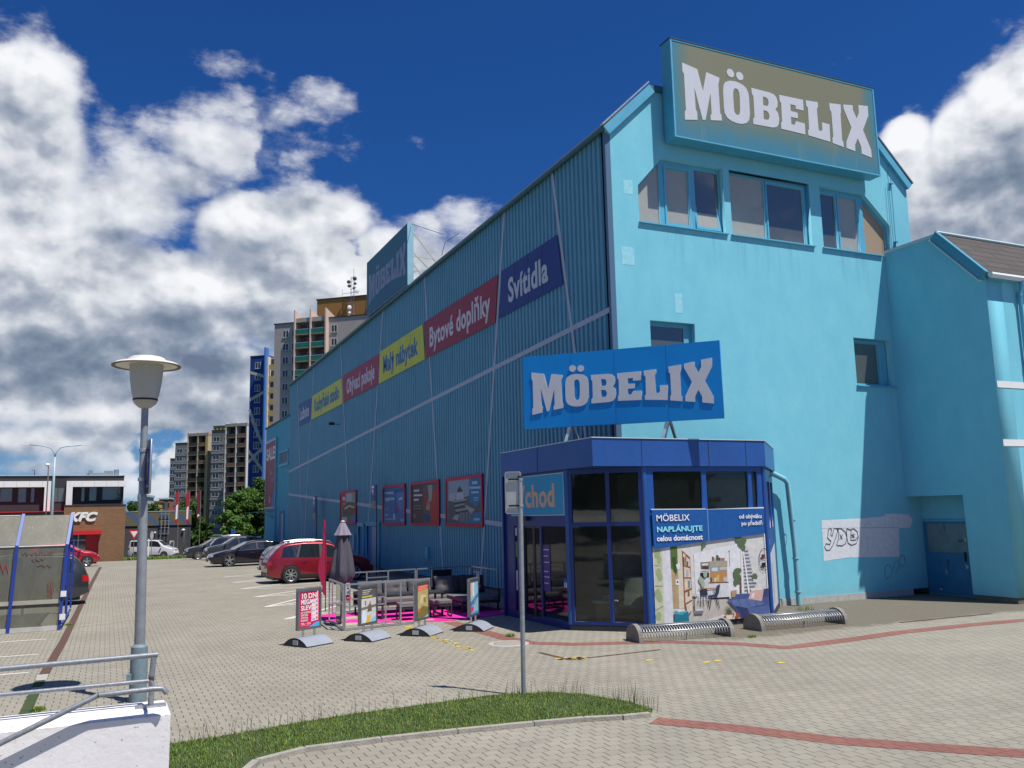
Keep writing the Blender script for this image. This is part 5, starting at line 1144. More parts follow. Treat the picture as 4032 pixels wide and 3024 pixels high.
for k in range(6): mb.box(bt[0] - .036 + .0, bt[0] - .03, bt[1] - .041, bt[1] - .036, 1.55 - k * .05, 1.58 - k * .05 - .01 * (k % 2))
o = mb.build('marker_tag', mat('black_spray_paint'), post)

# ------------------------------------------------------------------ street lamp in the foreground
lb = np.array([-11.342, -4.403, 0.])
lamp = thing('street_lamp', 'grey park lamp post with white disc hat and milky bell carrying a blue sign', 'street lamp', tuple(lb))
POLEM = mat('lamp_pole_paint', (.27, .29, .31), .5, .3, noise=.22, nscale=5)
lx, ly = lb[0], lb[1]; cx_, cy_ = -11.40, -4.376
mb = MB(); mb.tube([(lx, ly, 0), (lx, ly, .62), (lx, ly, .80)], [.125, .125, .118], 20); mb.tube([(lx, ly, .80), (lx, ly, .84)], [.118, .082], 20); mb.build('base_sleeve', mat('lamp_base_paint', (.17, .235, .27), .55, noise=.3, nscale=6), lamp, smooth=50)
mb = MB(); mb.tube([(lx, ly, .84), ((lx + cx_) / 2, (ly + cy_) / 2, 2.9), (cx_ + .01, cy_, 3.06)], [.079, .071, .070], 18); mb.build('lower_pole', POLEM, lamp, smooth=50)
mb = MB(); mb.tube([(cx_ + .01, cy_, 3.06), (cx_ + .01, cy_, 3.12), (cx_, cy_, 4.46)], [.070, .056, .052], 16); mb.build('upper_pole', POLEM, lamp, smooth=50)
for zz, r_ in ((3.30, .060), (3.75, .06)):
    mb = MB(); mb.lathe([(r_ - .004, zz), (r_ + .004, zz + .005), (r_ + .004, zz + .05), (r_ - .004, zz + .055)], (cx_, cy_, 0), 16); mb.build('band', M_GALV, lamp)
mb = MB(); mb.box(lx - .17, lx - .10, ly - .13, ly - .05, .32, .42); mb.build('hinge_lug', mat('lamp_base_paint'), lamp)
mb = MB(); mb.lathe([(.052, 4.44), (.10, 4.46), (.165, 4.52), (.182, 4.57)], (cx_, cy_, 0), 28); mb.build('bottom_cup', mat('lamp_cream', (.42, .40, .35), .5), lamp, smooth=50)
mb = MB(); mb.lathe([(.184, 4.565), (.188, 4.57), (.188, 4.59), (.184, 4.595)], (cx_, cy_, 0), 28); mb.build('seal_ring', M_DARK, lamp)
def milky():
    m = bpy.data.materials.new('milky_bell'); m.use_nodes = True; t = NT(m.node_tree); b = t.n['Principled BSDF']; b.inputs['Base Color'].default_value = (.62, .62, .57, 1); b.inputs['Roughness'].default_value = .35
    tr = t.node('ShaderNodeBsdfTranslucent'); tr.inputs[0].default_value = (.6, .6, .55, 1); mx = t.node('ShaderNodeMixShader'); mx.inputs[0].default_value = .35; t.l.new(b.outputs[0], mx.inputs[1]); t.l.new(tr.outputs[0], mx.inputs[2]); t.l.new(mx.outputs[0], t.n['Material Output'].inputs[0]); return m
mb = MB(); mb.lathe([(.182, 4.595), (.205, 4.68), (.232, 4.85), (.248, 5.02), (.255, 5.16)], (cx_, cy_, 0), 32); mb.build('bell_shade', milky(), lamp, smooth=True)
mb = MB(); mb.lathe([(.0, 5.135), (.26, 5.14), (.46, 5.122), (.505, 5.115), (.51, 5.127), (.46, 5.165), (.29, 5.205), (.27, 5.245), (.23, 5.262), (0, 5.268)], (cx_, cy_, 0), 40); mb.build('disc_hat', mat('hat_white', (.70, .68, .62), .45, noise=.08, nscale=9), lamp, smooth=35)
mb = MB(); mb.lathe([(.46, 5.1185), (.512, 5.109), (.518, 5.118), (.512, 5.131)], (cx_, cy_, 0), 40); mb.build('hat_rim', mat('rim_brown', (.12, .10, .08), .6), lamp)
# blue pedestrian sign on the pole, nearly edge-on
sgn = thing('traffic_sign', 'blue square traffic sign seen almost edge-on, strapped to the lamp post', 'traffic sign', (cx_ + .06, cy_, 3.1))
vd = np.array([lb[0] - CAM[0], lb[1] - CAM[1], 0]); vd /= np.linalg.norm(vd); rt = np.array([vd[1], -vd[0], 0])
ud = -vd * math.cos(math.radians(12)) * 1. ; ud = (-vd * .975 + rt * .10); ud /= np.linalg.norm(ud); nn_ = np.array([-ud[1], ud[0], 0.]) * 1
Sm = frame3(np.array([cx_ + .0, cy_ + .0, 3.1]) + rt * .075 - ud * .26, ud, (0, 0, 1))
holed([[(.02, 0), (.48, 0), (.5, .02), (.5, .83), (.48, .85), (.02, .85), (0, .83), (0, .02)]], Sm, .03, 'plate', M_GALV, sgn)
for fr_ in (.0065,):
    holed([rect(.015, .015, .485, .835)], Sm, .004, 'blue_face', mat('sign_blue', (.02, .07, .32), .4), sgn, front=.005)
    holed([rect(.015, .015, .485, .835)], Sm, .004, 'blue_face', mat('sign_blue'), sgn, front=-.031)
    pp = [[(.12, .5), (.25, .70), (.38, .5), (.30, .5), (.30, .22), (.20, .22), (.20, .5)], rect(.10, .10, .40, .14)]
    holed(pp, Sm, .003, 'symbol', M_WHITE, sgn, front=.009); holed(pp, Sm, .003, 'symbol', M_WHITE, sgn, front=-.0355)

# ------------------------------------------------------------------ white parapet with handrails
z2 = lambda x, y: (x * .43647, 2300 + y * .43647)
WZ = 1.0
fr0 = G(*z2(0, 1305), z=WZ); fr1 = G(*z2(1540, 1140), z=WZ); bk0 = G(*z2(0, 1195), z=WZ); bk1 = G(*z2(1500, 1040), z=WZ)
dW = (fr1 - fr0) / np.linalg.norm(fr1 - fr0); nW = np.array([dW[1], -dW[0], 0.]); 
thW = float(abs((bk0 - fr0) @ nW) + abs((bk1 - fr1) @ nW)) / 2
Lw = float(np.linalg.norm(fr1 - fr0)); 
wall = thing('parapet_wall', 'low white painted concrete parapet wall at the lower left with chipped top edge', 'wall', tuple((fr1[0], fr1[1], 0)))
def white_chip():
    m = bpy.data.materials.new('chipped_white_paint'); m.use_nodes = True; t = NT(m.node_tree); b = t.n['Principled BSDF']
    pos = t.node('ShaderNodeNewGeometry').outputs['Position']; n1 = t.noise(pos, 1.4, 5, .6); c = t.ramp(n1, [(.3, (.70, .69, .70)), (.7, (.79, .78, .79))])
    sp = t.sstep(t.noise(pos, 22, 3, .5), .67, .72); c = t.mix(t.m('MULTIPLY', sp, .7), c, (.30, .27, .24, 1))
    z = t.sep(pos)[2]; ed = t.m('MULTIPLY', t.sstep(z, .93, .975), t.sstep(t.noise(t.vm('MULTIPLY', pos, (1, 1, 3)), 9, 5, .7), .52, .62)); c = t.mix(t.m('MULTIPLY', ed, .55), c, (.50, .44, .36, 1))
    t.put(b.inputs['Base Color'], c); b.inputs['Roughness'].default_value = .7
    bn = t.node('ShaderNodeBump'); bn.inputs['Strength'].default_value = .5; bn.inputs['Distance'].default_value = .01; t.put(bn.inputs['Height'], t.noise(pos, 14, 6, .65)); t.l.new(bn.outputs[0], b.inputs['Normal']); return m
a0 = fr0 - dW * 3.0; a1 = fr1.copy()
prof = [(0, 0.), (0, WZ - .035), (.03, WZ), (thW - .03, WZ + .004), (thW, WZ - .03), (thW, 0.)]
mb = MB(); vs = []
for p in (a0, a1 - dW * .03, a1): 
    k_ = 1 if p is not a1 else 0
    for (o_, z_) in prof:
        o2 = o_ if k_ else min(max(o_, .02), thW - .02); z2_ = z_ if k_ else min(z_, WZ - .03)
        vs.append(tuple(np.array([p[0], p[1], 0]) - nW * o_ * 1.0 * (1 if k_ else 1) * (o2 / o_ if o_ else 1) + np.array([0, 0, z2_])))
K = len(prof); mb.add(vs, [tuple(range(K))[::-1], tuple(2 * K + i for i in range(K))] + [(s_ * K + i, s_ * K + (i + 1) % K, (s_ + 1) * K + (i + 1) % K, (s_ + 1) * K + i) for s_ in range(2) for i in range(K)]); mb.build('coping', white_chip(), wall, smooth=30)
RAILM = mat('galvanised_rail', (.25, .27, .30), .5, .4, noise=.3, nscale=30)
cW = fr0 - nW * thW * .5
def RP(x, y, off=0.): q_ = cW + nW * off; return VP(*z2(x, y), q_, q_ + dW)
hr = thing('guard_rail', 'galvanised two-bar guard rail fixed on top of the white parapet', 'railing', tuple(RP(1365, 1075)))
pt_ = RP(1385, 640); pb_ = RP(1360, 1070); pm_ = RP(1366, 860)
mb = MB(); e0 = RP(1425, 636); e1 = RP(0, 765); e2 = e1 + (e1 - e0) * .4; mb.tube([e0, e1, e2], .024, 12); mb.build('top_rail', RAILM, hr, smooth=50)
mb = MB(); e0 = RP(1355, 872); e1 = RP(0, 1000); mb.tube([e0, e1, e1 + (e1 - e0) * .4], .019, 12); mb.build('lower_rail', RAILM, hr, smooth=50)
mb = MB(); mb.tube([RP(1388, 655), RP(1366, 860), RP(1366, 960), (RP(1360, 1060)[0], RP(1360, 1060)[1], WZ + .005)], .025, 12); mb.build('post', RAILM, hr, smooth=50)
mb = MB(); c_ = RP(1360, 1070); mb.bar((c_[0] - dW[0] * .13, c_[1] - dW[1] * .13, WZ + .010), (c_[0] + dW[0] * .13, c_[1] + dW[1] * .13, WZ + .010), .12, .012); mb.build('base_plate', M_GALV, hr)
mb = MB(); mb.tube([RP(1367, 830), RP(1366, 868)], .0262, 12); mb.build('weld_rust', M_RUST, hr)
h2 = thing('handrail', 'galvanised sloping stair handrail bent down at its end along the white parapet', 'railing', tuple(RP(1440, 940, .22)))
mb = MB(); O_ = thW * .5 + .10
hp = [RP(1505, 985, O_), RP(1488, 962, O_), RP(1460, 942, O_), RP(1380, 945, O_), RP(885, 1003, O_), RP(0, 1438, O_)]; hp.append(hp[-1] + (hp[-1] - hp[-2]) * .4)
mb.tube(hp, .024, 12); mb.build('bar', RAILM, h2, smooth=50)
mb = MB(); mb.tube([RP(1362, 880), RP(1385, 915, O_ * .6), RP(1390, 944, O_)], .017, 8); mb.build('bracket', RAILM, h2, smooth=50)
mb = MB(); q_ = RP(885, 1003, O_); mb.tube([q_ - dW * .004, q_ + dW * .004], .0252, 12); mb.build('weld_seam', M_DARK, h2)

# ------------------------------------------------------------------ outdoor lounge display by the entrance
PINK = mat('magenta_carpet', (.78, .02, .33), .95, noise=.08, nscale=20)
z3 = lambda x, y: (1000 + x * .5424, 1700 + y * .5424)
cp = thing('carpet', 'bright magenta carpet laid out under the garden furniture display', 'carpet', (-4.3, 4, 0))
mb = MB(); pk = [(-6.45, 5.45), (-6.6, 3.9), (-5.75, 2.55), (-4.3, 2.28), (-3.35, 2.18), (-2.0, 2.75), (-1.55, 3.9), (-2.0, 5.7), (-4.2, 5.6)]; n_ = len(pk)
mb.add([(x_, y_, zz) for zz in (.0, .022) for x_, y_ in pk], [tuple(range(n_)), tuple(range(2 * n_ - 1, n_ - 1, -1))] + [(i, (i + 1) % n_, n_ + (i + 1) % n_, n_ + i) for i in range(n_)]); mb.build('pile', PINK, cp)
def slab(label, pts):
    o = flat('paving_slab', pts, mat('pebble_slab', (.46, .42, .33), .95, noise=.35, nscale=60, bump=.8, bscale=120), .05, kind=None, label=label, cat='paving slab', group='slabs weighting down the railing', slab=.05)
slab('speckled paving slab at the front left corner of the magenta carpet', [(-6.6, 2.0), (-5.6, 2.1), (-5.55, 2.6), (-6.55, 3.1)])
slab('speckled paving slab at the back left corner of the magenta carpet', [(-6.75, 5.2), (-6.1, 5.5), (-6.2, 5.95), (-6.85, 5.65)])
slab('speckled paving slab under the folded grey parasol', [(-6.25, 3.75), (-5.7, 3.8), (-5.75, 4.3), (-6.3, 4.2)])
slab('long paving slab at the right end of the magenta carpet', [(-2.05, 2.95), (-1.15, 3.1), (-1.05, 3.35), (-1.95, 3.25)])
slab('long speckled slab under the front railing near the second folding sign', [(-5.6, 2.13), (-4.2, 2.35), (-4.2, 2.5), (-5.6, 2.3)])
TB = .019
def rail_panel(name, label, a, b, uprights, mids, h=1.07, extra=None):
    a = np.array([*a[:2], 0.]); b = np.array([*b[:2], 0.]); t = thing(name, label, 'railing', tuple((a + b) / 2), group='tubular railings around the furniture display')
    d = b - a
    def pt(u, z): return a + d * u + np.array([0, 0, z])
    for z in (.03, h):
        mb = MB(); mb.bar(pt(0, z), pt(1, z), TB * 2, TB * 2); mb.build('rail', M_GALV, t)
    for u in uprights: mb = MB(); mb.bar(pt(u, .05), pt(u, h - .02), TB * 1.8); mb.build('upright', M_GALV, t)
    for (u0, u1, z) in mids: mb = MB(); mb.bar(pt(u0, z), pt(u1, z), TB * 1.6); mb.build('crossbar', M_GALV, t)
    return t
rail_panel('railing', 'short tubular railing at the left end of the carpet, holding a mirror panel', (-6.50, 4.03), (-6.66, 1.89), (0, 1), [(0, .28, .45), (.72, 1, .62)])
rail_panel('railing', 'front tubular railing between the second and third folding signs', (-6.64, 1.87), (-4.79, 2.19), (0.01, .58, .80, 1), [(0, .58, .55), (.80, 1, .45), (.58, .80, .12), (.30, .58, .10), (.1, .58, .72)])
rail_panel('railing', 'back tubular railing behind the long sofa', (-6.05, 5.6), (-3.5, 5.95), (0, .2, .40, .66, 1), [(.40, .66, .93), (0, .2, .3)], 1.1)
rail_panel('railing', 'back tubular railing behind the dark cushions with a black panel', (-3.45, 5.96), (-1.68, 6.1), (0, .28, .62, 1), [(.28, .62, .92)], 1.1)
rail_panel('railing', 'right-hand tubular railing running to the store wall beside the chaise', (-1.66, 6.05), (-1.75, 3.85), (0, .3, .62, 1), [(.1, .4, .95), (.3, 1, .12)], 1.1)
bp2 = thing('black_panel', 'black display panel leaning against the back railing behind the cushions', 'panel', (-2.6, 6.02, .1)); mb = MB(); mb.box(-2.95, -2.36, 5.93, 5.95, .15, 1.05); mb.build('board', M_DARK, bp2)
mr = thing('mirror_panel', 'green reflective glass panel in a dark frame fixed inside the left railing', 'panel', (-6.55, 2.9, .0))
Mm = frame3((-6.47, 3.42, .06), (-.08, -1, 0), (0, 0, 1)); holed([rect(0, 0, .72, .98), rect(.04, .04, .68, .94)], Mm, .03, 'frame', M_CHAR, mr); holed([rect(.04, .04, .68, .94)], Mm, .012, 'glass', glass_mat('green_glass', (.10, .16, .10), rough=.08), mr)

CUSH = mat('grey_cushion', (.105, .105, .115), .95, noise=.12, nscale=30, bump=.3, bscale=200); CUSHD = mat('dark_cushion', (.045, .047, .055), .95, noise=.12, nscale=30, bump=.3)
SEATC = mat('seat_pad', (.16, .155, .155), .95, noise=.1, nscale=30, bump=.3, bscale=200)
def pillow(name, M_, w_, h_, d_, m, parent, tuft=True, n=12):
    mb = MB(); nn = n
    def f(sg_):
        def g_(u, v):
            x = (u - .5) * w_; y = (v - .5) * h_; e = (1 - abs(2 * u - 1) ** 3.2) * (1 - abs(2 * v - 1) ** 3.2); th = d_ * .5 * max(0, e) ** .5
            if tuft: th *= 1 - .45 * math.exp(-((u - .5) ** 2 + (v - .5) ** 2) / .012) - .12 * math.exp(-(u - .5) ** 2 / .002) - .12 * math.exp(-(v - .5) ** 2 / .002)
            sh = 1 - .06 * (abs(2 * u - 1) * abs(2 * v - 1)) * 0 + .0; return M_ @ Vector((x * (1 - .05 * (1 - abs(2 * v - 1))), y * (1 - .05 * (1 - abs(2 * u - 1))), sg_ * th))
        return g_
    us = [i / nn for i in range(nn + 1)]
    mb.grid(f(1), us, us); mb.grid(f(-1), us, us, flip=True); o = mb.build(name, m, parent, smooth=True, fixn=False); return o
def legs(t, pts, h, m=M_CHAR, w_=.045, z0=.022):
    for (x_, y_) in pts: mb = MB(); mb.bar((x_, y_, z0), (x_, y_, h), w_); mb.build('leg', m, t)
# long sofa against the back railing: runs along +X at Y ~ 5
sf = thing('garden_sofa', 'long charcoal framed garden sofa with grey seat pad and three tufted back cushions', 'sofa', (-4.4, 4.9, .022))
mb = MB(); mb.box(-5.55, -3.0, 4.55, 5.25, .24, .29); mb.box(-5.55, -3.0, 5.2, 5.25, .29, .62); mb.build('frame', M_CHAR, sf)
legs(sf, [(-5.5, 4.6), (-5.5, 5.2), (-4.3, 4.6), (-3.05, 4.6), (-3.05, 5.2)], .24)
for x_ in (-5.53,):
    mb = MB(); mb.bar((x_, 4.58, .58), (x_, 5.25, .58), .05); mb.bar((x_, 4.58, .29), (x_, 4.58, .6), .045); mb.build('armrest', M_CHAR, sf)
mb = MB(); mb.box(-5.48, -3.02, 4.56, 5.18, .295, .43); o = mb.build('seat_cushion', SEATC, sf); bm_ = o.modifiers.new('b', 'BEVEL'); bm_.width = .04; bm_.segments = 3
for k, x_ in enumerate((-5.12, -4.40, -3.68)): pillow('back_cushion', frame3((x_, 5.05, .66), (1, 0, 0), (0, .25, 1)), .70, .48, .22, CUSH, sf)
# chaise on the right with dark cushions
cz = thing('garden_chaise', 'dark chaise seat piled with dark scatter cushions at the right end of the display', 'sofa', (-2.5, 4.3, .022))
mb = MB(); mb.box(-3.0, -1.85, 3.5, 5.3, .24, .29); mb.build('frame', M_CHAR, cz); legs(cz, [(-2.95, 3.55), (-1.9, 3.55), (-1.9, 5.2)], .24)
mb = MB(); mb.box(-2.98, -1.9, 3.52, 5.2, .295, .43); o = mb.build('seat_cushion', SEATC, cz); bm_ = o.modifiers.new('b', 'BEVEL'); bm_.width = .04; bm_.segments = 3
mb = MB(); mb.bar((-1.87, 3.52, .29), (-1.87, 3.52, .60), .04); mb.bar((-1.87, 3.52, .58), (-1.87, 5.2, .58), .05); mb.build('armrest', M_CHAR, cz)
for k, (x_, y_, rot, m_) in enumerate(((-2.95, 5.0, -.25, CUSH), (-2.5, 5.0, .1, CUSHD), (-2.1, 4.75, -.5, CUSHD), (-2.25, 4.95, .3, CUSHD))):
    pillow('scatter_cushion', frame3((x_, y_, .68), (math.cos(rot), math.sin(rot), 0), (0, .3, 1)), .55, .52, .2, m_, cz)
# coffee table with dark frame and two stools in front
ct = thing('garden_table', 'high charcoal lounge table frame standing in front of the long grey sofa', 'table', (-4.5, 3.9, .022))
mb = MB(); mb.box(-5.3, -3.55, 3.35, 4.0, .60, .64); mb.build('tabletop', M_CHAR, ct); legs(ct, [(-5.25, 3.4), (-5.25, 3.95), (-3.6, 3.4), (-3.6, 3.95)], .60, w_=.05)
mb = MB(); mb.bar((-5.25, 3.4, .05), (-5.25, 3.95, .05), .04); mb.bar((-3.6, 3.4, .05), (-3.6, 3.95, .05), .04); mb.build('foot_bar', M_CHAR, ct)
def stool(label, x_, y_, rz):
    t = thing('garden_stool', label, 'stool', (x_, y_, .022), rz, group='stools of the garden furniture display', local=True)
    mb = MB(); mb.box(-.26, .26, -.22, .22, .28, .32); part(mb.build('frame', M_CHAR), t)
    for a, b in ((-.24, -.2), (.24, -.2), (-.24, .2), (.24, .2)): mb = MB(); mb.bar((a, b, 0), (a, b, .28), .035); part(mb.build('leg', M_CHAR), t)
    mb = MB(); mb.bar((-.24, -.2, .02), (-.24, .2, .02), .03); mb.bar((.24, -.2, .02), (.24, .2, .02), .03); part(mb.build('foot_bar', M_CHAR), t)
    mb = MB(); mb.box(-.26, .26, -.22, .22, .325, .44); o = mb.build('seat_cushion', SEATC); part(o, t); b_ = o.modifiers.new('b', 'BEVEL'); b_.width = .03; b_.segments = 3
    return t
stool('grey cushioned stool between the second and third folding signs', -4.72, 2.95, -.12)
stool('grey cushioned stool partly hidden behind the third folding sign', -3.75, 3.1, -.12)
# price tags
def ptag(label, x_, y_, z_, round_z=None):
    t = thing('price_tag', label, 'price tag', (x_, y_, z_)); vd = frame3((x_, y_, z_), (.86, -.5, 0), (0, 0, 1))
    holed([rect(-.045, 0, .045, .26)], vd, .004, 'card', M_WHITE, t); holed([rect(-.02, .12, .025, .15), rect(-.02, .18, .02, .195), rect(-.03, .04, .03, .055)], vd, .002, 'print', mat('price_ink', (.05, .05, .06), .7), t, front=.003)
    holed([circ(0, -.09, .075)], vd, .004, 'sale_disc', mat('sale_red', (.72, .02, .12), .5), t, front=.004)
    text('SALE', vd @ Matrix.Translation((-.055, -.105, .005)), .04, M_WHITE, t, bold=.01, width=.11, depth=.002)
ptag('price card with a round red SALE disc hanging from the parasol by the mirror panel', -6.52, 2.0, .84)
ptag('price card with a round red disc on the dark scatter cushions', -2.12, 4.45, .72)
# folded parasol
ub = (-6.22, 3.75); um = thing('folded_parasol', 'folded grey parasol tied down its pole beside the mirror panel', 'parasol', (*ub, .05))
ub_ = FY(1348, 2300, Y=4.0)[:2]; UT = float(FY(1352, 2049, Y=4.0)[2]); UB = float(FY(1352, 2292, Y=4.0)[2])
um.location = (ub_[0], ub_[1], .05)
topz = 2.95
mb = MB(); mb.tube([(ub_[0], ub_[1], .03), (ub_[0], ub_[1], .95)], .024, 8); mb.build('pole', M_GALV, um)
mb = MB(); NS = 48; prof = [(.05, .78), (.28, .80), (.36, .92), (.34, 1.2), (.29, 1.6), (.22, 2.05), (.17, 2.35), (.14, 2.5)]
def cloth(u, v):
    r0, z0 = prof[v]; a = 2 * math.pi * u / NS; k = 1 + .17 * math.sin(a * 6 + z0 * .7) * (r0 / .36) + .06 * math.sin(a * 13 + 2)
    hem = .08 * math.sin(a * 6 + 1) if v in (1, 2) else 0
    return (ub_[0] + .82 * r0 * k * math.cos(a), ub_[1] + .82 * r0 * k * math.sin(a), UZ(z0 + hem))
UZ = lambda z: UB + (z - .80) * (UT - UB) / 2.0
mb.grid(cloth, list(range(NS + 1)), list(range(len(prof)))); PAR = mat('parasol_fabric', (.085, .08, .105), .9, noise=.15, nscale=14, bump=.3, bscale=60); mb.build('canopy', PAR, um, smooth=True)
mb = MB(); pr2 = [(.27, 2.32), (.25, 2.36), (.16, 2.55), (.09, 2.70), (.03, 2.76)]
mb.grid(lambda u, v: (ub_[0] + .85 * pr2[v][0] * (1 + .10 * math.sin(2 * math.pi * u / NS * 8) * (1 - v / 5)) * math.cos(2 * math.pi * u / NS), ub_[1] + .85 * pr2[v][0] * (1 + .10 * math.sin(2 * math.pi * u / NS * 8)) * math.sin(2 * math.pi * u / NS), UZ(pr2[v][1])), list(range(NS + 1)), range(5)); mb.build('top_flounce', mat('parasol_flounce', (.24, .21, .27), .9), um, smooth=True)
mb = MB(); mb.lathe([(.0, UZ(2.80)), (.05, UZ(2.79)), (.06, UZ(2.74)), (.0, UZ(2.72))], (ub_[0], ub_[1], 0), 14); mb.build('finial', mat('finial_cream', (.55, .54, .55), .5), um, smooth=True)
# feather flag
fb = np.array([-6.05, 6.45]); ff = thing('feather_flag', 'narrow crimson feather flag on a black pole beside the red estate car', 'flag', (*fb, 0))
rd = np.array([.9, -.43]); mb = MB(); mb.tube([(fb[0], fb[1], 0), (fb[0], fb[1], .9), (fb[0] - rd[0] * .01, fb[1] - rd[1] * .01, 2.2), (fb[0] - rd[0] * .1, fb[1] - rd[1] * .1, 2.55)], .014, 6); mb.build('pole', M_DARK, ff)
Ff = frame3((fb[0], fb[1], 0), (-rd[0], -rd[1], 0), (0, 0, 1))
hf = [(0.0, .42), (-.01, .45), (.13, .58), (.08, .68), (.17, .9), (.225, 1.15), (.20, 1.4), (.13, 1.7), (.09, 2.0), (.085, 2.3), (.09, 2.5), (.06, 2.62), (.02, 2.58), (.01, 2.4), (-.02, 1.5)]
holed([hf], Ff, .01, 'flag_cloth', mat('crimson_cloth', (.42, .015, .07), .8, noise=.15, nscale=6), ff)
text('VENDA', frame3((fb[0] - rd[0] * .045, fb[1] - rd[1] * .045, .62), (0, 0, 1), (-rd[0], -rd[1], 0)) @ Matrix.Translation((0, 0, .0)), .16, mat('flag_letter', (.62, .42, .48), .7), ff, bold=.02, width=1.0, depth=.003)

# ------------------------------------------------------------------ folding pavement signs on moulded bases
def pave_sign(label, base, yaw, draw, h=1.16, wd=.66):
    t = thing('pavement_sign', label, 'pavement sign', (base[0], base[1], 0), yaw, group='pavement signs in a row', local=True)
    # local: x along the plate, y towards viewer is -y
    BK = mat('base_black', (.03, .03, .034), .6, noise=.2); BG_ = mat('base_grey_plastic', (.29, .32, .38), .4, noise=.1)
    n = 10; W_ = .37; D_ = .37; mb = MB()
    arc = lambda s_: .025 + .155 * max(0., 1 - abs(s_) ** 2.2)
    vs = []
    for sx_ in (-W_, W_):
        for k in range(n + 1): s_ = -1 + 2 * k / n; vs.append((sx_, s_ * D_, arc(s_)))
    mb.add(vs, [(k, k + 1, n + 2 + k, n + 1 + k) for k in range(n)]); part(mb.build('cover', BG_, fixn=False, smooth=True), t)
    mb = MB()
    for sx_ in (-W_, W_): mb.add([(sx_, -1 * D_, 0)] + [(sx_, (-1 + 2 * k / n) * D_, arc(-1 + 2 * k / n) - .002) for k in range(n + 1)] + [(sx_, D_, 0)], [tuple(range(n + 3))])
    mb.box(-W_, W_, -D_, -D_ + .01, 0, .024); mb.box(-W_, W_, D_ - .01, D_, 0, .024)
    part(mb.build('end_cheek', BK), t)
    mb = MB(); mb.box(-W_ - .012, -W_ + .05, -.09, .06, .04, .13); part(mb.build('handle_recess', mat('pale_plastic', (.42, .44, .47), .5)), t)
    for x_ in (-.16, .16):
        mb = MB(); mb.lathe([(.026, .15), (.026, .34)], (x_, 0, 0), 12); part(mb.build('spring_post', M_STEEL, smooth=True), t)
    z0, z1 = .32, h
    mb = MB(); mb.box(-wd / 2, wd / 2, -.035, .035, z0, z0 + .05); mb.box(-wd / 2, wd / 2, -.035, .035, z1 - .05, z1); mb.box(-wd / 2, -wd / 2 + .045, -.034, .034, z0 + .05, z1 - .05); mb.box(wd / 2 - .045, wd / 2, -.034, .034, z0 + .05, z1 - .05)
    part(mb.build('frame', mat('anodised_frame', (.24, .25, .26), .35, .7, noise=.1)), t)
    mb = MB(); mb.lathe([(.0, -wd / 2 - .01), (.035, -wd / 2), (.035, wd / 2), (.0, wd / 2 + .01)], (0, 0, z1), 10, axis='x'); part(mb.build('top_tube', mat('anodised_tube', (.38, .39, .40), .3, .8), smooth=60), t)
    for sg_ in (-1, 1):
        Mx = frame3((-sg_ * -(-(wd / 2 - .05)) if 0 else (-(wd / 2 - .05) if sg_ < 0 else wd / 2 - .05), sg_ * .026, z0 + .05), ((1 if sg_ < 0 else -1), 0, 0), (0, 0, 1))
        pn = Panel(Mx); draw(pn, wd - .10, z1 - z0 - .10); part(pn.build('poster', None), t)
        if sg_ < 0: t['_mx'] = 1
    return t, Mx
def dr_pink(pn, w_, h_):
    P_ = srgb(212, 18, 92); pn.r(0, 0, w_, h_, P_)
    for k in range(5):
        y_ = h_ * (.70 - k * .115); pn.poly([(w_ * .58, y_ - .07), (w_ * .93, y_ - .05), (w_ * .93, y_ + .07), (w_ * .60, y_ + .05)], srgb(238, 214, 224)); pn.poly([(w_ * .80, y_ - .03), (w_ * .9, y_ - .02), (w_ * .88, y_ + .05)], srgb(150, 60, 90)); pn.r(w_ * .62, y_ - .04, w_ * .76, y_ - .015, (srgb(240, 180, 110) if k % 2 else srgb(120, 130, 200)))
    pn.poly([(w_ * .45, 0), (w_, 0), (w_, h_ * .13), (w_ * .75, h_ * .10), (w_ * .62, h_ * .04)], srgb(80, 175, 225)); pn.r(w_ * .06, h_ * .05, w_ * .55, h_ * .058, srgb(240, 190, 210))
def dr_room(pn, w_, h_):
    pn.r(0, 0, w_, h_, srgb(205, 205, 205)); pn.r(0, h_ * .70, w_, h_, srgb(92, 92, 94))
    for k in range(3): pn.r(w_ * .08, h_ * (.93 - k * .055), w_ * (.7 - .1 * k), h_ * (.955 - k * .055), srgb(185, 185, 185))
    pn.r(w_ * .05, h_ * .735, w_ * .75, h_ * .775, srgb(215, 200, 60)); pn.poly([(0, h_ * .45), (w_, h_ * .5), (w_, h_ * .42), (0, h_ * .38)], srgb(120, 118, 112))
    pn.r(w_ * .25, h_ * .5, w_ * .30, h_ * .64, srgb(90, 90, 88)); pn.poly([(w_ * .42, h_ * .3), (w_ * .72, h_ * .32), (w_ * .68, h_ * .52), (w_ * .55, h_ * .56), (w_ * .46, h_ * .48)], srgb(110, 102, 90)); pn.ell(w_ * .60, h_ * .555, .035, .045, srgb(178, 130, 105), 10)
    pn.poly([(w_ * .28, 0), (w_ * .6, 0), (w_ * .62, h_ * .22), (w_ * .3, h_ * .2)], srgb(225, 185, 60)); pn.ell(w_ * .2, h_ * .17, .09, .13, srgb(215, 228, 240)); pn.poly([(w_ * .6, 0), (w_, 0), (w_, h_ * .14), (w_ * .8, h_ * .12)], srgb(130, 195, 225))
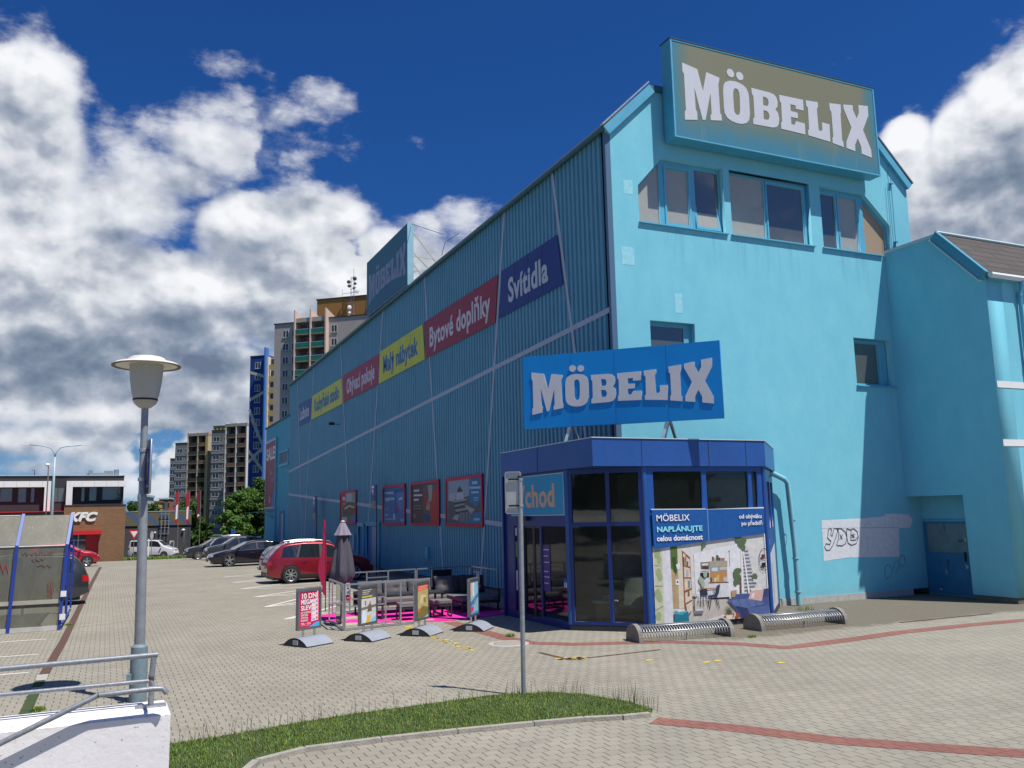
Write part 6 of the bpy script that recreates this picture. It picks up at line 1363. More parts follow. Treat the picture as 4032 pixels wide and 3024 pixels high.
def dr_tan(pn, w_, h_):
    pn.r(0, 0, w_, h_, srgb(190, 172, 118)); pn.poly([(0, h_ * .80), (w_, h_ * .84), (w_, h_), (0, h_)], srgb(228, 110, 80))
    for k in range(3): pn.r(w_ * .1, h_ * (.94 - k * .045), w_ * .85, h_ * (.955 - k * .045), srgb(245, 180, 150))
    pn.poly([(0, 0), (w_, 0), (w_, h_ * .28), (w_ * .5, h_ * .36), (0, h_ * .2)], srgb(128, 116, 62)); pn.poly([(w_ * .2, h_ * .42), (w_ * .85, h_ * .46), (w_ * .8, h_ * .66), (w_ * .3, h_ * .7)], srgb(214, 200, 150)); pn.r(w_ * .55, h_ * .45, w_ * .8, h_ * .6, srgb(150, 140, 70))
    for k in range(3): pn.r(w_ * .04, h_ * (.18 + k * .045), w_ * .35, h_ * (.20 + k * .045), srgb(225, 95, 70))
    pn.poly([(w_ * .6, 0), (w_, 0), (w_, h_ * .08)], srgb(150, 200, 220))
def dr_blue(pn, w_, h_):
    pn.r(0, 0, w_, h_, srgb(140, 195, 225)); pn.poly([(0, h_ * .5), (w_ * .45, h_ * .52), (w_ * .5, h_), (0, h_)], srgb(205, 190, 180)); pn.r(w_ * .3, h_ * .55, w_ * .5, h_ * .95, srgb(228, 232, 236))
    pn.poly([(0, h_ * .2), (w_, h_ * .5), (w_, h_ * .62), (w_ * .5, h_ * .48), (0, h_ * .36)], srgb(58, 130, 190)); pn.poly([(w_ * .25, h_ * .2), (w_ * .6, h_ * .3), (w_ * .8, h_ * .45), (w_ * .5, h_ * .42)], srgb(150, 140, 132))
    pn.poly([(0, h_ * .05), (w_ * .4, h_ * .1), (w_ * .42, h_ * .24), (0, h_ * .22)], srgb(225, 60, 110)); pn.poly([(0, 0), (w_, 0), (w_, h_ * .08), (0, h_ * .05)], srgb(80, 160, 215))
def sbase(a, b): return ((G(*z3(*a)) + G(*z3(*b))) / 2)
YAW = math.radians(55)
specs = [('pavement sign with a pink sale poster reading 10 DNÍ MEGA SLEV', (395, 1545), dr_pink), ('pavement sign with a grey and white living room poster and yellow line', (825, 1508), dr_room),
         ('pavement sign with a tan and orange faded poster', (1220, 1470), dr_tan), ('pavement sign with a light blue poster, nearest the signpost', (1595, 1437), dr_blue)]
YAWS = [30, 40, 46, 49]
for (lab, q, drw), yw in zip(specs, YAWS):
    b_ = G(*z3(*q)); t, Mx = pave_sign(lab, b_, math.radians(yw), drw)
    if drw is dr_pink:
        Ml = frame3((-(.33 - .05), -.026, .37), (1, 0, 0), (0, 0, 1))
        for s_, x_, y_, sz, w_ in (('10 DNÍ', .03, .60, .15, .46), ('MEGA', .03, .48, .14, .31), ('SLEV', .03, .36, .13, .29), ('AŽ 10 000 KČ', .03, .29, .055, .27), ('ÚSPORA', .03, .235, .055, .2), ('S EXTRA', .03, .18, .055, .2), ('KUPÓNY', .03, .125, .055, .2), ('12.6. – 21.6.', .03, .06, .06, .27)):
            o = text(s_, Ml @ Matrix.Translation((x_, y_, .007)), sz, M_WHITE, None, bold=.015 if sz < .1 else .03, width=w_, depth=.003, name='lettering'); part(o, t)
for o in list(bpy.data.objects):
    if o.get('_mx') is not None: del o['_mx']

# ------------------------------------------------------------------ vehicles
TYRE = mat('tyre_rubber', (.018, .018, .018), .8); RIM = mat('alloy_rim', (.55, .56, .58), .3, .8); CGL = glass_mat('car_glass', (.015, .018, .02), rough=.02)
BLK = mat('car_black_trim', (.02, .02, .022), .45); LAMPW = mat('headlamp_glass', (.55, .58, .62), .1, .3, coat=1); LAMPR = mat('tail_lamp_red', (.45, .01, .015), .15, coat=1); CHR = mat('car_chrome', (.75, .76, .78), .15, 1.)
PLATE = mat('number_plate', (.7, .7, .68), .5)
def interp(pts, x):
    for (x0, z0), (x1, z1) in zip(pts, pts[1:]):
        if x <= x1:
            t_ = (x - x0) / (x1 - x0) if x1 > x0 else 0; t_ = max(0, min(1, t_)); return z0 + (z1 - z0) * t_
    return pts[-1][1]
def smooth(pts, x, r=.06): return sum(interp(pts, x + r * k) * w_ for k, w_ in ((-2, .1), (-1, .22), (0, .36), (1, .22), (2, .1)))
def car(name, label, loc, yaw, paint, L, W, top, belt, wins, wheelx, wr, wsh, rear, spokes=5, rails=False, group='parked cars', hl=(.62, .78), tl=(.75, .98), z=None, cladding=False, chrome=False, rimr=.68, extras=None):
    """local x forward, origin on the ground at the centre; top/belt = profile points (x, z)"""
    t = thing(name, label, 'van' if 'van' in name else 'car', (loc[0], loc[1], gz(loc[1]) if z is None else z), yaw, group=group, local=True)
    h = L / 2; W2 = W / 2; ztop = lambda x: smooth(top, x); zbelt = lambda x: smooth(belt, x); zmax = max(p[1] for p in top)
    def plan(x): 
        u = min(1, abs(x) / h); return (1 - u ** 5.5 * .30) if u < .999 else .70
    def side(x, z_):
        b_ = zbelt(x)
        if z_ <= b_: f = 1 - .055 * ((z_ - .55) / .5) ** 2
        else: f = (1 - .055 * ((b_ - .55) / .5) ** 2) - .40 * (z_ - b_) / 1.0 * (1.0 if zmax < 1.8 else .35)
        return W2 * f * plan(x)
    def zbot(x):
        u = abs(x) / h; return .24 + .16 * max(0, (u - .82) / .18) ** 1.5
    rr = .12
    def surf(x, k, N=22):
        zt_, zb_ = ztop(x), zbot(x); r_ = min(rr, (zt_ - zb_) * .4)
        if k <= N * .55: f = k / (N * .55); z_ = zb_ + (zt_ - r_ - zb_) * f; return side(x, z_), z_
        a = (k - N * .55) / (N - N * .55) * math.pi / 2; w0 = side(x, zt_ - r_); return w0 * max(0., math.cos(a)) ** .42, zt_ - r_ + r_ * math.sin(a) ** .9
    NX = 64; xs = [-h + L * (.5 - .5 * math.cos(math.pi * i / NX)) * 1. for i in range(NX + 1)]; N = 22
    mb = MB(); ring = 2 * (N + 1) - 1 + 1
    vs = []
    for x in xs:
        row = [(x, surf(x, k)[0], surf(x, k)[1]) for k in range(N + 1)]; row2 = [(x, -p[1], p[2]) for p in row[::-1][1:]]
        vs += row + row2
    R_ = 2 * N + 1
    fs = [(i * R_ + j, (i + 1) * R_ + j, (i + 1) * R_ + j + 1, i * R_ + j + 1) for i in range(NX) for j in range(R_ - 1)]
    fs += [tuple(range(R_)), tuple(NX * R_ + j for j in range(R_))[::-1]]; fs += [(i * R_ + R_ - 1, i * R_, (i + 1) * R_, (i + 1) * R_ + R_ - 1) for i in range(NX)]
    mb.add(vs, fs); part(mb.build('body', paint, smooth=50), t)
    def topY(x, f, e=.006):
        w0 = side(x, ztop(x) - rr) * f; fr = min(1, abs(f)); a = math.acos(min(1, fr ** (1 / .42))); zz = ztop(x) - rr + rr * math.sin(a) ** .9; return (x, w0, zz + e)
    # windscreen and rear screen
    def screen(nm, x0, x1, f=.90, m_=CGL):
        mb = MB(); s_ = 1 if x1 > x0 else -1
        mb.grid(lambda u, v: (lambda p: (p[0] + .008 * s_, p[1], p[2]))(topY(x0 + (x1 - x0) * u, f * v * (1 - .0 * u), .008)), [i / 8 for i in range(9)], [-1 + i / 6 for i in range(13)]); return part(mb.build(nm, m_, smooth=True), t)
    screen('windscreen', wsh[0], wsh[1]); screen('rear_screen', rear[0], rear[1], .84)
    def sidepanel(nm, x0, x1, zlo, zhi, m_, e=.008, sl0=0., sl1=0., par=None, sides=(1, -1), n=8):
        o = None
        for sd_ in sides:
            mb = MB()
            def g_(u, v):
                a0, a1 = x0 + sl0 * v, x1 + sl1 * v; x = a0 + (a1 - a0) * u; lo = zlo(x) if callable(zlo) else zlo; hi = zhi(x) if callable(zhi) else zhi; z_ = lo + (hi - lo) * v; return (x, sd_ * (side(x, z_) + e), z_)
            mb.grid(g_, [i / n for i in range(n + 1)], [i / 5 for i in range(6)]); o = part(mb.build(nm, m_, smooth=True), par or t)
        return o
    bl = lambda x: zbelt(x) + .025; th_ = lambda x: ztop(x) - rr * .95
    for (x0, x1, s0, s1) in wins: sidepanel('side_window', x0, x1, bl, th_, CGL, sl0=s0, sl1=s1)
    if chrome:
        sidepanel('chrome_strip', wins[0][0], wins[-1][1], lambda x: zbelt(x) - .01, lambda x: zbelt(x) + .018, CHR, .012)
    for (x0, x1, s0, s1), (x2, x3, s2, s3) in zip(wins, wins[1:]): sidepanel('pillar_trim', x1, x2, bl, th_, BLK, .006, sl0=s1, sl1=s2, n=2)
    for x_ in [w_[1] for w_ in wins[:-1]] + [wins[-1][1] + .08]:
        sidepanel('door_seam', x_ + .02, x_ + .032, .36, lambda x: zbelt(x), BLK, .004, n=2)
    for x_ in [w_[0] + .14 for w_ in wins[-2:]]:
        sidepanel('door_handle', x_ - .0, x_ + .2, lambda x: zbelt(x) - .17, lambda x: zbelt(x) - .135, CHR if chrome or rails else paint, .03, n=2)
    sidepanel('sill_trim_or_shade', -h * .60, h * .60, .25, .36, BLK if cladding else mat('sill_shadow', (.03, .03, .032), .6), .006)  # black trim with cladding; otherwise a dark strip paints the shade under the doors
    # wheels
    for x_ in wheelx:
        for sd_ in (1, -1):
            yw = sd_ * (W2 - .10)
            mb = MB(); n = 24; mb.add([(x_, sd_ * (W2 * .985 + .001), wr)] + [(x_ + (wr + .055) * math.cos(2 * math.pi * i / n), sd_ * (min(W2 * .985, side(x_ + (wr + .055) * math.cos(2 * math.pi * i / n), max(.26, wr + (wr + .055) * math.sin(2 * math.pi * i / n)))) + .012), max(.14, wr + (wr + .055) * math.sin(2 * math.pi * i / n))) for i in range(n)], [(0, 1 + i, 1 + (i + 1) % n) for i in range(n)]); part(mb.build('wheel_arch_shade', BLK, fixn=False), t)  # dark disc laid over the body paints the shaded arch opening
            mb = MB(); R = wr; mb.lathe([(R * .66, .10), (R * .72, .122), (R * .93, .125), (R, .09), (R, -.09), (R * .93, -.12), (R * .6, -.12)], (0, 0, 0), 28, axis='y'); o = mb.build('wheel', TYRE, smooth=40); part(o, t); o.location = (x_, sd_ * (W2 - .085), R); o.rotation_euler = (0, 0, 0 if sd_ > 0 else math.pi)
            mb = MB(); r1 = R * rimr; mb.lathe([(r1 * .93, .112), (r1, .122), (r1 * 1.02, .10), (r1 * .95, .04)], (0, 0, 0), 28, axis='y')
            for k in range(spokes):
                a = 2 * math.pi * k / spokes + .3
                for da in ((-.11, .11) if spokes <= 7 else (0,)):
                    mb.bar((r1 * .12 * math.cos(a + da * 2), .105, r1 * .12 * math.sin(a + da * 2)), (r1 * .96 * math.cos(a + da * 1.6), .112, r1 * .96 * math.sin(a + da * 1.6)), .032 if spokes <= 7 else .04, .02, up=(0, 1, 0))
            mb.lathe([(0, .122), (r1 * .16, .12), (r1 * .2, .10)], (0, 0, 0), 14, axis='y'); part(mb.build('rim', RIM, smooth=30), o)
            mb = MB(); mb.lathe([(0, .035), (R * .66, .035)], (0, 0, 0), 20, axis='y'); part(mb.build('wheel_shade_disc', mat('wheel_shade', (.03, .03, .03), .7)), o)  # dark disc paints the shade behind the spokes
    # lights, grille, bumpers, plates, mirrors
    def endpanel(nm, y0, y1, z0, z1, front, m_, e=.012, n=6):
        mb = MB(); sg_ = 1 if front else -1
        def g_(u, v):
            z_ = z0 + (z1 - z0) * v; y = (y0 + (y1 - y0) * u) * min(1., side(sg_ * h * .80, z_) / (W2 * .93))
            lo, hi = 0., h                       # solve side(x, z) = |y| close to the end
            for _ in range(18):
                md = (lo + hi) / 2
                if side(sg_ * md, z_) >= abs(y) and ztop(sg_ * md) - .02 >= z_: lo = md
                else: hi = md
            if lo < .91 * h: lo = .91 * h; y = math.copysign(min(abs(y), side(sg_ * lo, z_) + .008), y)
            return (sg_ * (lo + e), y, z_)
        mb.grid(g_, [i / n for i in range(n + 1)], [i / 3 for i in range(4)]); return part(mb.build(nm, m_, smooth=True), t)
    for sd_ in (1, -1):
        endpanel('headlight', sd_ * W2 * .60, sd_ * W2 * .955, hl[0], hl[1], True, LAMPW); endpanel('tail_light', sd_ * W2 * .72, sd_ * W2 * .955, tl[0], tl[1], False, LAMPR)
        mb = MB(); xm = wins[-1][1] - .10; mb.box(xm - .06, xm + .08, sd_ * (W2 + .0) if sd_ > 0 else -W2 - .2, W2 + .2 if sd_ > 0 else -W2, zbelt(xm) + .02, zbelt(xm) + .17); o = mb.build('wing_mirror', paint); b_ = o.modifiers.new('b', 'BEVEL'); b_.width = .045; b_.segments = 3; part(o, t)
    endpanel('grille', -W2 * .42, W2 * .42, hl[0] - .06, hl[1] - .02, True, BLK); endpanel('lower_grille', -W2 * .62, W2 * .62, .30, .42, True, BLK)
    endpanel('rear_bumper_trim', -W2 * .69, W2 * .69, .30, .46, False, BLK)
    endpanel('number_plate', -.26, .26, .46, .57, True, PLATE, .03); endpanel('number_plate', -.26, .26, .62 if zmax > 1.5 else .66, .73 if zmax > 1.5 else .77, False, PLATE, .03)
    if rails:
        for sd_ in (1, -1):
            mb = MB(); x0, x1 = rails; mb.tube([(x0 + (x1 - x0) * k / 12, sd_ * side(0, ztop(0) - rr) * .90, ztop(x0 + (x1 - x0) * k / 12) + (.0 if k in (0, 12) else .045)) for k in range(13)], .020, 6); part(mb.build('roof_rail', CHR), t)
    mb = MB(); mb.box(-h * .9, h * .9, -W2 * .8, W2 * .8, .16, .30); part(mb.build('underbody', BLK), t)
    return t
def paintm(name, c, **k): return mat(name, c, .35, .35, coat=1., **k)
suv_top = [(-2.26, .62), (-2.24, .98), (-2.12, 1.12), (-1.78, 1.52), (-1.45, 1.64), (-.8, 1.70), (.0, 1.69), (.45, 1.60), (1.18, 1.13), (1.55, 1.06), (2.0, .93), (2.2, .74), (2.26, .55)]
suv_belt = [(-2.26, 1.02), (-1.5, 1.05), (0, 1.0), (1.2, .98), (2.26, .8)]
YB = math.radians(0)
red = paintm('metallic_red', (.26, .008, .018))
# red estate: rear axle wheel at about (-5.0, 18.1), nose towards the wall
car('parked_car', 'metallic red estate car with silver roof rails parked nose to the wall behind the display', (-3.55, 18.98), math.radians(1.5), red, 4.52, 1.85, suv_top, suv_belt, [(-1.72, -1.12, .10, .16), (-1.02, -.14, .14, .02), (-.04, .98, .02, -.52)], (-1.34, 1.35), .355, (1.16, .44), (-2.15, -1.72), 8, rails=(-1.5, .5), tl=(.74, .93), cladding=True)
est_top = [(-2.3, .6), (-2.28, .95), (-2.2, 1.08), (-1.9, 1.38), (-1.4, 1.46), (0, 1.48), (.4, 1.42), (1.15, .98), (1.6, .92), (2.1, .78), (2.28, .5)]
est_belt = [(-2.3, .92), (0, .9), (1.2, .88), (2.3, .72)]
g1c = car('parked_car', 'dark grey estate car with tow ball half hidden behind the red estate', (-2.95, 23.3), 0, paintm('dark_grey_metal', (.06, .062, .068)), 4.6, 1.8, est_top, est_belt, [(-1.8, -1.1, .1, .1), (-1.0, -.12, .1, .02), (-.02, .95, .02, -.5)], (-1.36, 1.35), .32, (1.12, .42), (-2.18, -1.88), 10, tl=(.74, .94))
mb = MB(); mb.tube([(-2.3, 0, .36), (-2.42, 0, .34), (-2.46, 0, .42)], .018, 6); mb.lathe([(0, .47), (.028, .455), (.028, .435), (0, .42)], (-2.46, 0, 0), 10); part(mb.build('tow_ball', BLK), g1c)
sal_top = [(-2.55, .6), (-2.52, .92), (-2.3, 1.02), (-1.9, 1.10), (-1.2, 1.40), (-.5, 1.46), (.1, 1.44), (.5, 1.36), (1.3, .96), (1.8, .90), (2.35, .74), (2.52, .62), (2.57, .45)]
sal_belt = [(-2.57, .95), (-1.2, .96), (0, .93), (1.3, .90), (2.57, .72)]
car('parked_car', 'glossy black-purple saloon with chrome window strip and five-spoke wheels', (-3.95, 34.55), math.pi + .02, paintm('black_purple', (.012, .006, .014)), 5.14, 1.93, sal_top, sal_belt, [(-1.75, -1.15, .25, .12), (-1.08, -.1, .1, .02), (-.02, 1.12, .02, -.62)], (-1.55, 1.48), .365, (1.28, .50), (-2.0, -1.28), 5, chrome=True, rimr=.74, hl=(.58, .70))
cro_top = [(-2.2, .6), (-2.18, 1.0), (-2.0, 1.18), (-1.7, 1.42), (-1.0, 1.60), (-.2, 1.63), (.2, 1.57), (1.05, 1.10), (1.5, 1.03), (2.0, .90), (2.18, .75), (2.22, .5)]
cro_belt = [(-2.2, 1.05), (0, 1.0), (1.1, .97), (2.2, .8)]
car('parked_car', 'dark grey crossover with sloping roof, front left wheel visible beyond the black saloon', (-3.45, 45.7), math.pi, paintm('anthracite', (.045, .047, .052)), 4.45, 1.84, cro_top, cro_belt, [(-1.5, -1.05, .2, .12), (-.98, -.08, .1, .02), (.0, .98, .02, -.6)], (-1.35, 1.33), .35, (1.04, .24), (-2.0, -1.55), 5, hl=(.66, .82), cladding=True)
car('parked_car', 'dark blue car with silver roof rails half hidden behind the grey crossover', (-2.7, 49.6), 0, paintm('navy_paint', (.012, .016, .03)), 4.6, 1.88, suv_top, suv_belt, [(-1.72, -1.12, .10, .16), (-1.02, -.14, .14, .02), (-.04, .98, .02, -.52)], (-1.34, 1.35), .36, (1.16, .44), (-2.15, -1.72), 10, rails=(-1.5, .5), tl=(.74, .93))
car('parked_car', 'farthest dark car of the wall row with its bonnet and pale headlight towards the lane', (-4.1, 53.6), math.pi + .05, paintm('graphite', (.03, .032, .036)), 4.5, 1.84, cro_top, cro_belt, [(-1.5, -1.05, .2, .12), (-.98, -.08, .1, .02), (.0, .98, .02, -.6)], (-1.35, 1.33), .35, (1.04, .24), (-2.0, -1.55), 10, hl=(.66, .82))
hat_top = [(-1.95, .6), (-1.93, 1.0), (-1.8, 1.2), (-1.55, 1.42), (-.9, 1.50), (-.1, 1.48), (.2, 1.42), (1.02, .98), (1.45, .92), (1.85, .74), (1.98, .5)]
hat_belt = [(-2, .95), (0, .9), (1.0, .88), (2, .7)]
car('parked_car', 'small bright red hatchback on the left with its front wheel by the iron gutter', (-14.15, 42.1), .03, paintm('bright_red', (.42, .012, .03)), 4.0, 1.70, hat_top, hat_belt, [(-1.5, -.9, .2, .1), (-.82, .0, .08, .02), (.08, .92, .02, -.55)], (-1.25, 1.25), .31, (1.0, .24), (-1.85, -1.5), 5, hl=(.62, .78))
mpv_top = [(-2.4, .62), (-2.38, 1.02), (-2.28, 1.16), (-2.0, 1.55), (-1.7, 1.66), (-.4, 1.72), (.3, 1.66), (1.3, 1.12), (1.7, 1.02), (2.2, .85), (2.38, .55)]
mpv_belt = [(-2.4, 1.05), (0, 1.0), (1.2, .98), (2.4, .8)]
car('parked_car', 'dark people carrier behind the trolley shelter showing its tail light and rear window', (-14.75, 14.3), math.pi + .03, paintm('dark_green_grey', (.035, .042, .045)), 4.8, 1.92, mpv_top, mpv_belt, [(-1.95, -1.2, .12, .1), (-1.1, -.15, .1, .02), (-.05, 1.05, .02, -.6)], (-1.42, 1.42), .35, (1.26, .34), (-2.3, -1.98), 10, tl=(.74, .95))
van_top = [(-2.5, .7), (-2.48, 1.85), (-2.4, 1.93), (-1.0, 1.97), (.3, 1.96), (.75, 1.88), (1.45, 1.28), (1.75, 1.18), (2.3, 1.02), (2.48, .85), (2.54, .5)]
van_belt = [(-2.5, 1.25), (0, 1.22), (1.4, 1.15), (2.5, .95)]
vp = FY(604, 2190, Y=86.)
car('delivery_van', 'white panel van parked by the verge in front of the dark striped building', (vp[0], 86.), math.radians(-24), mat('van_white', (.62, .63, .66), .35, coat=1.), 5.1, 1.95, van_top, van_belt, [(-2.2, -1.25, 0, 0), (.15, 1.3, 0, -.5)], (-1.6, 1.5), .34, (1.42, .80), (-2.49, -2.45), 5, group=None, hl=(.82, 1.0), tl=(.9, 1.2))

# ------------------------------------------------------------------ blue annex at the far end of the side wall
AN = .02
ann = thing('store_annex', 'lower blue stucco annex behind the ribbed wall with a small high window and door', 'building', (0, 50, 0))
mb = MB(); mb.box(AN, 11, BLEN + .02, 55.7, -.5, 10.08); mb.build('wall', STUCCO2, ann)
mb = MB(); mb.box(AN - .1, 11.1, BLEN + .02, 55.85, 10.08, 10.2); mb.build('roof_edge', mat('dark_teal_trim'), ann)
holed([rect(-49.1, 6.65, -45.45, 7.7), rect(-49.0, 6.75, -45.55, 7.6)], MXp(AN), .06, 'window', M_BLUE, ann, front=.06)
for k in range(3):
    mb = MB(); mb.box(AN - .03, AN - .002, 45.6 + k * 1.15, 46.7 + k * 1.15, 6.76, 7.59); mb.build('pane', mat('annex_glass', (.02, .06, .07), .4), ann)
mb = MB(); mb.box(AN - .12, AN - .003, 45.3, 49.3, 6.55, 6.64); mb.build('sill', M_BLUE, ann)
mb = MB(); mb.box(AN - .03, AN - .003, 46.7, 49.0, -.2, 3.25); d_ = mb.build('door', mat('door_blue'), ann)
mb = MB(); mb.box(AN - .06, AN - .031, 46.9, 47.7, 0, 3.0); mb.build('door_leaf', mat('door_leaf_grey'), d_)
mb = MB(); mb.tube([(AN - .12, 50.1, -.3), (AN - .12, 50.1, 8.9)], .07, 6); mb.build('downpipe', M_BLUE, ann)
bn2 = thing('sale_banner', 'tall red banner with white letters reading SALE on the far blue annex', 'banner', (0, 53, 3.4))
holed([rect(-55.3, 3.45, -50.5, 9.0), rect(-55.15, 3.6, -50.65, 8.8)], MXp(AN), .1, 'frame', M_GALV, bn2, front=.1)
pn = Panel(MXp(AN - .05)); pn.r(-55.2, 3.55, -50.6, 8.85, srgb(150, 22, 42)); pn.poly([(-52.9, 3.55), (-50.6, 3.55), (-50.6, 4.9), (-51.6, 4.8), (-52.2, 4.1)], srgb(60, 110, 170)); pn.poly([(-51.9, 4.9), (-51.2, 4.9), (-51.0, 6.4), (-51.6, 6.6), (-52.1, 5.8)], srgb(120, 70, 30)); pn.ell(-52.9, 6.3, .35, .16, srgb(190, 120, 130)); pn.ell(-52.1, 5.7, .3, .14, srgb(190, 120, 130)); pn.poly([(-53.6, 4.0), (-53.1, 3.8), (-52.6, 4.3), (-53.3, 4.5)], srgb(190, 120, 130)); pn.build('print', bn2)
text('SALE!', MXp(AN - .056) @ Matrix.Translation((-55.0, 7.4, 0)), 1.35, M_WHITE, bn2, bold=.03, width=4.2, depth=.01)
br = thing('entrance_canopy_bracket', 'thin steel bracket arm sticking out of the far annex wall towards the trees', 'bracket', (AN, 52, 3.2)); mb = MB(); mb.bar((AN, 50.4, 3.25), (AN - 1.0, 58.5, 3.2), .06); mb.bar((AN, 51.0, 2.7), (AN - .5, 54.5, 3.2), .05); mb.build('arm', mat('gutter_teal'), br)
# parking boards on slim posts along the wall
for (lab, px, yt, yb, Yp) in (('slim post with a blue and white parking board between the doors and the blue poster', (1320 + 660 * .2411), 1850 + 240 * .2411, 1850 + 610 * .2411, 21.0), ('slim post with a parking board farther along the ribbed wall', 1000 + 675 * .36166, 1700 + 700 * .36166, 1700 + 955 * .36166, 34.)):
    q = FX(px, yt, X=-.55); q2b = FX(px, yb, X=-.55); t = thing('parking_board', lab, 'traffic sign', (-.55, q[1], 0), group='parking boards along the side wall'); hgt = q[2] - q2b[2]; Y_ = q[1]
    mb = MB(); mb.tube([(-.5, Y_, 0), (-.5, Y_, q[2])], .03, 6); mb.build('pole', mat('dark_pole', (.06, .075, .09), .5), t)
    mb = MB(); mb.box(-.60, -.56, Y_ - .02, Y_ + .62, q[2] - hgt * .72, q[2]); b_ = mb.build('board', mat('sign_blue'), t)
    mb = MB(); mb.box(-.606, -.601, Y_ + .08, Y_ + .5, q[2] - hgt * .16, q[2] - hgt * .04); mb.box(-.606, -.601, Y_ + .2, Y_ + .3, q[2] - hgt * .45, q[2] - hgt * .2); mb.box(-.606, -.601, Y_ + .3, Y_ + .45, q[2] - hgt * .33, q[2] - hgt * .2); mb.build('symbol', M_WHITE, b_)
    mb = MB(); mb.box(-.60, -.56, Y_ - .02, Y_ + .62, q[2] - hgt, q[2] - hgt * .76); mb.build('lower_board', mat('tan_board', (.33, .27, .20), .6), t)

# ------------------------------------------------------------------ trolley shelter at the left
sh = thing('trolley_shelter', 'trolley shelter with ultramarine posts and dirty bent translucent panels at the left edge', 'shelter', (-14, 8, 0))
def poly_mat():
    m = bpy.data.materials.new('dirty_polycarbonate'); m.use_nodes = True; t = NT(m.node_tree); b = t.n['Principled BSDF']
    pos = t.node('ShaderNodeNewGeometry').outputs['Position']; n1 = t.noise(t.vm('MULTIPLY', pos, (2, 2, .6)), 2.2, 6, .65); n2 = t.noise(t.vm('MULTIPLY', pos, (9, 9, 1.6)), 2, 5, .7)
    c = t.ramp(n1, [(.3, (.14, .14, .108)), (.7, (.215, .21, .16))]); z = t.sep(pos)[2]
    c = t.mix(t.m('MULTIPLY', t.sstep(n2, .58, .7), t.sstep(z, 2.1, 2.3)), c, (.34, .33, .25, 1)); t.put(b.inputs['Base Color'], c); b.inputs['Roughness'].default_value = .45
    tr = t.node('ShaderNodeBsdfTransparent'); tr.inputs[0].default_value = (.75, .78, .74, 1); mx = t.node('ShaderNodeMixShader'); mx.inputs[0].default_value = .30; t.l.new(b.outputs[0], mx.inputs[1]); t.l.new(tr.outputs[0], mx.inputs[2]); t.l.new(mx.outputs[0], t.n['Material Output'].inputs[0]); return m
PCB = poly_mat(); UB_ = mat('shelter_blue', (.018, .05, .30), .4, noise=.1)
TY = 6.3
xs_p = [-12.86, -13.99, -15.12, -16.25, -17.4]
def fy(z, top=False): return TY
lean = lambda z: .045 * max(0, z)        # posts lean slightly to the right
for i, x_ in enumerate(xs_p):
    mb = MB(); mb.bar((x_, TY - .03, .02), (x_ + .09, TY - .03, 2.13), .075, .08, up=(0, 1, 0)); mb.build('post', UB_, sh)
    mb = MB(); mb.bar((x_ + .09, TY - .03, 2.12), (x_ + .16, TY + .45, 2.92), .075, .08, up=(0, 1, 0)); mb.build('roof_rib', mat('shelter_blue_lit', (.045, .11, .38), .4), sh)  # brighter blue paints the light caught by the upward slope
    mb = MB(); mb.bar((x_, 10.4, .02), (x_, 10.4, 2.2), .07); mb.build('post', UB_, sh)
    mb = MB(); mb.bar((x_ + .16, TY + .45, 2.90), (x_ + .05, 10.5, 2.25), .07); mb.build('roof_beam', UB_, sh)
for i in range(len(xs_p) - 1):
    a, b = xs_p[i + 1] + .03, xs_p[i] - .03
    mb = MB(); mb.add([(a, TY, .12), (b, TY, .12), (b + .09, TY, 2.11), (a + .09, TY, 2.11)], [(0, 1, 2, 3)]); mb.build('side_panel', PCB, sh, fixn=False)
    mb = MB(); mb.add([(a + .09, TY, 2.14), (b + .09, TY, 2.14), (b + .16, TY + .48, 2.89), (a + .16, TY + .48, 2.89)], [(0, 1, 2, 3)]); mb.build('roof_panel', PCB, sh, fixn=False)
    mb = MB(); mb.add([(a + .16, TY + .5, 2.89), (b + .16, TY + .5, 2.89), (b + .05, 10.5, 2.26), (a + .05, 10.5, 2.26)], [(0, 1, 2, 3)]); mb.build('roof_panel', PCB, sh, fixn=False)
mb = MB(); mb.bar((-17.4, TY - .01, 2.12), (-12.80, TY - .01, 2.12), .025); mb.build('joint_strip', M_WHITE, sh)
mb = MB(); mb.bar((-17.4, TY + .48, 2.90), (-13.9, TY + .48, 2.90), .02); mb.build('joint_strip', M_WHITE, sh)
mb = MB(); mb.bar((-17.4, TY - .01, .72), (-12.87, TY - .01, .72), .05, .10); mb.build('mid_rail', mat('pale_rail', (.38, .37, .30), .6, noise=.2), sh)
mb = MB(); mb.bar((-17.4, TY - .02, .06), (-12.82, TY - .02, .06), .06, .11); mb.build('base_rail', mat('pale_base_rail', (.48, .47, .44), .6, noise=.2), sh)
mb = MB(); mb.bar((-12.86, TY, .1), (-12.80, TY + .1, 2.0), .02); mb.bar((-12.74, 10.3, .2), (-12.74, 10.3, 2.2), .05); mb.bar((-12.80, 6.4, .15), (-12.74, 10.3, .15), .04); mb.build('end_frame', UB_, sh)
for z_ in (.9, .33):
    mb = MB(); mb.box(-12.86, -12.73, TY - .12, TY - .075, z_ - .07, z_ + .07); mb.build('white_plate', M_WHITE, sh)
rr = random.Random(21); RG = mat('red_scribble', (.42, .05, .05), .7); RG2 = mat('faded_red_scribble', (.24, .11, .10), .7)
def scrib(cx, cz, w_, h_, n, m, th, seed):
    r2 = random.Random(seed); mb = MB(); P_ = []
    for k in range(n): P_.append((cx - w_ / 2 + w_ * k / n + .03 * r2.uniform(-1, 1), TY - .012, cz + h_ / 2 * math.sin(k * 2.1 + r2.random()) * r2.uniform(.4, 1)))
    mb.tube(P_, th, 4); return mb.build('graffiti', m, sh)
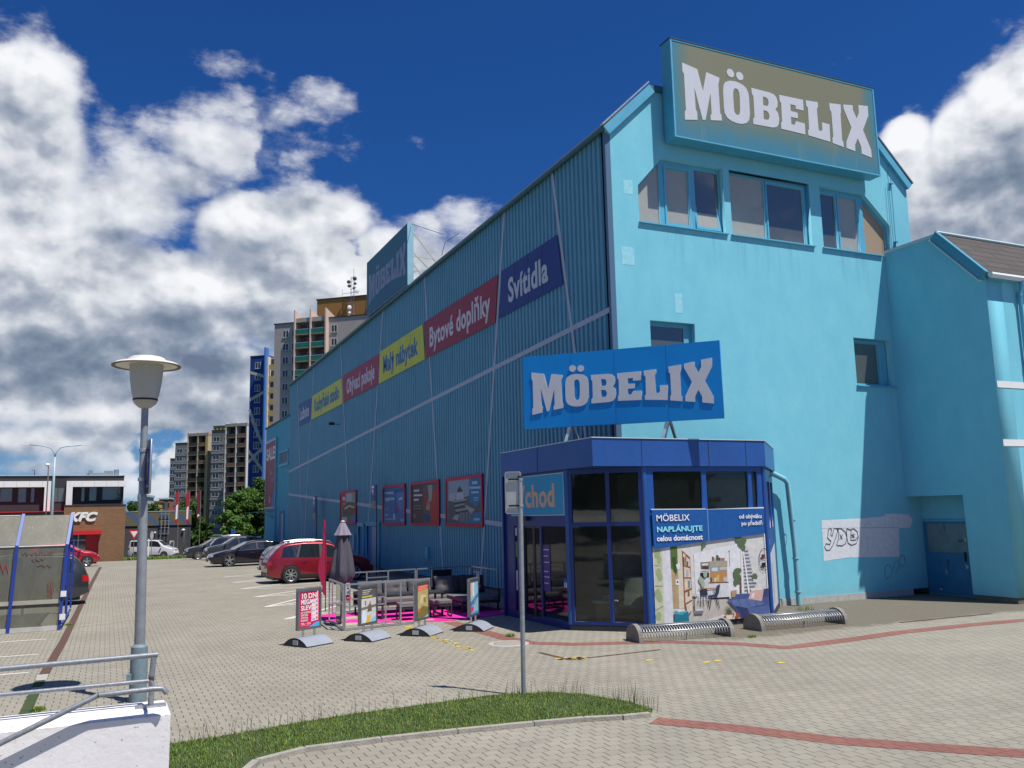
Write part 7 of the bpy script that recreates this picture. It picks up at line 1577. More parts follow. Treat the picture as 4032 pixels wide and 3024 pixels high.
scrib(-13.42, 1.93, .72, .13, 40, RG2, .006, 1); scrib(-13.40, 1.78, .3, .12, 14, RG2, .006, 2); scrib(-13.25, 1.62, .32, .10, 14, RG2, .006, 3); scrib(-14.2, 1.62, .30, .38, 9, RG, .010, 4); scrib(-14.5, 1.35, .25, .3, 7, RG, .012, 5); scrib(-13.10, 1.0, .12, .5, 20, RG2, .008, 6)

# ------------------------------------------------------------------ fast food building across the lane
KY = 68.8
kf = thing('restaurant', 'dark flat-roofed restaurant with brown timber-clad front, white frames and red entrance', 'building', (-20, KY, -1))
ANT = mat('anthracite_render', (.032, .030, .036), .8, noise=.1); ANT2 = mat('grey_render', (.055, .056, .062), .8, noise=.1)
def wood_mat():
    m = bpy.data.materials.new('timber_cladding'); m.use_nodes = True; t = NT(m.node_tree); b = t.n['Principled BSDF']
    pos = t.node('ShaderNodeNewGeometry').outputs['Position']; x, y, z = t.sep(pos)
    br = t.node('ShaderNodeTexBrick'); br.offset = 0; t.put(br.inputs['Vector'], t.comb(x, z, 0)); br.inputs['Scale'].default_value = 1; br.inputs['Brick Width'].default_value = 1.0; br.inputs['Row Height'].default_value = .16; br.inputs['Mortar Size'].default_value = .012
    br.inputs['Color1'].default_value = (.20, .105, .048, 1); br.inputs['Color2'].default_value = (.255, .14, .068, 1); br.inputs['Mortar'].default_value = (.085, .045, .022, 1)
    c = t.mix(.6, br.outputs['Color'], t.ramp(t.noise(t.vm('MULTIPLY', pos, (1, 1, 9)), 2.2, 4, .6), [(.3, (.16, .08, .036)), (.7, (.30, .17, .085))])); t.put(b.inputs['Base Color'], c); b.inputs['Roughness'].default_value = .6; return m
WD = wood_mat()
mb = MB(); mb.box(-60, -10.55, KY + 1.6, KY + 14, -1.2, 6.95); mb.build('wall', ANT, kf)
mb = MB(); mb.box(-60, -10.50, KY + 1.5, KY + 14.1, 6.95, 7.0); mb.build('roof_edge', mat('pale_trim'), kf)
mb = MB(); mb.box(-60, -15.36, KY + .2, KY + 1.59, -1.2, 3.68); mb.build('ground_floor_wall', ANT2, kf)
mb = MB(); mb.box(-60, -15.37, KY + .1, KY + 1.58, 3.685, 3.76); mb.build('red_edge', mat('signal_red', (.55, .012, .02), .5), kf)
holed([rect(-15.36, -1.2, -10.32, 4.2), rect(-14.7, -1.15, -12.45, 1.75)], MY(KY), .3, 'timber_front', WD, kf)
mb = MB(); mb.box(-10.6, -10.33, KY + .301, KY + 8, -1.2, 4.19); mb.build('timber_side', WD, kf)
mb = MB(); mb.box(-15.4, -10.3, KY - .06, KY + 1.2, 4.2, 4.27); mb.build('timber_coping', mat('dark_coping', (.04, .03, .025), .7), kf)
mb = MB(); mb.box(-14.75, -12.25, KY - .5, KY - .003, 1.62, 1.96); mb.build('red_canopy', mat('signal_red'), kf)
mb = MB(); mb.box(-13.5, -12.40, KY + .32, KY + .36, -1.15, 1.62); mb.build('red_wall', mat('signal_red'), kf)
dd = MB(); dd.box(-14.7, -13.51, KY + .31, KY + .35, -1.15, 1.7); dv = dd.build('glass_door', M_GLASSD, kf)
mb = MB()
for z_ in (.3, 1.1): mb.box(-14.7, -13.51, KY + .27, KY + .3085, z_, z_ + .06)
mb.box(-14.15, -14.08, KY + .265, KY + .3095, -1.15, 1.7); mb.build('door_frame', M_GALV, dv)
for (x0, x1) in ((-60, -16.55), (-15.3, -10.34)):
    vx = (x1 - .5, x1) if x0 < -50 else (x0, x0 + .5)
    mb = MB(); mb.box(x0, x1, KY + .95, KY + 1.55, 5.92, 6.45); mb.build('white_lintel', M_WHITE, kf)
    mb = MB(); mb.box(vx[0], vx[1], KY + .95, KY + 1.55, 3.77 if x0 < -50 else 4.28, 5.918); mb.build('white_pier', M_WHITE, kf)
    mb = MB()
    for k in range(5):
        xx = x1 - 1.0 * (k + .7)
        if xx > max(x0, -22): mb.box(xx - .006, xx + .006, KY + .944, KY + .949, 5.93, 6.44)
    mb.build('panel_joint', M_GREY, kf)
for (a, b, c, d) in ((0, 1000, 178, 1205), (262, 1000, 380, 1215), (447, 998, 498, 1215), (790, 985, 945, 1205), (1180, 985, 1228, 1200), (1295, 980, 1402, 1190), (1485, 980, 1750, 1175)):
    p0 = FY(a * .27125, 1650 + c * 0 + b * .27125, Y=KY + 1.6); p1 = FY(c * .27125, 1650 + d * .27125, Y=KY + 1.6)
    f_ = holed([rect(p0[0], p1[2], p1[0], p0[2]), rect(p0[0] + .05, p1[2] + .05, p1[0] - .05, p0[2] - .05)], MY(KY + 1.59), .05, 'window', M_CHAR, kf, front=.03)
    holed([rect(p0[0] + .05, p1[2] + .05, p1[0] - .05, p0[2] - .05)], MY(KY + 1.59), .01, 'pane', M_GLASSD, f_)
text('KFC', MY(KY - .05) @ Matrix.Translation((-15.0, 2.84, 0)), 1.05, M_WHITE, kf, bold=.06, shear=.3, width=2.4, depth=.08)
mb = MB(); mb.box(-17.3, -15.4, KY + 2, KY + 3, 3.8, 4.4); mb.build('terrace_rail', mat('pale_glass', (.30, .33, .36), .3), kf)
for k, (x0, x1, z1_, nm) in enumerate(((-13.8, -12.3, .28, 'vent_box'), (-12.3, -11.5, .48, 'vent_box'), (-13.6, -13.25, .5, 'vent_drum'), (-11.45, -11.0, .58, 'vent_drum'))):
    mb = MB()
    if nm == 'vent_box': mb.box(x0, x1, KY + 3, KY + 4, 7.0, 7.0 + z1_)
    else: mb.lathe([(.0, 7.0 + z1_), ((x1 - x0) / 2, 7.0 + z1_), ((x1 - x0) / 2, 7.0)], ((x0 + x1) / 2, KY + 2.8, 0), 14)
    mb.build(nm, M_GALV, kf)
mb = MB(); mb.tube([(-18.05, KY + 3, 7), (-18.05, KY + 3, 7.55), (-18.25, KY + 3, 7.5)], .03, 4); mb.build('aerial', M_DARK, kf)

# dark striped hall to its right
dh = thing('striped_hall', 'low dark grey hall with a corrugated blue and ochre striped upper band', 'building', (-6, 92, -1.5))
DY = 92.
mb = MB(); mb.box(-10.3, -2.74, DY, DY + 12, -1.6, 2.15); mb.build('wall', ANT2, dh)
def stripe_mat():
    m = bpy.data.materials.new('striped_corrugated_band'); m.use_nodes = True; t = NT(m.node_tree); b = t.n['Principled BSDF']
    pos = t.node('ShaderNodeNewGeometry').outputs['Position']; x, y, z = t.sep(pos)
    s_ = t.m('FRACT', t.m('DIVIDE', t.m('ADD', x, t.m('MULTIPLY', z, 1.0)), 1.7)); ln = t.sstep(t.m('ABSOLUTE', t.m('SUBTRACT', s_, .5)), .24, .26)
    c = t.mix(ln, (.075, .12, .20, 1), (.15, .13, .045, 1)); rib = t.m('FRACT', t.m('DIVIDE', z, .09)); c = t.mix(t.m('MULTIPLY', t.sstep(rib, .6, .8), .35), c, (.03, .035, .05, 1)); t.put(b.inputs['Base Color'], c); b.inputs['Roughness'].default_value = .5; return m
mb = MB(); mb.box(-10.3, -2.72, DY - .12, DY + 12, 2.16, 3.76); mb.build('upper_band', stripe_mat(), dh)
mb = MB(); mb.box(-10.3, -2.70, DY - .16, DY + 12.1, 3.765, 3.82); mb.build('roof_edge', mat('pale_trim'), dh)
mb = MB(); mb.box(-5.05, -4.55, DY - .05, DY - .003, -.35, .35); mb.build('notice_board', mat('cream_board', (.6, .58, .5), .6), dh)
for x_, z_ in ((-6.7, 1.35), (-3.6, 1.55)):
    mb = MB(); mb.lathe([(0, -.12), (.12, -.08), (.14, .02), (0, .12)], (x_, DY - .2, z_), 10); mb.build('wall_lamp', M_WHITE, dh)
for k in range(1, 7):
    pass
ladder = thing('access_ladder', 'white steel cage ladder fixed to the striped upper band of the dark hall', 'ladder', (-5.6, DY - .5, 1.2))
for x_ in (-6.05, -5.65, -5.25): mb = MB(); mb.bar((x_, DY - .4, 1.15), (x_, DY - .4, 3.9), .06); mb.build('stile', M_GALV, ladder)
for z_ in (1.2, 1.9, 2.7, 3.5): mb = MB(); mb.bar((-6.2, DY - .4, z_), (-5.1, DY - .4, z_), .05); mb.build('rung', M_GALV, ladder)
mb = MB(); mb.bar((-6.3, DY - .4, -1.0), (-6.05, DY - .4, 1.2), .06); mb.build('stay', M_GALV, ladder)

# street furniture of the lane
def pole_lamp(label, x_, y_, h, arms, name='street_lamp'):
    t = thing(name, label, 'street lamp', (x_, y_, gz(y_)), group=None); m_ = mat('pale_blue_pole', (.36, .50, .56), .4)
    if arms:
        mb = MB(); mb.tube([(x_, y_, gz(y_)), (x_, y_, 5.5), (x_, y_, h - 1.0)], [.13, .10, .07], 10); mb.build('pole', m_, t, smooth=True)
        for sg_ in (-1, 1):
            mb = MB(); mb.tube([(x_, y_, h - 1.0), (x_ + sg_ * .08, y_, h - .6), (x_ + sg_ * .35, y_, h - .25), (x_ + sg_ * .8, y_, h - .12), (x_ + sg_ * 1.9, y_, h)], .045, 8); mb.build('arm', m_, t, smooth=True)
            mb = MB(); mb.box(x_ + sg_ * 1.85 if sg_ > 0 else x_ - 2.5, x_ + 2.5 if sg_ > 0 else x_ - 1.85, y_ - .12, y_ + .12, h - .04, h + .05); mb.build('lamp_head', M_WHITE, t)
    else:
        mb = MB(); mb.tube([(x_, y_, gz(y_)), (x_, y_, h - .2), (x_ - .08, y_, h)], [.06, .045, .03], 8); mb.build('pole', mat('dull_grey_pole', (.22, .21, .21), .5), t, smooth=True)
        mb = MB(); mb.lathe([(0, .16), (.1, .14), (.19, .05), (.19, .0), (.1, -.06), (0, -.07)], (x_ - .08, y_, h), 14); mb.build('globe_head', M_WHITE, t, smooth=True)
    return t
pole_lamp('tall pale blue street lamp with two long arms above the restaurant', -15.87, 60., 8.95, True)
pole_lamp('slim grey street lamp with a small white head in front of the restaurant', -16.4, 62., 7.42, False)
pole_lamp('small post lamp with a white head right of the dark hall notice board', *(lambda p: (float(p[0]), float(p[1])))(FY(600 + 460 * .27125, 2090, Y=86.)), 1.6, False)
def flag(label, px, ty, by, Y, cl, c):
    a = FY(px, ty, Y=Y); b = FY(px, by, Y=Y); t = thing('banner_flag', label, 'flag', (a[0], Y, gz(Y)), group='flags beyond the parked cars'); mb = MB(); mb.tube([(a[0] + .1, Y, gz(Y)), (a[0] + .1, Y, a[2] + .1)], .035, 6); mb.build('pole', mat('dull_grey_pole'), t)
    r2 = random.Random(int(px)); zt_, zb_ = a[2], b[2]; n = 10; pts_l = []; pts_r = []
    for k in range(n + 1): z_ = zt_ + (zb_ - zt_) * k / n; wv = .05 * math.sin(k * 1.3 + px); pts_l.append((a[0] - .28 + wv + (.1 if k in (0,) else 0), z_)); pts_r.append((a[0] + .09 + wv * .5, z_))
    holed([pts_l + pts_r[::-1]], MY(Y), .03, 'cloth', c, t)
    holed([[(a[0] - .2, zb_ + .5), (a[0] + .0, zb_ + .55), (a[0] + .02, zb_ + (zt_ - zb_) * cl), (a[0] - .18, zb_ + (zt_ - zb_) * (cl - .06))]], MY(Y), .01, 'white_stripe', M_WHITE, t, front=.012); return t
CR = mat('dark_red_flag', (.36, .012, .03), .8)
flag('leftmost of the three red and white flags beyond the parked cars', 600 + 375 * .27125, 1650 + 1060 * .27125, 1650 + 1520 * .27125, 89., .62, CR)
flag('middle one of the three red and white flags beyond the parked cars', 600 + 530 * .27125, 1650 + 1050 * .27125, 1650 + 1520 * .27125, 89.5, .55, CR)
flag('rightmost and darkest of the three flags, hanging in front of the yellow bay', 600 + 690 * .27125, 1650 + 1045 * .27125, 1650 + 1450 * .27125, 88., .12, mat('maroon_flag', (.12, .008, .02), .8))
ys_ = thing('yield_sign', 'red and white triangular give way sign in front of the white van', 'traffic sign', (*FY(528, 2190, Y=72.)[:2], gz(72)))
c_ = FY(1062 * .49729, 1600 + 1018 * .49729, Y=72.); YM = MY(72.)
mb = MB(); mb.tube([(c_[0], 72.05, gz(72)), (c_[0], 72.05, c_[2])], .035, 6); mb.build('pole', mat('dull_grey_pole'), ys_)
holed([[(c_[0] - .52, c_[2] + .45), (c_[0] + .52, c_[2] + .45), (c_[0], c_[2] - .45)]], YM, .02, 'red_border', mat('signal_red'), ys_); holed([[(c_[0] - .33, c_[2] + .34), (c_[0] + .33, c_[2] + .34), (c_[0], c_[2] - .23)]], YM, .01, 'white_face', M_WHITE, ys_, front=.012)
rs2 = thing('sign_post', 'thin post with a round grey sign back in front of the white van', 'traffic sign', (*FY(599, 2190, Y=73.)[:2], gz(73))); c_ = FY(1203 * .49729, 1600 + 1022 * .49729, Y=73.)
mb = MB(); mb.tube([(c_[0], 73.05, gz(73)), (c_[0], 73.05, c_[2])], .035, 6); mb.build('pole', M_GALV, rs2); holed([[(c_[0] + .16 * math.cos(i / 3), c_[2] + .42 * math.sin(i / 3)) for i in range(19)]], MY(73.), .02, 'plate', mat('aluminium_back'), rs2)
wp = thing('bollard', 'short white marker post beside the white van', 'bollard', (*FY(583, 2190, Y=72.5)[:2], gz(72.5))); mb = MB(); q_ = FY(583, 2190, Y=72.5); mb.box(q_[0] - .06, q_[0] + .06, 72.4, 72.5, gz(72.5), gz(72.5) + 1.9); mb.build('body', M_WHITE, wp)
bs_ = thing('blue_sign', 'tiny blue parking sign showing above the roofs of the parked cars', 'traffic sign', (*FY(919, 2090, Y=62.)[:2], gz(62))); q_ = FY(919, 2095, Y=62.); mb = MB(); mb.box(q_[0] - .2, q_[0] + .2, 62, 62.03, q_[2] - .2, q_[2] + .22); mb.build('plate', mat('sign_blue'), bs_); mb = MB(); mb.tube([(q_[0], 62.05, gz(62)), (q_[0], 62.05, q_[2])], .03, 6); mb.build('pole', mat('dull_grey_pole'), bs_)
# grassy verge and pavement at the end of the lane
vg = [(-10.4, 66.6), (-8.5, 68.5), (-6.0, 74), (-3.5, 82), (-1, 90), (1, 91), (1.5, 88), (-1.0, 78), (-3.8, 68), (-4.5, 64.5), (-5.2, 66.5)]
flat('verge', [(-10.35, 66.6), (-5.6, 66.6), (-1.5, 66.6), (9, 66.6), (9, 91), (-1.5, 91), (-4.5, 78), (-7, 70.5)], GRASSB, .012)
vr = random.Random(5); P_ = []; H_ = []
for i in range(5200):
    t_ = vr.random(); x = -10.2 + t_ * 9 + vr.uniform(-.2, .2); y = 66.8 + vr.random() * 2.2 + max(0, t_ - .3) * vr.uniform(0, 16)
    P_.append((x, y)); H_.append(vr.uniform(.08, .35))
o = blades('verge_grass', P_, H_, 6, GRASS, .025); tag(o, 'rough green grass on the verge beyond the lane', 'grass', kind='stuff')
sheet('road', [-200, -60, 0, 60, 200], [66.51, 74, 82, 91.9], mat('light_asphalt', (.11, .108, .10), .9, noise=.2), -.03)
sheet('field', [-900, -300, 0, 300, 900], [92, 120, 200, 400, 900, 1800], mat('far_grass', (.05, .075, .03), .95, noise=.4, nscale=.2), -.02)

# ------------------------------------------------------------------ apartment towers
def rayaz(px, py): d = ray(px, py); return math.atan2(d[0], d[1])
def azpt(a_deg, D): a = math.radians(a_deg); return np.array([CAM[0] + D * math.sin(a), CAM[1] + D * math.cos(a), 0.])
WHT = mat('white_window_frame', (.66, .67, .68), .5)
class Tower:
    def __init__(s, name, label, aL, D, zt_, ang=(.765, -.644), wall=None, depth=14, width=12, zb=-3., group='apartment towers behind the store'):
        s.o = azpt(aL, D); s.u = np.array([ang[0], ang[1], 0.]); s.u /= np.linalg.norm(s.u); s.M = frame3(s.o, s.u, (0, 0, 1)); s.zt = zt_; s.wall = wall
        s.root = thing(name, label, 'apartment building', tuple(s.o + s.u * width / 2 + np.array([0, 0, zb])), group=group); s.zb = zb; s.depth = depth
    def U(s, a_deg):      # azimuth -> distance along the facade
        a = math.radians(a_deg); d = np.array([math.sin(a), math.cos(a)]); A = np.array([[d[0], -s.u[0]], [d[1], -s.u[1]]]); t_ = np.linalg.solve(A, (s.o - CAM)[:2]); return float(t_[1])
    def uv(s, px, py): p = VP(px, py, s.o, s.o + s.u); return float((p - s.o) @ s.u), float(p[2])
    def box(s, name, u0, u1, z0, z1, d0, d1, m, par=None):    # d>0 towards the viewer
        mb = MB(); mb.box(u0, u1, z0, z1, d0, d1); mb.v = [tuple(s.M @ Vector(v)) for v in mb.v]; return mb.build(name, m, par or s.root)
    def window(s, u, z, w_, h_, d=0.):
        f = holed([rect(u - w_ / 2, z - h_ / 2, u + w_ / 2, z + h_ / 2), rect(u - w_ / 2 + .09, z - h_ / 2 + .09, u - .06, z + h_ / 2 - .09), rect(u + .06, z - h_ / 2 + .09, u + w_ / 2 - .09, z + h_ / 2 - .09)], s.M, .10, 'window', WHT, s.root, front=d + .02)
        s.box('pane', u - w_ / 2 + .05, u + w_ / 2 - .05, z - h_ / 2 + .05, z + h_ / 2 - .05, d + .001, d + .006, M_GLASSW, f)
        s.box('sill', u - w_ / 2 - .12, u + w_ / 2 + .12, z - h_ / 2 - .14, z - h_ / 2 - .01, d, d + .14, mat('window_sill', (.30, .29, .28), .6), f)
TB1 = mat('tower_beige', (.41, .36, .325), .9, noise=.06, nscale=.5)
T = Tower('apartment_tower', 'tall beige apartment tower with green balconies and orange rooftop storey', 9.41, 187, 43.2, wall=TB1, width=30)
uA, uB, uC, uD = [T.U(a) for a in (10.85, 11.84, 12.81, 17.5)]
T.box('wall', 0, uA, T.zb, 43.2, -14, 0, TB1); T.box('wall', uC, uD, T.zb, 43.6, -14, 0, TB1); T.box('bay_wall', uA + .001, uC - .001, T.zb, 43.0, -14, -1.2, mat('tower_bay_wall', (.20, .17, .155), .9))
T.box('roof_edge', -.15, uA, 43.2, 43.4, -14, .15, mat('dark_coping')); T.box('roof_edge', uC, uD, 43.6, 43.8, -14, .15, mat('dark_coping'))
OR = mat('tower_orange', (.33, .17, .045), .9, noise=.05); uo = T.U(11.20)
T.box('rooftop_storey', uo, uD, 43.81, 49.3, -13, -6, OR); T.box('roof_edge', uo - .15, uD, 49.3, 49.55, -13, -5.85, mat('dark_coping'))
FIN = mat('tower_pink_fin', (.62, .47, .39), .9)
for u_ in (uA, uB, uC):
    mb = MB(); pr = [(u_ - .15, u_ + .15)]
    vs = []
    for x_ in (u_ - .14, u_ + .14): vs += [T.M @ Vector((x_, T.zb, 1.3)), T.M @ Vector((x_, 45.6, 1.3)), T.M @ Vector((x_, 44.6, -2.6)), T.M @ Vector((x_, T.zb, -2.6))]
    mb.add(vs, [(0, 1, 2, 3), (7, 6, 5, 4), (0, 4, 5, 1), (1, 5, 6, 2), (2, 6, 7, 3), (3, 7, 4, 0)]); mb.build('fin_wall', FIN, T.root)
GRN = mat('green_balcony_glass', (.015, .16, .10), .25, spec=.7)
for k in range(8):
    z_ = 43.2 - 2.85 * k
    for (a, b) in ((uA, uB), (uB, uC)):
        T.box('balcony_slab', a + .15, b - .15, z_ - 2.95, z_ - 2.75, -1.19, 1.2, mat('balcony_slab', (.30, .22, .16), .9))
        T.box('balcony_parapet', a + .16, b - .16, z_ - 2.74, z_ - 1.75, 1.1, 1.16, GRN); T.box('balcony_rail', a + .16, b - .16, z_ - 1.745, z_ - 1.67, 1.09, 1.17, mat('pale_trim'))
        T.window((a + b) / 2 + .7, z_ - 1.35, 1.6, 1.9, -1.15)
T.box('bay_roof', uA + .15, uC - .15, 43.0, 43.9, -1.19, 1.0, TB1)
c1_, c2_ = T.U(10.12), T.U(10.66); cR = T.U(13.2)
wz = T.uv(900 + 680 * .3315, 1150 + 497 * .3315)[1]
for k in range(11):
    T.window(c1_, wz - 2.83 * k, 1.35, 1.55)
    if k < 7: T.window(c2_, wz - 2.83 * k, 1.2, 1.5)
for k in range(4): T.window(cR, wz + .3 - 2.83 * k, 1.35, 1.55)
# mast with dishes
ms = thing('antenna_mast', 'lattice antenna mast with dishes on the orange rooftop storey', 'antenna mast', tuple(T.M @ Vector((T.U(13.65), 44, -5.5))))
um_ = T.U(13.65)
def TP(u, z, d): return tuple(T.M @ Vector((u, z, d)))
mb = MB()
for du in (-.35, .35): mb.tube([TP(um_ + du, 43.9, -5.2), TP(um_ + du, 53.6, -5.2)], .07, 4)
for k in range(12): mb.bar(TP(um_ - .35, 44.2 + k * .8, -5.2), TP(um_ + .35, 45.0 + k * .8, -5.2), .05)
mb.tube([TP(um_ + .3, 53.5, -5.2), TP(um_ + .3, 55.4, -5.2)], .04, 4); mb.build('lattice', M_GALV, ms)
for (du, z_, r_, m_) in ((-.5, 44.6, .5, M_WHITE), (-.5, 45.6, .3, M_WHITE), (-.5, 46.8, .45, M_WHITE), (1.2, 50.3, .6, M_WHITE), (-.7, 52.4, .4, M_CHAR), (.7, 53.0, .45, M_CHAR), (-.6, 51.5, .35, M_CHAR), (.6, 50.9, .35, M_CHAR), (.8, 51.9, .3, M_CHAR)):
    mb = MB(); c_ = T.M @ Vector((um_ + du, z_, -4.8)); mb.lathe([(0, -.2), (r_, -.1), (r_, .1), (0, .15)], tuple(c_), 12, axis='y'); mb.build('dish', m_, ms)
mb = MB(); mb.bar(TP(um_ - 2.4, 50.0, -5.2), TP(um_ + 1.4, 50.1, -5.2), .06); mb.bar(TP(um_ - 2.4, 49.4, -5.2), TP(um_ - 2.4, 51.0, -5.2), .05); mb.bar(TP(um_ + 5.0, 49.5, -5.2), TP(um_ + 5.0, 55, -5.2), .04); mb.bar(TP(um_ + 5.0, 49.5, -5.2), TP(um_ + 5.0, 50.6, -5.2), .5); mb.build('yagi_aerial', M_CHAR, ms)
mb = MB(); mb.tube([TP(T.U(10.55), 43.3, -2), TP(T.U(10.55), 45.2, -2)], .05, 4); mb.build('aerial', M_CHAR, T.root)
# blue tower
BLU = mat('tower_blue', (.006, .05, .24), .85, noise=.05)
T2 = Tower('apartment_tower', 'narrow deep blue apartment tower with crossing cream stripes', 7.95, 222, 42.4, wall=BLU, width=6)
uE = T2.U(9.08); uF = T2.U(10.2)
T2.box('wall', 0, uE, T2.zb, 42.4, -14, 0, BLU); T2.box('end_fin', uE - .3, uE, T2.zb, 44.2, .01, 1.6, mat('tower_blue_light', (.05, .17, .50), .85)); T2.box('roof_edge', -.1, uE - .31, 42.4, 42.6, -14, .1, mat('dark_coping'))
T2.box('bay_wall', uE + .01, uF, T2.zb, 41.8, -14, -.3, mat('tower_cream_strip', (.50, .45, .36), .9)); T2.box('stair_strip', uE + .01, uE + .42, T2.zb, 42.0, -.29, .9, mat('tower_cream_fin', (.66, .60, .52), .9))
for k in range(14): T2.box('balcony_parapet', uE + .44, uE + 3.2, 40.0 - 2.83 * k - 1.2, 40.0 - 2.83 * k, .4, .6, mat('tower_yellow', (.50, .36, .12), .8))
for k in range(14): T2.box('balcony_window', uE + .6, uE + 3.0, 40.0 - 2.83 * k + .15, 40.0 - 2.83 * k + 1.5, -.28, -.24, M_GLASSW)
v1 = T2.U(8.42); v2 = T2.U(8.93); wz = T2.uv(900 + 360 * .3315, 1150 + 870 * .3315)[1]
for k in range(13):
    T2.window(v1, wz - 2.83 * k, 1.5, 1.6); T2.window(v2, wz - 2.83 * k, .9, 1.5)
k3 = lambda x, y: (900 + x * .3315, 1150 + y * .3315); k2 = lambda x, y: (600 + x * .27125, 1650 + y * .27125)
for dk_, (a, b) in enumerate(((k3(256, 955), k3(452, 1010)), (k3(246, 1285), k3(480, 1165)), (k3(248, 1395), k3(335, 1640)), (k2(1440, 0), k2(1640, 470)), (k2(1395, 460), k2(1640, 800)), (k2(1390, 630), k2(1620, 395)), (k2(1560, 480), k2(1640, 380)))):
    p, q = T2.uv(*a), T2.uv(*b); p = np.array([max(.02, p[0]), p[1]]); q = np.array([min(uE - .33, q[0]), q[1]]); d = (q - p) / np.linalg.norm(q - p); n = np.array([-d[1], d[0]]) * .36
    holed([[tuple(p - n), tuple(q - n), tuple(q + n), tuple(p + n)]], T2.M, .02, 'cream_stripe', mat('tower_cream_stripe', (.50, .48, .40), .85), T2.root, front=.03 + .0012 * dk_)
# grey group
def grey(name_lab, aL, D, zt_, aR, wall, rows, cols, kind, z0=None):
    T_ = Tower('apartment_block', name_lab, aL, D, zt_, wall=wall, width=10, group='older grey apartment blocks behind the trees'); uR = T_.U(aR)
    if kind == 'flat':
        T_.box('wall', 0, uR, T_.zb, zt_, -14, 0, wall); T_.box('roof_edge', -.1, uR + .1, zt_, zt_ + .25, -14, .12, mat('dark_coping'))
        for k in range(rows):
            z_ = zt_ - 2.6 - 2.83 * k
            T_.box('parapet_band', 0.02, uR - .02, z_ - 1.75, z_ - .85, .001, .10, mat('block_band', tuple(v * 1.25 for v in (.25, .245, .24)), .9))
            for c in cols: T_.window(c * uR, z_, 2.3 if c < .6 else 1.3, 1.5, .0)
    else:
        T_.box('wall', 0, uR, T_.zb, zt_, -14, -1.4, wall); T_.box('roof_slab', -.2, uR + .2, zt_ - .9, zt_, -1.39, 1.0, mat('block_slab', (.36, .31, .27), .9))
        nf = 3
        for i in range(nf):
            u_ = uR * i / (nf - 1); T_.box('fin_wall', u_ - .16, u_ + .16, T_.zb, zt_ + .3, -1.38, .98, kind)
        for k in range(rows):
            z_ = zt_ - 1.4 - 2.83 * k
            for i in range(nf - 1):
                a, b = uR * i / (nf - 1) + .17, uR * (i + 1) / (nf - 1) - .17; rb = random.Random(k * 7 + i + int(D)); c = rb.choice([(.10, .065, .045), (.06, .045, .04), (.14, .10, .07), (.20, .11, .06), (.045, .04, .042)])
                T_.box('balcony_parapet', a, b, z_ - 2.7, z_ - 1.65, .8, .9, mat('balcony_%d' % int(c[0] * 1000), c, .85)); T_.box('balcony_slab', a, b, z_ - 2.83, z_ - 2.71, -1.39, .9, mat('block_slab'))
                T_.window((a + b) / 2 + .5, z_ - 1.2, 1.5, 1.6, -1.33)
    return T_, uR
GR1 = mat('block_grey', (.235, .235, .23), .9, noise=.06, nscale=.4); GR2 = mat('block_brown_grey', (.20, .185, .175), .9, noise=.06); GR3 = mat('block_bay', (.09, .07, .06), .9)
grey('leftmost and lowest narrow grey block of the old row', 3.385, 372, 26.9, 3.70, GR1, 11, [.5], 'flat')
grey('light grey block with banded windows, second from the left in the old row', 3.65, 325, 29.2, 4.50, GR1, 10, [.30, .78], 'flat')
tb_, ub2 = grey('old block bay with dark balconies between yellow-edged fins', 4.47, 300, 30.4, 5.62, GR3, 10, [], mat('yellow_fin', (.50, .41, .28), .9))
tb_.box('yellow_fin_panel', ub2 - .8, ub2 - .17, tb_.zb, 30.2, .9, .97, mat('yellow_fin_panel', (.52, .32, .13), .9))
grey('brown-grey block with yellow rooftop storey and banded windows in the old row', 5.75, 286, 30.0, 6.69, GR2, 10, [.30, .84], 'flat')
grey('rightmost old block bay with dark balconies between white fins', 6.68, 270, 30.6, 7.93, GR3, 9, [], mat('white_fin', (.62, .59, .54), .9))
ty = Tower('rooftop_hut', 'yellow rooftop hut on the brown-grey block', 5.72, 290, 31.9, width=6, group=None); ty.box('wall', 0, ty.U(6.72), 30.1, 31.9, -8, -1, mat('hut_yellow', (.42, .36, .13), .9)); ty.box('roof_edge', -.1, ty.U(6.72), 31.9, 32.1, -8, -.9, mat('dark_coping'))
for k in range(4): ty.box('vent_window', .6 + k * 1.3, 1.1 + k * 1.3, 31.0, 31.4, -.99, -.95, M_DARK)
# small far houses
for (lab, px0, px1, pyt, D, c) in (('small far yellow house beyond the striped hall', 26, 98, 1210, 230, (.50, .38, .12)), ('far grey and white office box left of the old blocks', 98, 180, 1165, 235, (.09, .095, .10)), ('far red-brown house touching the leftmost old block', 178, 240, 1160, 240, (.33, .10, .07)), ('pale far building directly right of the restaurant', -160, -95, 1130, 160, (.45, .47, .48))):
    a0 = math.degrees(rayaz(*k2(px0, pyt))); a1 = math.degrees(rayaz(*k2(px1, pyt))); d = ray(*k2(px0, pyt)); zt_ = CAM[2] + D * d[2] / math.hypot(d[0], d[1])
    H_ = Tower('far_house', lab, a0, D, zt_, ang=(.98, -.2), width=5, group=None); uR = H_.U(a1); H_.box('wall', 0, uR, -3, zt_, -8, 0, col_mat(c, rough=.9)); H_.box('roof', -.2, uR + .2, zt_, zt_ + .35, -8, .2, mat('far_roof', (.30, .12, .06), .9) if 'yellow' in lab else mat('pale_trim'))
    for k in range(2):
        for j in range(2): H_.box('window', uR * (.25 + .4 * j) - .4, uR * (.25 + .4 * j) + .5, zt_ - 2.2 - k * 2.8, zt_ - 1.0 - k * 2.8, .001, .04, M_GLASSW)

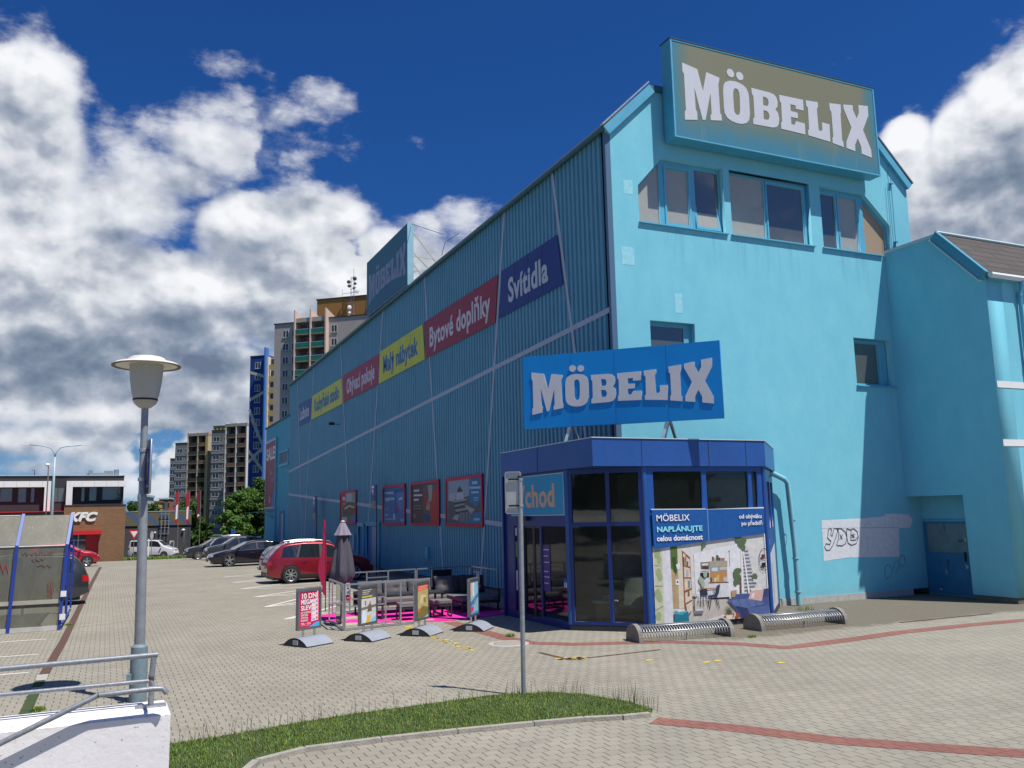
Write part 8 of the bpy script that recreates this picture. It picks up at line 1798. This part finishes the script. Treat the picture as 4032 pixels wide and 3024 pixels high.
# ------------------------------------------------------------------ trees
def leaf_mat(name, a, b):
    m = bpy.data.materials.new(name); m.use_nodes = True; t = NT(m.node_tree); bs = t.n['Principled BSDF']; at = t.node('ShaderNodeAttribute', attribute_name='Col')
    c = t.mix(at.outputs['Fac'], (*a, 1), (*b, 1)); t.put(bs.inputs['Base Color'], c); bs.inputs['Roughness'].default_value = .6; bs.inputs['Specular IOR Level'].default_value = .2
    tr = t.node('ShaderNodeBsdfTranslucent'); t.put(tr.inputs[0], c); mx = t.node('ShaderNodeMixShader'); mx.inputs[0].default_value = .25; t.l.new(bs.outputs[0], mx.inputs[1]); t.l.new(tr.outputs[0], mx.inputs[2]); t.l.new(mx.outputs[0], t.n['Material Output'].inputs[0]); return m
LEAF = leaf_mat('leaves', (.045, .105, .018), (.14, .25, .05)); LEAFD = leaf_mat('dark_leaves', (.03, .07, .016), (.09, .165, .04)); BARK = mat('bark', (.07, .055, .04), .9, noise=.3)
def tree(label, x, y, h, r, n, seed, lm=None, ls=.17, low=.12, zb=None, group='trees at the end of the lane'):
    rg = np.random.RandomState(seed); z0 = gz(y) if zb is None else zb; t = thing('tree', label, 'tree', (x, y, z0), group=group)
    mb = MB(); mb.tube([(x, y, z0), (x + .05, y, z0 + h * .3), (x + .1, y, z0 + h * .55)], [r * .07, r * .055, r * .03], 8)
    for k in range(6):
        a = rg.rand() * 6.28; mb.tube([(x, y, z0 + h * (.22 + .05 * k)), (x + math.cos(a) * r * .35, y + math.sin(a) * r * .35, z0 + h * (.42 + .05 * k)), (x + math.cos(a) * r * .6, y + math.sin(a) * r * .6, z0 + h * (.55 + .05 * k))], [r * .035, r * .02, r * .01], 6)
    mb.build('trunk', BARK, t)
    K = 34; cc = []
    for k in range(K):
        a = rg.rand() * 6.28; q = rg.rand() ** .6; zz = low + (1 - low) * rg.rand(); prof = math.sin(min(1, (zz - low) / (1 - low) * .92 + .08) * math.pi) ** .55
        cc.append((x + math.cos(a) * r * q * prof * .85, y + math.sin(a) * r * q * prof * .85, z0 + h * (zz * .93), r * rg.uniform(.22, .42)))
    cc = np.array(cc); idx = rg.randint(0, K, n); d = rg.normal(size=(n, 3)); d /= np.linalg.norm(d, axis=1)[:, None]; rad = rg.rand(n) ** .35 * (1 + .25 * rg.normal(size=n) * .4)
    P = cc[idx, :3] + d * (cc[idx, 3] * rad)[:, None] * np.array([1, 1, .8]); nrm = d + rg.normal(size=(n, 3)) * .7; nrm /= np.linalg.norm(nrm, axis=1)[:, None]
    t1 = np.cross(nrm, rg.normal(size=(n, 3))); t1 /= np.linalg.norm(t1, axis=1)[:, None]; t2 = np.cross(nrm, t1); s = ls * rg.uniform(.55, 1.3, n)[:, None]
    V = np.stack([P - t1 * s, P + t2 * s * .6, P + t1 * s, P - t2 * s * .6], 1).reshape(-1, 3); V[:, 2] = np.maximum(V[:, 2], z0 + .2)
    me = bpy.data.meshes.new('crown'); me.from_pydata(V.tolist(), [], np.arange(4 * n).reshape(-1, 4).tolist()); me.materials.append(lm or LEAF)
    shade = np.clip(.25 + .5 * rg.rand(n) + .5 * (rg.rand(K)[idx] - .5), 0, 1); at = me.color_attributes.new('Col', 'FLOAT_COLOR', 'CORNER'); col4 = np.repeat(np.stack([shade, shade, shade, np.ones(n)], 1), 4, 0); at.data.foreach_set('color', col4.ravel().astype(np.float32))
    o = bpy.data.objects.new('crown', me); COL.objects.link(o); attach(o, t); return t
tree('bushy light green tree nearest the left end of the row behind the cars', 1.0, 82, 4.2, 1.5, 6000, 1)
tree('light green tree with a domed crown behind the row of cars', 1.9, 86, 7.3, 2.3, 12000, 2)
tree('round green tree in front of the blue tower base', 3.0, 87, 7.9, 2.5, 11000, 3)
tree('tall dark tree touching the annex banner', 4.9, 88, 9.0, 2.6, 11000, 4, LEAFD)
tree('small bright shrub-like tree at the right foot of the row by the annex', 5.6, 82, 6.2, 2.0, 7000, 5)
tree('dark tree behind the right end of the striped hall', -1.9, 104, 7.2, 2.4, 8000, 6, LEAFD)
tree('low dark tree under the yellow bay, right of the striped hall', -.6, 97, 4.2, 1.3, 5000, 7, LEAFD)
q_ = azpt(math.degrees(rayaz(1930 * .27125, 1980)), 130); tree('small dark tree between the restaurant and the lamp post', q_[0], q_[1], 6.8, 2.6, 4000, 8, LEAFD, .25, group='distant trees beyond the hall')
q_ = azpt(math.degrees(rayaz(600, 1980)), 160); tree('small far tree right of the lamp post', q_[0], q_[1], 7.2, 3.0, 3000, 9, LEAFD, .3, group='distant trees beyond the hall')
for k, (x_, y_, h_, r_2) in enumerate(((-48, -30, 9, 5), (-60, -12, 10, 6), (-38, -48, 10, 6), (-6, -62, 10, 7), (14, -58, 9, 6), (34, -52, 10, 7), (-62, 14, 9, 5))):
    tree(('broad tree behind the viewer, mirrored in the pavilion glass, number %s from the left' % ('first second third fourth fifth sixth seventh'.split()[k])).replace('number ', ''), x_, y_, h_, r_2, 2200, 40 + k, LEAFD, .55, group='trees behind the viewer')
car('parked_car', 'orange-red hatchback in the left row hidden behind the dark people carrier', (-16.3, 19.6), 0, paintm('orange_red', (.50, .05, .015)), 4.0, 1.70, hat_top, hat_belt, [(-1.5, -.9, .2, .1), (-.82, .0, .08, .02), (.08, .92, .02, -.55)], (-1.25, 1.25), .31, (1.0, .24), (-1.85, -1.5), 5, hl=(.62, .78))
s2 = thing('trolley_shelter', 'pale arched trolley shelter behind the viewer, mirrored in the pavilion glass', 'shelter', (-27, -14, 0))
for k in range(5):
    mb = MB(); mb.tube([(-26, -20 + 3 * k, 0), (-26, -20 + 3 * k, 1.9), (-26.4, -20 + 3 * k, 2.4), (-27.5, -20 + 3 * k, 2.7), (-29, -20 + 3 * k, 2.6)], .05, 6); mb.build('arched_rib', UB_, s2)
mb = MB(); mb.grid(lambda u, v: [(-26.05, u, 1.9), (-26.45, u, 2.42), (-27.5, u, 2.73), (-29, u, 2.62)][v], [-20, -8], [0, 1, 2, 3]); mb.build('roof_panel', mat('pale_roof_sheet', (.5, .5, .47), .5), s2)
hills = MB(); hills.grid(lambda u, v: (u, 900 + v, (-6 + 22 * math.sin(v / 400 * 1.5)) + 4 * math.sin(u / 90) + 3 * math.sin(u / 37 + 1)), [-900 + 45 * i for i in range(41)], [0, 100, 200, 300, 400]); o = hills.build('hills', mat('hazy_hills', (.16, .22, .24), .95), fixn=False, smooth=True); tag(o, kind='structure')

# cleared helper keys
for o in bpy.data.objects:
    if '_local' in o: del o['_local']
